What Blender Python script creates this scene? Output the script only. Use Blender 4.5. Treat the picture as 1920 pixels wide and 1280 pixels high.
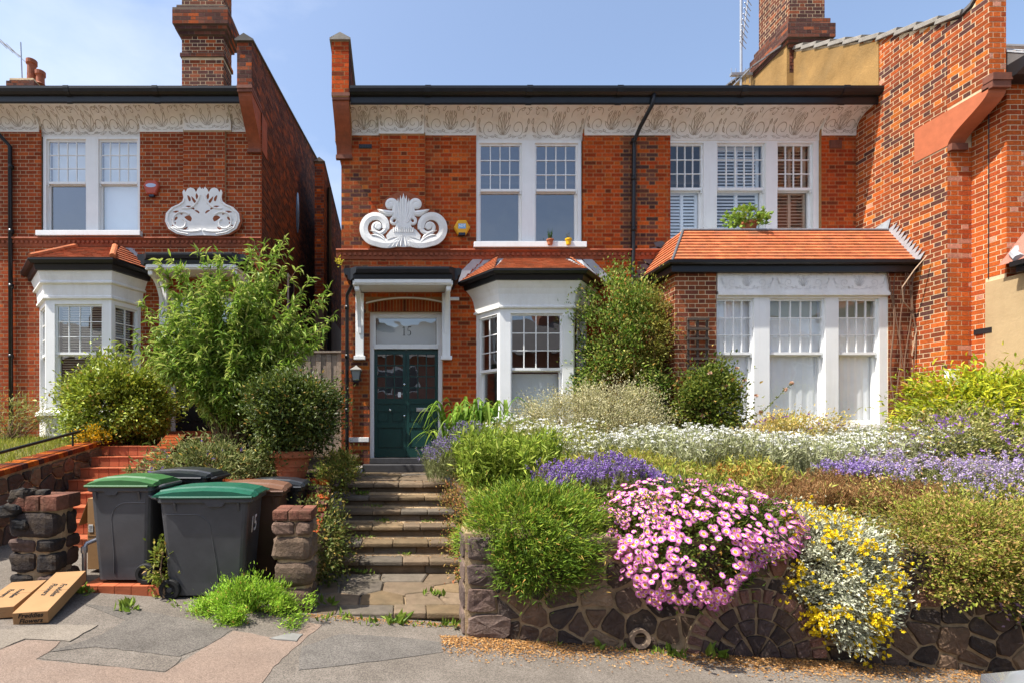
import bpy, bmesh, math, random
import numpy as np
from mathutils import Vector, Matrix, Euler
for o in list(bpy.data.objects): bpy.data.objects.remove(o)
S = bpy.context.scene
C = S.collection
random.seed(7); RNG = np.random.default_rng(11)
PI = math.pi
# ------------------------------------------------------------ camera (lens-shift photograph)
F, CX, CY, CAMZ = 950.0, 760.0, 800.0, 1.72      # focal length and vanishing point in photo pixels, eye height
cd = bpy.data.cameras.new('camera'); cam = bpy.data.objects.new('camera', cd); C.objects.link(cam)
cam.location = (0, 0, CAMZ); cam.rotation_euler = (PI/2, 0, 0)
cd.sensor_width = 36; cd.lens = 36*F/1920
cd.shift_x = (960-CX)/1920; cd.shift_y = (CY-640)/1920
cd.clip_start = .05; cd.clip_end = 3000
S.camera = cam
# ------------------------------------------------------------ sun, sky, exposure
SUN = Vector((-.55, -.185, 1.0)).normalized()
sl = bpy.data.lights.new('sun', 'SUN'); sl.energy = 4.0; sl.angle = math.radians(.53); sl.color = (1, .955, .88)
so = bpy.data.objects.new('sun', sl); C.objects.link(so)
so.rotation_euler = SUN.to_track_quat('Z', 'Y').to_euler(); so.location = (-8, -4, 20)
W = bpy.data.worlds.new('World'); S.world = W; W.use_nodes = True
nt = W.node_tree; nd = nt.nodes; lk = nt.links
bg = nd['Background']; bg.inputs['Strength'].default_value = .118
sky = nd.new('ShaderNodeTexSky'); sky.sky_type = 'NISHITA'; sky.sun_disc = False
sky.sun_elevation = math.asin(SUN.z); sky.sun_rotation = math.atan2(SUN.x, SUN.y)
sky.air_density = 1.0; sky.dust_density = 2.2; sky.ozone_density = 1.2; sky.altitude = 60
tc = nd.new('ShaderNodeTexCoord'); mp = nd.new('ShaderNodeMapping'); mp.inputs['Scale'].default_value = (1.0, 1.0, 2.2)
mp.inputs['Location'].default_value = (.35, .2, .62)
nz = nd.new('ShaderNodeTexNoise'); nz.inputs['Scale'].default_value = 1.7; nz.inputs['Detail'].default_value = 7; nz.inputs['Roughness'].default_value = .56
rp = nd.new('ShaderNodeValToRGB'); rp.color_ramp.elements[0].position = .50; rp.color_ramp.elements[1].position = .85
rp.color_ramp.elements[0].color = (.04, .04, .04, 1); rp.color_ramp.elements[1].color = (.62, .62, .62, 1)
mx = nd.new('ShaderNodeMixRGB'); mx.inputs['Color2'].default_value = (4.6, 4.8, 5.1, 1)
lk.new(tc.outputs['Generated'], mp.inputs['Vector']); lk.new(mp.outputs[0], nz.inputs['Vector'])
lk.new(nz.outputs['Fac'], rp.inputs['Fac']); lk.new(rp.outputs['Color'], mx.inputs['Fac'])
lk.new(sky.outputs[0], mx.inputs['Color1']); lk.new(mx.outputs[0], bg.inputs['Color'])
vs = S.view_settings; vs.view_transform = 'Standard'; vs.look = 'None'; vs.exposure = 1.2; vs.gamma = 1; vs.use_curve_mapping = False
S.cycles.max_bounces = 7; S.cycles.transparent_max_bounces = 12; S.cycles.use_denoising = True

# ------------------------------------------------------------ helpers
def G(px, py, d):                      # the point seen at photo pixel (px, py), d metres into the scene
    return Vector(((px-CX)*d/F, d, CAMZ-(py-CY)*d/F))
def GX(px, d): return (px-CX)*d/F
def GZ(py, d): return CAMZ-(py-CY)*d/F
def pave_z(x):                         # the street falls to the right
    x = max(-9, min(12, x)); return -.06-.067*x
def GP(px, py, lift=0):                # pixel -> point on the sloping pavement
    a = (px-CX)/F; b = (py-CY)/F
    d = (CAMZ+.06)/(b-.067*a); return Vector((a*d, d, -.06-.067*a*d+lift))

ORG = {}
def org(p): return ORG.get(p.name, Vector((0, 0, 0))) if p else Vector((0, 0, 0))
def tag(o, label=None, cat=None, group=None, kind=None):
    if label: o['label'] = label
    if cat: o['category'] = cat
    if group: o['group'] = group
    if kind: o['kind'] = kind
    return o
def thing(name, label, cat, loc, group=None):
    o = bpy.data.objects.new(name, None); o.empty_display_size = .2; C.objects.link(o)
    o.location = loc; ORG[o.name] = Vector(loc)
    return tag(o, label, cat, group)
def link_mesh(name, me, parent=None, loc=None):
    o = bpy.data.objects.new(name, me); C.objects.link(o)
    if parent:
        o.parent = parent; ORG[o.name] = org(parent).copy()
        if loc is not None:
            o.location = Vector(loc)-org(parent)
    elif loc is not None:
        o.location = loc; ORG[o.name] = Vector(loc)
    return o
def np_mesh(name, V, Fc, col=None, mats=(), smooth=False, counts=None):
    """V (n,3); Fc (m,k) or flat index list with counts; col (m,3) or (n,3)"""
    me = bpy.data.meshes.new(name)
    V = np.asarray(V, np.float32); n = len(V)
    if counts is None:
        Fc = np.asarray(Fc, np.int32); m, k = Fc.shape; counts = np.full(m, k, np.int32); flat = Fc.ravel()
    else:
        flat = np.asarray(Fc, np.int32); counts = np.asarray(counts, np.int32); m = len(counts)
    me.vertices.add(n); me.vertices.foreach_set('co', V.ravel())
    me.loops.add(len(flat)); me.loops.foreach_set('vertex_index', flat)
    me.polygons.add(m); st = np.zeros(m, np.int32); st[1:] = np.cumsum(counts)[:-1]
    me.polygons.foreach_set('loop_start', st)
    me.polygons.foreach_set('use_smooth', np.full(m, bool(smooth)))
    me.update(calc_edges=True)
    c4 = np.ones((m, 4), np.float32)
    if col is not None: c4[:, :3] = np.asarray(col, np.float32)[:, :3]
    at = me.attributes.new('col', 'FLOAT_COLOR', 'FACE'); at.data.foreach_set('color', c4.ravel())
    for mt in mats: me.materials.append(mt)
    return me

class MB:
    """collects shapes into one mesh; verts in world space, shifted to the parent's origin on build"""
    def __init__(s): s.v = []; s.f = []; s.c = []; s.col = (1, 1, 1); s.xf = None
    def add(s, vs, fs):
        b = len(s.v)
        s.v += [tuple(s.xf(*p)) if s.xf else tuple(p) for p in vs]
        for f in fs: s.f.append([i+b for i in f]); s.c.append(s.col)
        return s
    def box(s, x0, x1, y0, y1, z0, z1):
        return s.add([(x, y, z) for x in (x0, x1) for y in (y0, y1) for z in (z0, z1)],
                     [(0, 1, 3, 2), (4, 6, 7, 5), (0, 4, 5, 1), (2, 3, 7, 6), (0, 2, 6, 4), (1, 5, 7, 3)])
    def obox(s, c, ax, ay, az):        # centre and three half axes
        c, ax, ay, az = Vector(c), Vector(ax), Vector(ay), Vector(az)
        return s.add([c+i*ax+j*ay+k*az for i in (-1, 1) for j in (-1, 1) for k in (-1, 1)],
                     [(0, 1, 3, 2), (4, 6, 7, 5), (0, 4, 5, 1), (2, 3, 7, 6), (0, 2, 6, 4), (1, 5, 7, 3)])
    def prism(s, pts, d):              # closed loop of 3-D points pushed along d
        n = len(pts); d = Vector(d); P = [Vector(p) for p in pts]
        return s.add(P+[p+d for p in P], [tuple(range(n))[::-1], tuple(range(n, 2*n))]+[(i, (i+1) % n, n+(i+1) % n, n+i) for i in range(n)])
    def loft(s, rings, closed=True, cap=True):
        n = len(rings[0]); vs = [p for r in rings for p in r]; fs = []
        for a in range(len(rings)-1):
            for i in range(n if closed else n-1):
                j = (i+1) % n; fs.append((a*n+i, a*n+j, (a+1)*n+j, (a+1)*n+i))
        if cap and closed: fs += [tuple(range(n))[::-1], tuple(range((len(rings)-1)*n, len(rings)*n))]
        return s.add(vs, fs)
    def tube(s, pts, r, n=8, cap=True):
        P = [Vector(p) for p in pts]; R = r if isinstance(r, (list, tuple)) else [r]*len(P); rings = []; up = None
        for i, p in enumerate(P):
            t = (P[min(i+1, len(P)-1)]-P[max(i-1, 0)]).normalized()
            if up is None: up = Vector((0, 0, 1)) if abs(t.z) < .9 else Vector((1, 0, 0))
            a = t.cross(up)
            if a.length < 1e-4: a = t.cross(Vector((0, 1, 0)))
            a.normalize(); b = a.cross(t).normalized(); up = b
            rings.append([p+R[i]*(math.cos(2*PI*k/n)*a+math.sin(2*PI*k/n)*b) for k in range(n)])
        return s.loft(rings, True, cap)
    def lathe(s, c, prof, n=20, axis=(0, 0, 1)):
        c = Vector(c); ax = Vector(axis).normalized(); a = ax.orthogonal().normalized(); b = ax.cross(a)
        return s.loft([[c+h*ax+r*(math.cos(2*PI*k/n)*a+math.sin(2*PI*k/n)*b) for k in range(n)] for r, h in prof], True, True)
    def build(s, name, mat, parent=None, smooth=False, loc=None, bevel=0):
        if loc is not None and parent is None: o3 = Vector(loc)
        else: o3 = org(parent)
        V = np.array(s.v, np.float64)-np.array(o3)
        flat = [i for f in s.f for i in f]; cn = [len(f) for f in s.f]
        me = np_mesh(name, V, flat, s.c, [mat], smooth, cn)
        if bevel:
            bm = bmesh.new(); bm.from_mesh(me)
            bmesh.ops.recalc_face_normals(bm, faces=bm.faces)
            es = [e for e in bm.edges if len(e.link_faces) == 2 and e.calc_face_angle(0) > .5]
            bmesh.ops.bevel(bm, geom=es, offset=bevel, segments=2, affect='EDGES', profile=.6, clamp_overlap=True)
            bm.to_mesh(me); bm.free()
        else:
            bm = bmesh.new(); bm.from_mesh(me); bmesh.ops.recalc_face_normals(bm, faces=bm.faces); bm.to_mesh(me); bm.free()
        o = link_mesh(name, me, parent)
        if loc is not None and parent is None: o.location = loc; ORG[o.name] = Vector(loc)
        return o

# ------------------------------------------------------------ materials
MATS = {}
def M(name, base, rough=.7, var=.18, scale=6, bump=.0, bscale=80, spec=.35, metal=0, trans=0, stain=None, coat=0, streak=None):
    if name in MATS: return MATS[name]
    m = bpy.data.materials.new(name); m.use_nodes = True; t = m.node_tree; n = t.nodes; l = t.links
    b = n['Principled BSDF']; b.inputs['Roughness'].default_value = rough; b.inputs['Metallic'].default_value = metal
    b.inputs['Specular IOR Level'].default_value = spec; b.inputs['Coat Weight'].default_value = coat
    at = n.new('ShaderNodeAttribute'); at.attribute_name = 'col'
    oi = n.new('ShaderNodeObjectInfo'); ge = n.new('ShaderNodeNewGeometry')
    m1 = n.new('ShaderNodeMixRGB'); m1.blend_type = 'MULTIPLY'; m1.inputs['Fac'].default_value = 1
    l.new(at.outputs['Color'], m1.inputs['Color1']); l.new(oi.outputs['Color'], m1.inputs['Color2'])
    m2 = n.new('ShaderNodeMixRGB'); m2.blend_type = 'MULTIPLY'; m2.inputs['Fac'].default_value = 1
    m2.inputs['Color2'].default_value = (*base, 1); l.new(m1.outputs[0], m2.inputs['Color1'])
    out = m2.outputs[0]
    if var:
        z = n.new('ShaderNodeTexNoise'); z.inputs['Scale'].default_value = scale; z.inputs['Detail'].default_value = 6; z.inputs['Roughness'].default_value = .65
        l.new(ge.outputs['Position'], z.inputs['Vector'])
        r = n.new('ShaderNodeMapRange'); r.inputs['From Min'].default_value = .3; r.inputs['From Max'].default_value = .7
        r.inputs['To Min'].default_value = 1-var; r.inputs['To Max'].default_value = 1+var; l.new(z.outputs['Fac'], r.inputs['Value'])
        m3 = n.new('ShaderNodeMixRGB'); m3.blend_type = 'MULTIPLY'; m3.inputs['Fac'].default_value = 1
        l.new(out, m3.inputs['Color1']); l.new(r.outputs[0], m3.inputs['Color2']); out = m3.outputs[0]
    if stain:                            # (colour, amount, scale): blotches of dirt, moss or wear
        z2 = n.new('ShaderNodeTexNoise'); z2.inputs['Scale'].default_value = stain[2]; z2.inputs['Detail'].default_value = 9; z2.inputs['Roughness'].default_value = .7
        l.new(ge.outputs['Position'], z2.inputs['Vector'])
        r2 = n.new('ShaderNodeMapRange'); r2.inputs['From Min'].default_value = .48; r2.inputs['From Max'].default_value = .72
        r2.inputs['To Max'].default_value = stain[1]; l.new(z2.outputs['Fac'], r2.inputs['Value'])
        m4 = n.new('ShaderNodeMixRGB'); m4.inputs['Color2'].default_value = (*stain[0], 1)
        l.new(r2.outputs[0], m4.inputs['Fac']); l.new(out, m4.inputs['Color1']); out = m4.outputs[0]
    if streak:                           # (colour, amount, width scale): rain streaks running down
        mpp = n.new('ShaderNodeMapping'); mpp.inputs['Scale'].default_value = (streak[2], streak[2], .45); l.new(ge.outputs['Position'], mpp.inputs['Vector'])
        z4 = n.new('ShaderNodeTexNoise'); z4.inputs['Scale'].default_value = 1; z4.inputs['Detail'].default_value = 8; z4.inputs['Roughness'].default_value = .62; l.new(mpp.outputs[0], z4.inputs['Vector'])
        r4 = n.new('ShaderNodeMapRange'); r4.inputs['From Min'].default_value = .50; r4.inputs['From Max'].default_value = .74; r4.inputs['To Max'].default_value = streak[1]; l.new(z4.outputs['Fac'], r4.inputs['Value'])
        m5 = n.new('ShaderNodeMixRGB'); m5.inputs['Color2'].default_value = (*streak[0], 1); l.new(r4.outputs[0], m5.inputs['Fac']); l.new(out, m5.inputs['Color1']); out = m5.outputs[0]
    l.new(out, b.inputs['Base Color'])
    if bump:
        z3 = n.new('ShaderNodeTexNoise'); z3.inputs['Scale'].default_value = bscale; z3.inputs['Detail'].default_value = 5; z3.inputs['Roughness'].default_value = .7
        l.new(ge.outputs['Position'], z3.inputs['Vector'])
        bp = n.new('ShaderNodeBump'); bp.inputs['Strength'].default_value = bump; bp.inputs['Distance'].default_value = .02
        l.new(z3.outputs['Fac'], bp.inputs['Height']); l.new(bp.outputs[0], b.inputs['Normal'])
    if trans:
        tr = n.new('ShaderNodeBsdfTranslucent'); l.new(out, tr.inputs['Color'])
        ms = n.new('ShaderNodeMixShader'); ms.inputs['Fac'].default_value = trans
        l.new(b.outputs[0], ms.inputs[1]); l.new(tr.outputs[0], ms.inputs[2]); l.new(ms.outputs[0], n['Material Output'].inputs['Surface'])
    MATS[name] = m; return m
def glass(name, tint=(.82, .86, .88), refl=.20, wav=.09):
    if name in MATS: return MATS[name]
    m = bpy.data.materials.new(name); m.use_nodes = True; t = m.node_tree; n = t.nodes; l = t.links
    n.remove(n['Principled BSDF'])
    tr = n.new('ShaderNodeBsdfTransparent'); tr.inputs['Color'].default_value = (*tint, 1)
    gl = n.new('ShaderNodeBsdfGlossy'); gl.inputs['Roughness'].default_value = .015; gl.inputs['Color'].default_value = (.95, .97, 1, 1)
    lw_ = n.new('ShaderNodeLayerWeight'); lw_.inputs['Blend'].default_value = .5      # Schlick: alike from both sides of the pane
    pw_ = n.new('ShaderNodeMath'); pw_.operation = 'POWER'; pw_.inputs[1].default_value = 4.5; l.new(lw_.outputs['Facing'], pw_.inputs[0])
    ma = n.new('ShaderNodeMath'); ma.operation = 'MULTIPLY_ADD'; ma.inputs[1].default_value = 1-refl; ma.inputs[2].default_value = refl; ma.use_clamp = True
    l.new(pw_.outputs[0], ma.inputs[0])
    ge = n.new('ShaderNodeNewGeometry'); z = n.new('ShaderNodeTexNoise'); z.inputs['Scale'].default_value = 3.2; z.inputs['Detail'].default_value = 1
    l.new(ge.outputs['Position'], z.inputs['Vector'])
    bp = n.new('ShaderNodeBump'); bp.inputs['Strength'].default_value = wav; bp.inputs['Distance'].default_value = .03
    l.new(z.outputs['Fac'], bp.inputs['Height']); l.new(bp.outputs[0], gl.inputs['Normal'])
    ms = n.new('ShaderNodeMixShader'); l.new(ma.outputs[0], ms.inputs[0]); l.new(tr.outputs[0], ms.inputs[1]); l.new(gl.outputs[0], ms.inputs[2])
    l.new(ms.outputs[0], n['Material Output'].inputs['Surface']); MATS[name] = m; return m

WHITE = M('white_paint', (.80, .80, .78), .45, .04, 3, .06, 40, streak=((.50, .45, .36), .22, 7))
WHITEO = M('white_render', (.80, .79, .76), .8, .06, 4, .25, 60, stain=((.66, .62, .54), .35, 2.2), streak=((.48, .43, .35), .28, 6))
CREAM = M('cream_plaster', (.80, .77, .72), .85, .07, 3, .3, 45, streak=((.55, .49, .40), .35, 5))
INCISED = M('incised_line', (.38, .32, .25), .9, .2, 20)
BLACK = M('black_gutter', (.012, .012, .013), .35, .2, 5, .05, 30)
BRICK = M('brick_clay', (.93, 1.0, 1.12), .92, .24, 28, .6, 110, .04, stain=((.13, .05, .028), .36, 1.5), streak=((.085, .04, .028), .46, 2.6))
MORTAR_D = M('mortar_brown', (.38, .20, .085), .95, .3, 5, .4, 150, .1)
MORTAR_L = M('mortar_pale', (.62, .47, .29), .95, .22, 5, .4, 150, .1)
TERRA = M('terracotta_block', (.30, .082, .036), .8, .2, 7, .25, 60, stain=((.10, .045, .028), .5, 4), streak=((.09, .045, .03), .4, 6))
TILE = M('roof_tile_clay', (.47, .14, .055), .82, .22, 7, .4, 70, .2, stain=((.17, .10, .06), .6, 3.2))
LEAD = M('lead_flashing', (.34, .36, .38), .55, .15, 8, .2, 25, .4)
STONE = M('stone_coping', (.27, .245, .21), .9, .2, 7, .4, 70, .2)
SLATE = M('roof_slate', (.12, .11, .105), .7, .2, 5, .2, 50)
YREND = M('ochre_render', (.28, .165, .058), .92, .3, 1.6, .45, 28, .15, stain=((.22, .15, .07), .45, 2.3))
CREND = M('cream_render', (.43, .31, .17), .92, .06, 2, .25, 24, .15, stain=((.30, .21, .11), .45, 1.3), streak=((.28, .2, .11), .4, 3))
GREENP = M('green_door_paint', (.012, .050, .043), .3, .12, 4, .03, 30, .4)
CHROME = M('polished_metal', (.75, .75, .74), .18, .05, 9, 0, 1, .5, 1)
GLASS = glass('window_glass', (.95, .965, .97)); GLASSD = glass('clear_window_glass', (.985, .99, .99), .08, .08)
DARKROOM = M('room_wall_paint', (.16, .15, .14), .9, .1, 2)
CURT = M('net_curtain', (.92, .93, .93), .9, .05, 4, 0, 1, .1, trans=.10)
BLIND = M('roller_blind', (.66, .72, .72), .8, .03, 3)
IRON = M('painted_iron', (.018, .018, .02), .4, .2, 9, .1, 50)
WOODF = M('weathered_fence_wood', (.30, .24, .19), .9, .22, 14, .3, 60, .15)
SOIL = M('garden_soil', (.085, .06, .04), .95, .35, 9, .6, 30, .1)
# ------------------------------------------------------------ brickwork
def pal_main():
    r = random.random(); k = random.uniform(.82, 1.18)
    if r < .52: c = (.49, .072, .014)
    elif r < .78: c = (.37, .048, .012)
    elif r < .94: c = (.57, .105, .018)
    else: c = (.20, .042, .016)
    return tuple(x*k for x in c)
def pal_party():
    r = random.random(); k = random.uniform(.82, 1.18)
    if r < .34: c = (.37, .076, .020)
    elif r < .70: c = (.25, .056, .022)
    elif r < .90: c = (.105, .042, .032)
    else: c = (.58, .145, .024)
    return tuple(x*k for x in c)
def pal_bright():
    r = random.random(); k = random.uniform(.85, 1.15)
    c = (.56, .112, .022) if r < .62 else (.43, .076, .02) if r < .94 else (.58, .24, .14)
    return tuple(x*k for x in c)
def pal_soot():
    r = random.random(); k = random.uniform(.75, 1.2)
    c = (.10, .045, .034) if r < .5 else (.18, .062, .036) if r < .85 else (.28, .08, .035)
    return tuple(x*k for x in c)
def pal_left():
    r = random.random(); k = random.uniform(.84, 1.16)
    c = (.36, .066, .020) if r < .55 else (.27, .05, .018) if r < .85 else (.46, .092, .022)
    return tuple(x*k for x in c)

class Bricks:
    """all bricks of one thing: the ones that show largest become parts, the rest one joined part"""
    def __init__(s): s.L = []
    def panel(s, O, U, N, w, h, holes=(), pal=pal_main, top=None, soot=None, proud=.0025, z0=0, skip=.008, ext=(0, 0)):
        """O lower corner on the wall face, U along it, N outward; holes (u0,u1,z0,z1) in panel units"""
        O, U, N = Vector(O), Vector(U).normalized(), Vector(N).normalized()
        for i in range(int(h/.075+.5)):
            za, zb = i*.075, i*.075+.065
            if za+z0 < -1e-6: continue
            if zb > h+.01: break
            iv = [(0., w)]
            for (a, b, c, d) in holes:
                if min(zb, d)-max(za, c) > .02:
                    nv = []
                    for (p, q) in iv:
                        if b <= p or a >= q: nv.append((p, q))
                        else:
                            if a > p: nv.append((p, a))
                            if b < q: nv.append((b, q))
                    iv = nv
            if top:
                iv = [(p, q) for (p, q) in iv]
            for (p, q) in iv:
                u = -(.0 if i % 2 == 0 else .169)-.3375*2+math.floor(p/.3375)*.3375
                stretch = True
                while u < q:
                    L = .2150 if stretch else .1025
                    a, b = max(u, p), min(u+L, q)
                    if a == 0: a -= ext[0]
                    if b == w: b += ext[1]
                    if b-a > skip:
                        um = (a+b)/2
                        if not top or za+.025 < top(um):
                            pr = proud+random.uniform(-.0008, .0008)
                            c = (soot(um, za) if soot else pal)()
                            s.L.append((O+U*um+Vector((0, 0, za+.0325)), U, N, b-a-.0025, pr, c))
                    u += L+.010; stretch = not stretch
    def build(s, parent, prio=None, maxn=290, mat=None, name='brickwork'):
        mat = mat or BRICK
        L = s.L; o3 = org(parent)
        parts = set()
        if prio:
            cand = [(prio(b[0]), i) for i, b in enumerate(L) if abs(b[3]-.2125) < .002 or abs(b[3]-.1) < .001]
            cand = sorted([c for c in cand if c[0] is not None], reverse=True)[:maxn]
            parts = {i for _, i in cand}
            me = {}
            for ln in (.2125, .1):
                V, Fc = s.unit(ln); me[ln] = np_mesh('brick', V, Fc, None, [mat])
            for i in sorted(parts):
                ctr, U, N, ln, pr, c = L[i]
                m = me[.2125 if abs(ln-.2125) < .002 else .1]
                o = bpy.data.objects.new('brick', m); C.objects.link(o); o.parent = parent
                o.matrix_local = Matrix.Translation(ctr+N*(pr-.0025)-o3) @ Matrix((U, -N, Vector((0, 0, 1)))).transposed().to_4x4()
                o.color = (*c, 1)
        rest = [b for i, b in enumerate(L) if i not in parts]
        if not rest: return
        n = len(rest)
        Cn = np.array([b[0] for b in rest]); U = np.array([b[1] for b in rest]); N = np.array([b[2] for b in rest])
        ln = np.array([b[3] for b in rest])[:, None]; pr = np.array([b[4] for b in rest])[:, None]
        Z = np.array([0, 0, 1.]); V = np.zeros((n, 8, 3)); k = 0
        for su in (-.5, .5):
            for dep in (0, 1):
                for sz in (-.0315, .0315):
                    V[:, k] = Cn+U*ln*su+N*(pr if dep else -.004)+Z*sz-np.array(o3); k += 1
        Fb = np.array([(2, 3, 7, 6), (0, 1, 3, 2), (4, 6, 7, 5), (0, 2, 6, 4), (1, 5, 7, 3)])
        Fc = (np.arange(n)[:, None, None]*8+Fb[None]).reshape(-1, 4)
        col = np.repeat(np.array([b[5] for b in rest]), 5, axis=0)
        o = link_mesh(name, np_mesh(name, V.reshape(-1, 3), Fc, col, [mat]), parent); o['kind'] = 'stuff'
        return o
    @staticmethod
    def unit(ln):
        V = [(x, y, z) for x in (-ln/2, ln/2) for y in (.004, -.0025) for z in (-.0315, .0315)]
        return V, [(2, 3, 7, 6), (0, 1, 3, 2), (4, 6, 7, 5), (0, 2, 6, 4), (1, 5, 7, 3)]

def core(mb, O, U, N, w, h, holes=(), t=.25):
    """solid wall behind the bricks, with openings"""
    O, U, N = Vector(O), Vector(U).normalized(), Vector(N).normalized()
    zs = sorted({0, h, *[min(max(z, 0), h) for k in holes for z in (k[2], k[3])]})
    for za, zb in zip(zs, zs[1:]):
        if zb-za < 1e-4: continue
        zm = (za+zb)/2; iv = [(0., w)]
        for (a, b, c, d) in holes:
            if c < zm < d:
                nv = []
                for (p, q) in iv:
                    if b <= p or a >= q: nv.append((p, q))
                    else:
                        if a > p: nv.append((p, a))
                        if b < q: nv.append((b, q))
                iv = nv
        for (p, q) in iv:
            c = O+U*(p+q)/2-N*t/2+Vector((0, 0, zm))
            mb.obox(c, U*(q-p)/2, N*t/2, Vector((0, 0, (zb-za)/2)))

# ------------------------------------------------------------ clay tiles on a sloping face
def tiles(parent, eL, eR, tR, tL, mat=TILE, gauge=.1, wd=.165, part=True, maxn=290, pal=None, name='roof_tile'):
    eL, eR, tR, tL = map(Vector, (eL, eR, tR, tL))
    U = (eR-eL).normalized(); up = ((tL+tR)/2-(eL+eR)/2); up = (up-U*up.dot(U)); H = up.length; up.normalize(); N = U.cross(up).normalized()
    if N.y > 0 or N.z < 0: N = -N if N.z < 0 else N
    rows = max(1, round(H/gauge)); g = H/rows; out = []
    for r in range(rows):
        f0, f1 = r/rows, (r+1)/rows
        A = eL.lerp(tL, f0); B = eR.lerp(tR, f0); A2 = eL.lerp(tL, f1); B2 = eR.lerp(tR, f1)
        a0, b0, a1, b1 = [(p-eL).dot(U) for p in (A, B, A2, B2)]
        lo, hi = min(a0, a1), max(b0, b1)
        u = math.floor(lo/wd)*wd-(wd/2 if r % 2 else 0)
        while u < hi:
            bl, br = max(u+.0015, a0), min(u+wd-.0015, b0); tl, trr = max(u+.0015, a1), min(u+wd-.0015, b1)
            if br-bl > .01 or trr-tl > .01:
                if br < bl: bl = br = (bl+br)/2
                if trr < tl: tl = trr = min(max((tl+trr)/2, a1), b1)
                k = random.uniform(-.0008, .0008)
                base = eL+up*(r*g)
                th, lift = .016, .023+k*2
                P = [base+U*bl+N*lift, base+U*br+N*lift, base+U*trr+up*g*1.05+N*(lift*.25), base+U*tl+up*g*1.05+N*(lift*.25)]
                out.append((P, N*(-th), random.uniform(.8, 1.2)))
            u += wd
    Q = [(0, 1, 2, 3), (0, 4, 5, 1), (1, 5, 6, 2), (2, 6, 7, 3), (3, 7, 4, 0)]
    o3 = org(parent); rest = MB()
    for i, (P, d, k) in enumerate(out):
        c = tuple(x*k for x in (1, 1, 1)) if not pal else pal()
        if part and i < maxn:
            ctr = sum(P, Vector())/4
            V = [p-ctr for p in P]+[p+d-ctr for p in P]
            me = np_mesh(name, V, Q, None, [mat]); o = link_mesh(name, me, parent, ctr); o.color = (*c, 1)
        else:
            rest.col = c; rest.add(list(P)+[p+d for p in P], Q)
    if rest.v: rest.build(name+'s', mat, parent)['kind'] = 'stuff'

# ------------------------------------------------------------ sash windows
def sash_window(house, O, U, N, lights, h, split=.5, rows=3, sill=None, lower=None, name='window', frame=.06, head=.05, glass_mat=None, up_mat=None, blind=None):
    """O lower-left of the frame on its front plane; lights [(u0,u1,cols)] clear widths; the frame fills between them"""
    O, U, N = Vector(O), Vector(U).normalized(), Vector(N).normalized(); Z = Vector((0, 0, 1))
    def B(mb, a, b, c, d, f, k):        # a..b along U, c..d up, f..k depth behind the front plane
        mb.obox(O+U*(a+b)/2+Z*(c+d)/2-N*(f+k)/2, U*(b-a)/2, N*(k-f)/2, Z*(d-c)/2)
    w = lights[-1][1]+frame; fr = MB()
    B(fr, -.0, w, h-head, h, 0, .14); B(fr, 0, w, 0, .05, 0, .14)
    xs = [0]+[x for l_ in lights for x in (l_[0], l_[1])]+[w]
    for i in range(0, len(xs), 2): B(fr, xs[i], xs[i+1], .05, h-head, 0, .14)
    win = fr.build(name, WHITE, house)
    gm = glass_mat or GLASS
    for li, (a, b, cols) in enumerate(lights):
        zs = .05+(h-head-.05)*(1-split)
        s = MB(); st = .034
        B(s, a, a+st, zs, h-head, .035, .075); B(s, b-st, b, zs, h-head, .035, .075)
        B(s, a+st, b-st, h-head-st, h-head, .035, .075); B(s, a+st, b-st, zs-.012, zs+.034, .03, .08)
        for sx in (a, b-st): B(s, sx+.004, sx+st-.004, zs-.055, zs, .04, .07)
        iw = (b-a-2*st)/cols; ih = (h-head-st-zs-.034)/rows
        for c in range(1, cols): B(s, a+st+c*iw-.008, a+st+c*iw+.008, zs+.034, h-head-st, .04, .068)
        for r in range(1, rows): B(s, a+st, b-st, zs+.034+r*ih-.008, zs+.034+r*ih+.008, .042, .066)
        s.build('upper_sash', WHITE, win)
        s = MB()
        B(s, a, a+.04, .05, zs, .085, .125); B(s, b-.04, b, .05, zs, .085, .125); B(s, a+.04, b-.04, .05, .12, .085, .125); B(s, a+.04, b-.04, zs-.03, zs+.008, .086, .124)
        s.build('lower_sash', WHITE, win)
        def pane(x0, x1, z0, z1, d, m):
            p = [O+U*x+Z*z-N*d for x, z in ((x0, z0), (x1, z0), (x1, z1), (x0, z1))]
            p2 = [q-N*.003 for q in p]
            ctr = sum(p, Vector())/4
            me = np_mesh('pane', [q-ctr for q in p], [(0, 1, 2, 3)], None, [m])
            link_mesh('pane', me, win, ctr)
        for c in range(cols):
            for r in range(rows):
                x0 = a+st+c*iw+(.008 if c else 0); x1 = a+st+(c+1)*iw-(.008 if c < cols-1 else 0)
                z0 = zs+.034+r*ih+(.008 if r else 0); z1 = zs+.034+(r+1)*ih-(.008 if r < rows-1 else 0)
                pane(x0, x1, z0, z1, .054+random.uniform(-.001, .001), up_mat or gm)
        pane(a+.04, b-.04, .12, zs-.03, .105, gm)
        if lower: lower(li, win, lambda mb, *k: B(mb, *k), a, b, zs, h-head)
    if sill:
        s = MB(); e, z0, z1, pr = sill; B(s, -e, w+e, z0, z1, -pr, .1); s.build('sill', WHITE, win, bevel=.006)
    return win
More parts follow.
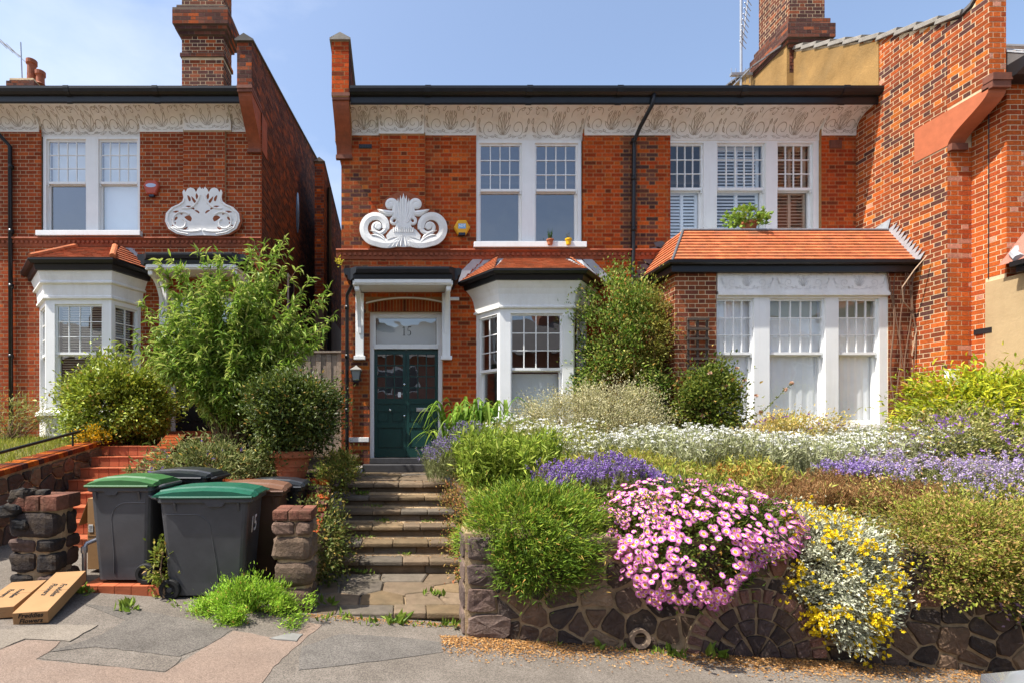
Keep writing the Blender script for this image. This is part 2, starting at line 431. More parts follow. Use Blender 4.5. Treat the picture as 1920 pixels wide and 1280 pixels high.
def curtain(win, O, U, N, a, b, z0, z1, d, mat, amp=.018, waves=6, ph=0):
    O, U, N = Vector(O), Vector(U).normalized(), Vector(N).normalized(); n = 60; V = []
    for zz in (z0, z1):
        for i in range(n+1):
            t = i/n; V.append(O+U*(a+(b-a)*t)+Vector((0, 0, zz))-N*(d+amp*math.sin(waves*2*PI*t+ph)+.4*amp*math.sin(2.7*waves*2*PI*t+ph*2)))
    me = np_mesh('curtain', [v-org(win) for v in V], [(i, i+1, n+2+i, n+1+i) for i in range(n)], None, [mat], True)
    return link_mesh('curtain', me, win)
def slats(win, O, U, N, a, b, z0, z1, d, mat, pitch=.06, tilt=.5, depth=.05, name='blind_slat', skip=0, th=.004):
    O, U, N = Vector(O), Vector(U).normalized(), Vector(N).normalized(); Z = Vector((0, 0, 1))
    t = (N*math.cos(tilt)+Z*math.sin(tilt)); q = t.cross(U)
    L = (b-a)/2
    V = []; 
    mb = MB(); mb.obox((0, 0, 0), U*L, t*depth/2, q*th/2); me = np_mesh(name, mb.v, np.array(mb.f), None, [mat])
    z = z0
    while z < z1:
        o = link_mesh(name, me, win, O+U*(a+b)/2+Z*z-N*d); z += pitch
# ------------------------------------------------------------ house parts shared by the two mirrored houses
class HL:
    def __init__(s, x0, sg, Y0, dz): s.x0, s.sg, s.Y0, s.dz = x0, sg, Y0, dz; s.U = Vector((sg, 0, 0)); s.N = Vector((0, -1, 0))
    def __call__(s, u, y, z): return Vector((s.x0+s.sg*u, s.Y0+y, z+s.dz))
    def mb(s): m = MB(); m.xf = s.__call__; return m

def cove_prof(yb, zb, t, yt=-.44, zt=7.52, st=.10):
    if t < .25: return yb, zb+st*t/.25
    th = (t-.25)/.75*PI/2
    return yb-(yb-yt)*(1-math.cos(th)), zb+st+(zt-zb-st)*math.sin(th)
def ribbon(mb, f, pts, w):
    """thin incised line following f(s,t)"""
    n = len(pts); L = []; R = []
    for i in range(n):
        a = pts[max(i-1, 0)]; b = pts[min(i+1, n-1)]
        dx, dy = b[0]-a[0], b[1]-a[1]; d = math.hypot(dx, dy) or 1
        k = w/2*(.35 if i in (0, n-1) else 1)
        L.append(f(pts[i][0]-dy/d*k, pts[i][1]+dx/d*k)); R.append(f(pts[i][0]+dy/d*k, pts[i][1]-dx/d*k))
    mb.add(L+R, [(i, i+1, n+i+1, n+i) for i in range(n-1)])
def spiral(cx, cy, r0, r1, a0, a1, n=22):
    return [(cx+(r0+(r1-r0)*i/n)*math.cos(a0+(a1-a0)*i/n), cy+(r0+(r1-r0)*i/n)*math.sin(a0+(a1-a0)*i/n)) for i in range(n+1)]
def bez(p0, p1, p2, n=10):
    return [((1-t)**2*p0[0]+2*t*(1-t)*p1[0]+t*t*p2[0], (1-t)**2*p0[1]+2*t*(1-t)*p1[1]+t*t*p2[1]) for t in [i/n for i in range(n+1)]]
def tear(p0, ang, L, w, n=7):
    """outline of a leaf lobe from p0 along ang"""
    ca, sa = math.cos(ang), math.sin(ang); A = []
    for sgn in (1, -1):
        r = [(L*t, sgn*w*math.sin(PI*t**.8)) for t in [i/n for i in range(n+1)]]
        A += r if sgn == 1 else r[::-1][1:]
    return [(p0[0]+x*ca-y*sa, p0[1]+x*sa+y*ca) for x, y in A]
def frieze_lines(mb, f, w, h, style=0, lw=.009):
    """paired scrolls, leaf lobes and a palmette in each unit of a panel w by h, mirrored about its middle"""
    n = max(1, round(w/(.95 if style == 0 else .8))); cw = w/n
    for k in range(n):
        cx = (k+.5)*cw; a = cw/2; rr = random.Random(k+style*7)
        for sx in (-1, 1):
            def R(pts): ribbon(mb, lambda s, t: f(cx+sx*min(max(s, -.02), a*.99), min(max(t, .01), h*.99)), pts, lw)
            r0 = min(.27*h, .40*a); c1 = (.52*a, .40*h)
            R(spiral(c1[0], c1[1], r0, r0*.14, -2.2, 6.3)); R(bez((.03*a, .05*h), (.20*a, .02*h), (c1[0]+r0*math.cos(-2.2), c1[1]+r0*math.sin(-2.2)), 8))
            R(bez((c1[0]-r0*.2, c1[1]+r0), (.40*a, .92*h), (.72*a, .90*h), 10)); R(spiral(.80*a, .80*h, .11*h, .02*h, 2.0, -3.5, 12))
            R(bez((c1[0]+r0*.9, c1[1]-.1*h), (.92*a, .28*h), (.90*a, .66*h), 9))
            for (x, y, an, L) in ((.22, .10, .9, .16), (.34, .08, .4, .15), (.56, .06, .15, .16), (.75, .10, .7, .17), (.84, .30, 1.2, .17), (.30, .80, 2.2, .17), (.20, .64, 1.9, .18), (.58, .84, .4, .14), (.93, .52, 1.7, .14), (.93, .90, 3.3, .10)):
                R(tear((x*a, y*h), an+rr.uniform(-.2, .2), L*h, .035*h))
            for j, (an, L) in enumerate(((PI/2-.02, .62), (1.22, .55), (.88, .40))):
                if style == 0 or j: R(tear((.02*a, .20*h), an, L*h, .055*h))

def frieze(house, H, segs, style=0):
    """segs (u0,u1,yb,zb): plaster coves under the eaves, one panel each"""
    for (u0, u1, yb, zb) in segs:
        n = 14; rings = []
        for u in (u0, u1):
            r = [H(u, *cove_prof(yb, zb, i/n)) for i in range(n+1)]
            r += [H(u, .10, 7.52), H(u, .10, zb)]
            rings.append(r)
        m = MB(); m.loft(rings); o = m.build('frieze_panel', CREAM, house)
        ln = MB(); yb_, zb_ = yb, zb
        def f(s, t):
            tt = min(max(t, 0), 1); y, z = cove_prof(yb_, zb_, tt); y2, z2 = cove_prof(yb_, zb_, min(tt+.01, 1.0)); 
            dy, dz = y2-y, z2-z; d = math.hypot(dy, dz) or 1
            return H(u0+s, y-dz/d*.003, z+dy/d*.003)
        h = .50
        frieze_lines(ln, lambda s, t: f(s, .06+t/h*.88), u1-u0, h, style)
        ln.build('scroll_ornament', INCISED, o)

def eaves(house, H, u0, u1, joints=()):
    g = H.mb()
    prof = [(-.40, 7.50), (-.44, 7.47), (-.455, 7.50), (-.46, 7.60), (-.50, 7.61), (-.545, 7.64), (-.565, 7.69), (-.565, 7.735), (-.55, 7.745), (-.54, 7.70), (-.46, 7.68), (-.42, 7.68), (-.40, 7.70)]
    g.loft([[(u0, y, z) for y, z in prof], [(u1, y, z) for y, z in prof]])
    for u in joints:
        pr = [(y-.008 if y < -.47 else y, z-.008 if z < 7.66 else z+.004) for y, z in prof]
        g.loft([[(u-.05, y, z) for y, z in pr], [(u+.05, y, z) for y, z in pr]])
    g.build('gutter', BLACK, house)
    r = MB(); pr = [(-.45, 7.72), (4.6, 10.05), (8.5, 8.2), (8.5, 7.6), (.15, 7.55)]
    r.loft([[H(u0, *p) for p in pr], [H(u1, *p) for p in pr]]); r.build('roof', SLATE, house)

def stringcourse(house, H, u0, u1, pal=(1, 1, 1)):
    m = H.mb()
    prof = [(0, 5.045), (-.075, 5.03), (-.085, 5.005), (-.055, 4.985), (-.035, 4.965), (-.03, 4.90), (-.02, 4.85), (0, 4.845)]
    m.loft([[(u0, y, z) for y, z in prof], [(u1, y, z) for y, z in prof]]); sc = m.build('string_course', TERRA, house)
    d = H.mb(); u = u0+.04
    while u < u1-.06:
        d.box(u, u+.05, -.06, -.028, 4.915, 4.962); u += .095
    d.build('dentil_row', TERRA, sc)['kind'] = 'stuff'

def off(poly, o, endflat=True):
    """offset a 4-point canted bay outline outward (local u,y); the wall ends stay on y=0"""
    P = [Vector(p) for p in poly]; c = sum(P, Vector((0, 0)))/len(P); seg = []
    for a, b in zip(P, P[1:]):
        d = (b-a).normalized(); nrm = Vector((d.y, -d.x))
        if nrm.dot((a+b)/2-c) < 0: nrm = -nrm
        seg.append((a+nrm*o, d))
    out = []
    def hit(p, d, q, e):
        k = d.x*e.y-d.y*e.x; t = ((q.x-p.x)*e.y-(q.y-p.y)*e.x)/k; return p+d*t
    wall = (Vector((0, 0)), Vector((1, 0)))
    out.append(hit(*seg[0], *wall)); 
    for s1, s2 in zip(seg, seg[1:]): out.append(hit(*s1, *s2))
    out.append(hit(*seg[-1], *wall))
    return [tuple(p) for p in out]
def bay_loft(H, name, mat, house, poly, levels, smooth=False):
    m = MB(); rings = []
    for o, z in levels: rings.append([H(p[0], p[1], z) for p in off(poly, o)]+[H(poly[-1][0]-.05, .06, z), H(poly[0][0]+.05, .06, z)])
    m.loft(rings); return m.build(name, mat, house)

def bay_window(house, H, poly, zs, zh, cols=(2, 4, 2), lower=None, split=.48, post=(.07, .2, .07)):
    P = [Vector(p) for p in poly]
    # corner posts and windows on each facet
    for i, (a, b) in enumerate(zip(P, P[1:])):
        A, B = H(a.x, a.y, zs), H(b.x, b.y, zs)
        U = (B-A).normalized(); N = Vector((U.y, -U.x, 0)); 
        if N.y > 0: N = -N
        w = (B-A).length; ps = post[i]
        sash_window(house, A, U, N, [(ps, w-ps, cols[i])], zh-zs, split, 3, None, lower[i] if lower else None, 'bay_window', frame=ps, head=.09)
    bay_loft(H, 'bay_sill', WHITEO, house, poly, [(-.02, zs-.12), (.07, zs-.11), (.07, zs-.05), (.0, zs)])
    return P

def scroll_band(mb, f, pts, w0, w1, d0=.03, d1=.055):
    """raised moulded band along pts (metres) with tapering width; f(s,t,depth)"""
    n = len(pts); L = []; Mm = []; R = []; Lb = []; Rb = []
    for i in range(n):
        a = pts[max(i-1, 0)]; b = pts[min(i+1, n-1)]
        dx, dy = b[0]-a[0], b[1]-a[1]; d = math.hypot(dx, dy) or 1; k = (w0+(w1-w0)*i/(n-1))/2
        nx, ny = -dy/d, dx/d; x, y = pts[i]
        L.append(f(x+nx*k, y+ny*k, d0)); R.append(f(x-nx*k, y-ny*k, d0)); Mm.append(f(x, y, d1))
        Lb.append(f(x+nx*k, y+ny*k, 0)); Rb.append(f(x-nx*k, y-ny*k, 0))
    V = Lb+L+Mm+R+Rb; fs = []
    for k in range(4):
        for i in range(n-1): fs.append((k*n+i, k*n+i+1, (k+1)*n+i+1, (k+1)*n+i))
    fs.append((0, n, 2*n, 3*n, 4*n)); fs.append((n-1, 2*n-1, 3*n-1, 4*n-1, 5*n-1))
    mb.add(V, fs)
def leaf_relief(mb, f, p0, p1, w, bend=0, d0=.03, d1=.046):
    dx, dy = p1[0]-p0[0], p1[1]-p0[1]; d = math.hypot(dx, dy); nx, ny = -dy/d, dx/d
    c = bez(p0, ((p0[0]+p1[0])/2+nx*bend, (p0[1]+p1[1])/2+ny*bend), p1, 8); n = len(c)
    L = []; R = []; Mm = []; Lb = []; Rb = []
    for i, (x, y) in enumerate(c):
        t = i/(n-1); k = w/2*(math.sin(PI*min(1, .18+t*.82))**.8)+.001
        L.append(f(x+nx*k, y+ny*k, d0)); R.append(f(x-nx*k, y-ny*k, d0)); Mm.append(f(x, y, d1)); Lb.append(f(x+nx*k, y+ny*k, 0)); Rb.append(f(x-nx*k, y-ny*k, 0))
    fs = []
    for k in range(4):
        for i in range(n-1): fs.append((k*n+i, k*n+i+1, (k+1)*n+i+1, (k+1)*n+i))
    mb.add(Lb+L+Mm+R+Rb, fs)
def disc_relief(mb, f, cx, cy, r, d0=.045, d1=.07, n=16):
    V = [f(cx+r*math.cos(2*PI*i/n), cy+r*math.sin(2*PI*i/n), 0) for i in range(n)]+[f(cx+r*math.cos(2*PI*i/n), cy+r*math.sin(2*PI*i/n), d0) for i in range(n)]+[f(cx+r*.75*math.cos(2*PI*i/n), cy+r*.75*math.sin(2*PI*i/n), d1) for i in range(n)]
    mb.add(V, [(i, (i+1) % n, n+(i+1) % n, n+i) for i in range(n)]+[(n+i, n+(i+1) % n, 2*n+(i+1) % n, 2*n+i) for i in range(n)]+[tuple(range(2*n, 3*n))])
def plate(mb, f, pts, d):
    n = len(pts); mb.add([f(x, y, 0) for x, y in pts]+[f(x, y, d) for x, y in pts], [tuple(range(n, 2*n))]+[(i, (i+1) % n, n+(i+1) % n, n+i) for i in range(n)])

def porch_canopy(house, H, u0, u1):
    """flat canopy on two bracketed posts; local metres of the right-hand house"""
    fr = -.75
    g = H.mb(); prof = [(fr+.10, 4.27), (fr+.055, 4.30), (fr+.05, 4.36), (fr, 4.38), (fr-.015, 4.44), (fr-.015, 4.475), (fr, 4.485), (fr+.12, 4.49)]
    g.loft([[(u0+.10+(fr+.10-y), y, z) for y, z in prof], [(u1-.10-(fr+.10-y), y, z) for y, z in prof]])
    for (e, s) in ((u0, 1), (u1, -1)):
        g.loft([[(e+s*(y-fr), fr+.10, z) for y, z in prof], [(e+s*(y-fr), -.012, z) for y, z in prof]])
    g.box(u0+.12, u1-.12, fr+.12, -.012, 4.44, 4.488)
    can = g.build('porch_canopy', BLACK, house)
    w = H.mb(); w.box(u0+.14, u1-.14, fr+.10, fr+.13, 4.20, 4.436); w.box(u0+.14, u1-.14, fr+.13, -.012, 4.235, 4.26); w.box(u0+.14, u0+.17, fr+.13, -.012, 4.20, 4.235); w.box(u1-.17, u1-.14, fr+.13, -.012, 4.20, 4.235)
    w.box(u0+.17, u1-.17, fr+.075, fr+.098, 4.225, 4.29)
    w.build('soffit', WHITE, can)
    for e, s in ((u0+.155, 1), (u1-.155, -1)):
        p = H.mb(); a, b = sorted((e-.02*s, e+.13*s))
        p.box(a, b, -.10, -.012, 3.02, 4.20); p.box(a-.03, b+.03, -.125, -.010, 2.97, 3.04)
        m_ = (a+b)/2
        arc = [(-.10-(1-math.cos(k*PI/2/9))*.48, 3.52+math.sin(k*PI/2/9)*.66) for k in range(10)]
        n = len(arc); out = [(y-.02, z-.075) for y, z in arc][::-1]
        loop = arc+out
        p.loft([[(m_-.035, y, z) for y, z in loop], [(m_+.035, y, z) for y, z in loop]])
        p.box(m_-.04, m_+.04, fr+.14, -.10, 4.12, 4.195)
        p.build('bracket_post', WHITE, can, bevel=.006)

def door_set(house, H, uc, w, z0, zt, zh, numbered=True):
    """white frame, fanlight and a two-leaf panelled door; recessed behind the wall"""
    f = H.mb(); a, b = uc-w/2, uc+w/2; y0, y1 = .12, .24
    f.box(a, a+.075, y0, y1, z0, zh); f.box(b-.075, b, y0, y1, z0, zh); f.box(a+.075, b-.075, y0, y1, zh-.07, zh); f.box(a+.075, b-.075, y0-.02, y1, zt, zt+.085)
    f.box(a+.075, a+.105, y0+.02, y1, zt+.085, zh-.07); f.box(b-.105, b-.075, y0+.02, y1, zt+.085, zh-.07); f.box(a+.105, b-.105, y0+.02, y1, zh-.10, zh-.07)
    fr = f.build('door_frame', WHITE, house)
    p = [H(a+.105, y0+.06, zt+.085), H(b-.105, y0+.06, zt+.085), H(b-.105, y0+.06, zh-.10), H(a+.105, y0+.06, zh-.10)]
    ctr = sum(p, Vector())/4; link_mesh('fanlight', np_mesh('fanlight', [q-ctr for q in p], [(0, 1, 2, 3)], None, [GLASS]), fr, ctr)
    bl = H.mb(); bl.box(a+.105, b-.105, y0+.30, y0+.305, zt+.02, zh-.05); bl.build('fanlight_blind', BLIND, fr)
    if numbered:
        nm = H.mb()
        def g(x, z, d=0): return (uc+.02+x, y0+.055, (zt+zh)/2+.0+z)
        def poly(pts): nm.add([g(x, z) for x, z in pts]+[(q[0], q[1]+.004, q[2]) for q in [g(x, z) for x, z in pts]], [tuple(range(len(pts)))])
        hh = .085
        poly([(-.085, -hh), (-.035, -hh), (-.035, -hh+.008), (-.085, -hh+.008)]); poly([(-.067, -hh+.008), (-.052, -hh+.008), (-.052, hh), (-.067, hh)]); poly([(-.067, hh), (-.090, hh-.025), (-.090, hh-.032), (-.067, hh-.016)])
        poly([(.015, hh), (.075, hh), (.08, hh+.012), (.074, hh-.016), (.022, hh-.016), (.020, hh)]); poly([(.015, hh), (.023, hh), (.016, .012), (.008, .008)])
        arc = [(.035+.040*math.cos(t), -.035+.052*math.sin(t)) for t in [2.2-(2.2+2.5)*i/14 for i in range(15)]]
        arc2 = [(.035+(.040-.016*math.sin(PI*i/14))*math.cos(t), -.035+(.052-.008)*math.sin(t)) for i, t in enumerate([2.2-(2.2+2.5)*i/14 for i in range(15)])]
        for i in range(14): poly([arc[i], arc[i+1], arc2[i+1], arc2[i]])
        nm.build('house_number', M('number_paint', (.02, .02, .022), .5, 0), fr)
    for k in (0, 1):
        da, db = (a+.078, uc-.004) if k == 0 else (uc+.004, b-.078)
        d = H.mb(); y2, y3 = .165, .21; zt2 = zt-.004; W = db-da
        zg = z0+(zt-z0)*.545; st = .06
        d.box(da, da+st, y2, y3, z0+.01, zt2); d.box(db-st, db, y2, y3, z0+.01, zt2)
        d.box(da+st, db-st, y2, y3, zt2-.09, zt2); d.box(da+st, db-st, y2, y3, zg-.10, zg); d.box(da+st, db-st, y2, y3, z0+.01, z0+.17)
        zmid = z0+.62; d.box(da+st, db-st, y2, y3, zmid-.05, zmid+.05); d.box(da+st, db-st, y2+.012, y3, zmid+.26, zg-.10)
        mc = (da+db)/2; d.box(mc-.03, mc+.03, y2, y3, zmid+.05, zmid+.26)
        d.box(da+st, db-st, y2+.022, y3-.002, z0+.17, zmid+.26)
        for (p0, p1, q0, q1) in ((da+st+.025, db-st-.025, z0+.20, zmid-.08), (da+st+.02, mc-.05, zmid+.075, zmid+.235), (mc+.05, db-st-.02, zmid+.075, zmid+.235)):
            d.box(p0, p1, y2+.01, y2+.022, q0, q1)
        gw = (W-2*st)/3; gh = (zt2-.09-zg)/4
        for i in (1, 2): d.box(da+st+i*gw-.011, da+st+i*gw+.011, y2+.008, y3-.006, zg, zt2-.09)
        for i in (1, 2, 3): d.box(da+st, db-st, y2+.010, y3-.008, zg+i*gh-.011, zg+i*gh+.011)
        leaf = d.build('door_leaf', GREENP, house, bevel=0)
        for i in range(3):
            for j in range(4):
                yy = y2+.026+random.uniform(-.001, .001)
                p = [H(da+st+x*gw, yy, zg+z*gh) for x, z in ((i, j), (i+1, j), (i+1, j+1), (i, j+1))]; ctr = sum(p, Vector())/4
                q = [c-ctr for c in p]; tl = Vector((0, random.uniform(-.004, .004), 0)); q[1] += tl; q[2] += tl
                link_mesh('pane', np_mesh('pane', q, [(0, 1, 2, 3)], None, [GLASS]), leaf, ctr)
        if k == 0:
            kn = H.mb(); kn.lathe((mc, y2, zg-.22), [(.008, .0), (.010, .02), (.024, .03), (.026, .045), (.016, .058), (.003, .062)], 14, (0, -1, 0)); kn.build('door_knob', CHROME, leaf, True)
            for zz in (zg+.27, zg-.33):
                lk_ = H.mb(); lk_.lathe((db-.03, y2+.001, zz), [(.018, 0), (.018, .012), (.006, .016)], 12, (0, -1, 0)); lk_.build('lock', CHROME, leaf)
            nt_ = H.mb(); nt_.box(db-st-.09, db-st-.035, y2+.019, y2+.021, zg+.03, zg+.13); nt_.build('paper_notice', WHITE, leaf)
        else:
            lb = H.mb(); lb.box(mc-.11, mc+.11, y2-.012, y2+.02, zg-.245, zg-.175); lb.box(mc-.085, mc+.085, y2-.018, y2-.011, zg-.228, zg-.192); lb.build('letter_box', M('brushed_steel', (.55, .55, .53), .35, .1, 9, 0, 1, .5, 1), leaf, bevel=.003)
    bk = H.mb(); bk.box(a, b, .9, .92, z0, zh); bk.build('hall_wall', DARKROOM, house)
# ============================================================ the house with the green door
H0 = HL(-1.2, 1, 9.5, 0)
house = thing('brick_house', 'red brick house with green double front door, canted bay and yellow alarm box', 'house', H0(0, 0, 1.0))
Z1 = 1.0
core_h = [(.53, 1.90, 0, 2.89), (2.53, 4.545, 4.10, 6.31), (2.62, 4.52, .62, 2.85)]
bh = [(.53, 1.90, 0, 2.89), (.46, 1.97, 2.87, 3.16), (2.53, 4.52, 4.06, 6.3), (2.56, 4.58, 0, 3.35)]
cw = MB(); core(cw, H0(0, 0, Z1), (1, 0, 0), (0, -1, 0), 5.55, 6.3, core_h, .3)
core(cw, H0(.02, .3, Z1), (0, 1, 0), (-1, 0, 0), 8.2, 6.4, [], .3)
wall = cw.build('wall', MORTAR_D, house)
B0 = Bricks()
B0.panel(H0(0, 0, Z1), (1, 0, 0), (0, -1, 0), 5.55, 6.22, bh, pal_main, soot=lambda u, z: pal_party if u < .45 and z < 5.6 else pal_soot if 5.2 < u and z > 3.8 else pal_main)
pm = H0.mb(); pm.box(.73, 1.57, -.055, .0, 5.62, 7.2); pm.build('pilaster', MORTAR_D, house)
B0.panel(H0(.73, -.055, 5.65), (1, 0, 0), (0, -1, 0), .84, 1.5, [], pal_main)
B0.build(wall, lambda c: (c.z if c.x < 1.3 and 5.1 < c.z < 7.1 else None), 290)
# door arch of soldier bricks and the thin white label line
ar = H0.mb(); n = 24
for i in range(n):
    u0 = .50+i*1.43/n; um = u0+.715/n; rise = .10*(1-((um-1.215)/.75)**2)
    ar.col = tuple(q*.62 for q in pal_main())
    ar.prism([(u0+.007, -.008, 3.885), (u0+1.43/n-.007, -.008, 3.885), (u0+1.43/n-.007, -.008, 4.00+rise), (u0+.007, -.008, 4.00+rise)], (0, .05, 0))
ao = ar.build('soldier_arch', BRICK, house)
ln = H0.mb(); pts = [(.46+1.51*i/20, -.02, 4.03+.10*(1-((.46+1.51*i/20-1.215)/.755)**2)) for i in range(21)]
ln.loft([[(u, -.028, z-.012), (u, -.028, z+.012), (u, .02, z+.012), (u, .02, z-.012)] for u, y, z in pts]); ln.build('arch_moulding', CREAM, house)
door_set(house, H0, 1.215, 1.37, 1.14, 3.20, 3.89)
th = H0.mb(); th.box(.53, 1.90, -.02, .26, 1.04, 1.14); th.build('threshold', M('dark_slate_step', (.05, .048, .05), .55, .2, 8, .1, 40), house, bevel=.008)
th = H0.mb(); th.box(.42, 2.02, -.30, -.02, .9, 1.035); th.build('door_step', MATS['dark_slate_step'], house, bevel=.012)
pl = H0.mb(); pl.box(.14, .52, -.035, .02, 1.44, 1.53); pl.build('plinth_stone', WHITEO, house, bevel=.01)
porch_canopy(house, H0, .14, 2.17)
frieze(house, H0, [(.15, .70, -.02, 7.17), (.705, 1.55, -.075, 7.17), (1.555, 2.53, -.02, 7.17), (2.535, 4.55, .05, 7.11), (4.555, 5.55, -.02, 7.17)])
eaves(house, H0, .22, 5.55, (1.6, 3.4, 5.0))
stringcourse(house, H0, -.09, 5.55)
vb = H0.mb(); vb.box(.33, .57, -.02, .02, 6.93, 7.00)
for k in range(5): vb.box(.345+k*.045, .365+k*.045, -.026, -.018, 6.935, 6.995)
vb.build('air_brick', IRON, house)
# gable parapet with kneeler and corbel
pp = [(-.55, 7.55), (-.55, 8.56), (.4, 8.34), (4.6, 10.3), (4.6, 7.0), (-.12, 7.0), (-.12, 7.2)]
pm = MB(); pm.loft([[H0(-.10, y, z) for y, z in pp], [H0(.20, y, z) for y, z in pp]]); par = pm.build('parapet', MORTAR_D, house)
BP = Bricks(); BP.panel(H0(-.10, -.55, 7.62), (1, 0, 0), (0, -1, 0), .30, .95, [], pal_main, ext=(.0025, .0025)); BP.panel(H0(.20, -.55, 7.62), (0, 1, 0), (1, 0, 0), 1.6, 1.6, [], pal_soot, top=lambda u: .92-.2*u); BP.build(par, None)
cp = MB()
cp.loft([[H0(-.135, -.59, 8.56), H0(.05, -.59, 8.66), H0(.235, -.59, 8.56), H0(.235, -.59, 8.53), H0(-.135, -.59, 8.53)], [H0(-.135, .4, 8.34), H0(.05, .4, 8.44), H0(.235, .4, 8.34), H0(.235, .4, 8.31), H0(-.135, .4, 8.31)], [H0(-.135, 4.6, 10.32), H0(.05, 4.6, 10.42), H0(.235, 4.6, 10.32), H0(.235, 4.6, 10.29), H0(-.135, 4.6, 10.29)]])
cp.build('coping', STONE, par)
def corbel_profile(y0, z0, d, h, n=12):
    """S-shaped underside from the wall (y0,z0) out by d over height h"""
    return [(y0-d*(3*t*t-2*t**3), z0+h*t) for t in [i/n for i in range(n+1)]]
def corbel(parent, H, u0, u1, y0, z0, d, h, back=.02):
    p = corbel_profile(y0, z0, d, h); p += [(y0+back, z0+h), (y0+back, z0)]
    m = MB(); m.loft([[H(u0, *q) for q in p], [H(u1, *q) for q in p]]); m.build('corbel', TERRA, parent)
    a, b = sorted((u0, u1)); DT = M('dark_terracotta', (.17, .06, .035), .8, .2, 10, .2, 60)
    for q in ((a-.012, b+.012, y0-d-.03, y0+back, z0+h, z0+h+.06), (a-.02, b+.02, y0-d-.045, y0+back, z0+h+.06, z0+h+.12), (a-.01, b+.01, y0-.06, y0+back, z0-.07, z0)): s = H.mb(); s.box(*q); s.build('corbel_moulding', DT, parent)
corbel(par, H0, -.085, .195, -.01, 6.78, .50, .72)
# upper window
sash_window(house, H0(2.53, .03, 5.12), H0.U, H0.N, [(.06, .86, 4), (1.11, 1.92, 4)], 1.98, .47, 3, (.055, -.07, .03, .14))
# canted bay
poly0 = [(2.53, 0), (2.87, -.55), (4.17, -.55), (4.60, 0)]
def low_blind(z0f=0, frac=.95):
    def f(li, win, B, a, b, zs, zt):
        m = MB(); B(m, a+.03, b-.03, .1, zs*frac, .19, .195); m.build('roller_blind', BLIND, win)
    return f
bay_window(house, H0, poly0, 1.62, 3.81, (2, 4, 2), [None, low_blind(), None], .48, (.07, .19, .07))
bw = MB(); q = off(poly0, -.03); bw.loft([[H0(p[0], p[1], .9) for p in q], [H0(p[0], p[1], 1.52) for p in q]]); bw.build('bay_base', WHITEO, house)
bay_loft(H0, 'bay_frieze', WHITEO, house, poly0, [(.0, 3.80), (.045, 3.81), (.045, 3.84), (.02, 3.86), (.03, 3.93), (.05, 4.05), (.085, 4.14), (.13, 4.21), (.165, 4.255)])
bay_loft(H0, 'bay_gutter', BLACK, house, poly0, [(.14, 4.25), (.19, 4.26), (.21, 4.34), (.26, 4.35), (.30, 4.39), (.30, 4.42), (.25, 4.425)])
def bay_roof(house, H, poly, o, ze, zt, top, pal=None, hips=False):
    e = off(poly, o); E = [H(p[0], p[1], ze) for p in e]; T = [H(p[0], p[1], zt) for p in top]
    m = MB(); m.loft([E+[H(e[-1][0], .08, ze)], T+[H(top[-1][0], .08, zt)]], False); m.add(E, [(0, 1, 2, 3)]); r = m.build('bay_roof', LEAD, house)
    for i in range(3): tiles(r, E[i], E[i+1], T[i+1], T[i], pal=pal, part=True, maxn=95)
    if hips:
        for i in (1, 2):
            h = MB(); d = T[i]-E[i]
            for k in range(3): h.tube([E[i]+d*(k/3)+Vector((0, 0, .03)), E[i]+d*((k+1.05)/3)+Vector((0, 0, .02))], [.055, .062], 10)
            h.build('hip_tile', TILE, r)
    return r, E, T
def pal_tile_red():
    k = random.uniform(.75, 1.15); return (.72*k, .62*k, .62*k)
r0, E0, T0 = bay_roof(house, H0, poly0, .26, 4.425, 4.86, [(2.66, -.0), (3.05, -.03), (4.16, -.03), (4.50, 0)], lambda: (random.uniform(.7, .95),)*3)
for (A, B_, s) in ((E0[0], T0[0], 1), (E0[3], T0[3], -1)):
    fl = MB(); n = 5
    for k in range(n):
        a = A.lerp(B_, k/n); b = A.lerp(B_, (k+1)/n); y = 9.488-k*.0006
        fl.prism([(a.x, y, a.z-.02), (b.x, y, b.z+.03), (b.x-s*.10, y, b.z+.075), (a.x-s*.16, y, a.z+.03)], (0, -.004, 0))
    fl.build('stepped_flashing', LEAD, r0)
# rooms behind the glass
rm = H0.mb(); rm.box(.3, 9.6, 2.6, 2.7, 1.0, 7.5); rm.box(.3, 9.6, .3, 2.6, 4.45, 4.62); rm.box(.3, 9.6, .3, 2.6, 1.0, 1.08); rm.box(2.15, 2.25, .3, 2.6, 1.08, 4.45); rm.box(5.5, 5.6, .31, 2.6, 1.08, 7.4); rm.box(9.56, 9.64, .31, 2.6, 1.08, 7.5); rm.build('room', DARKROOM, house)
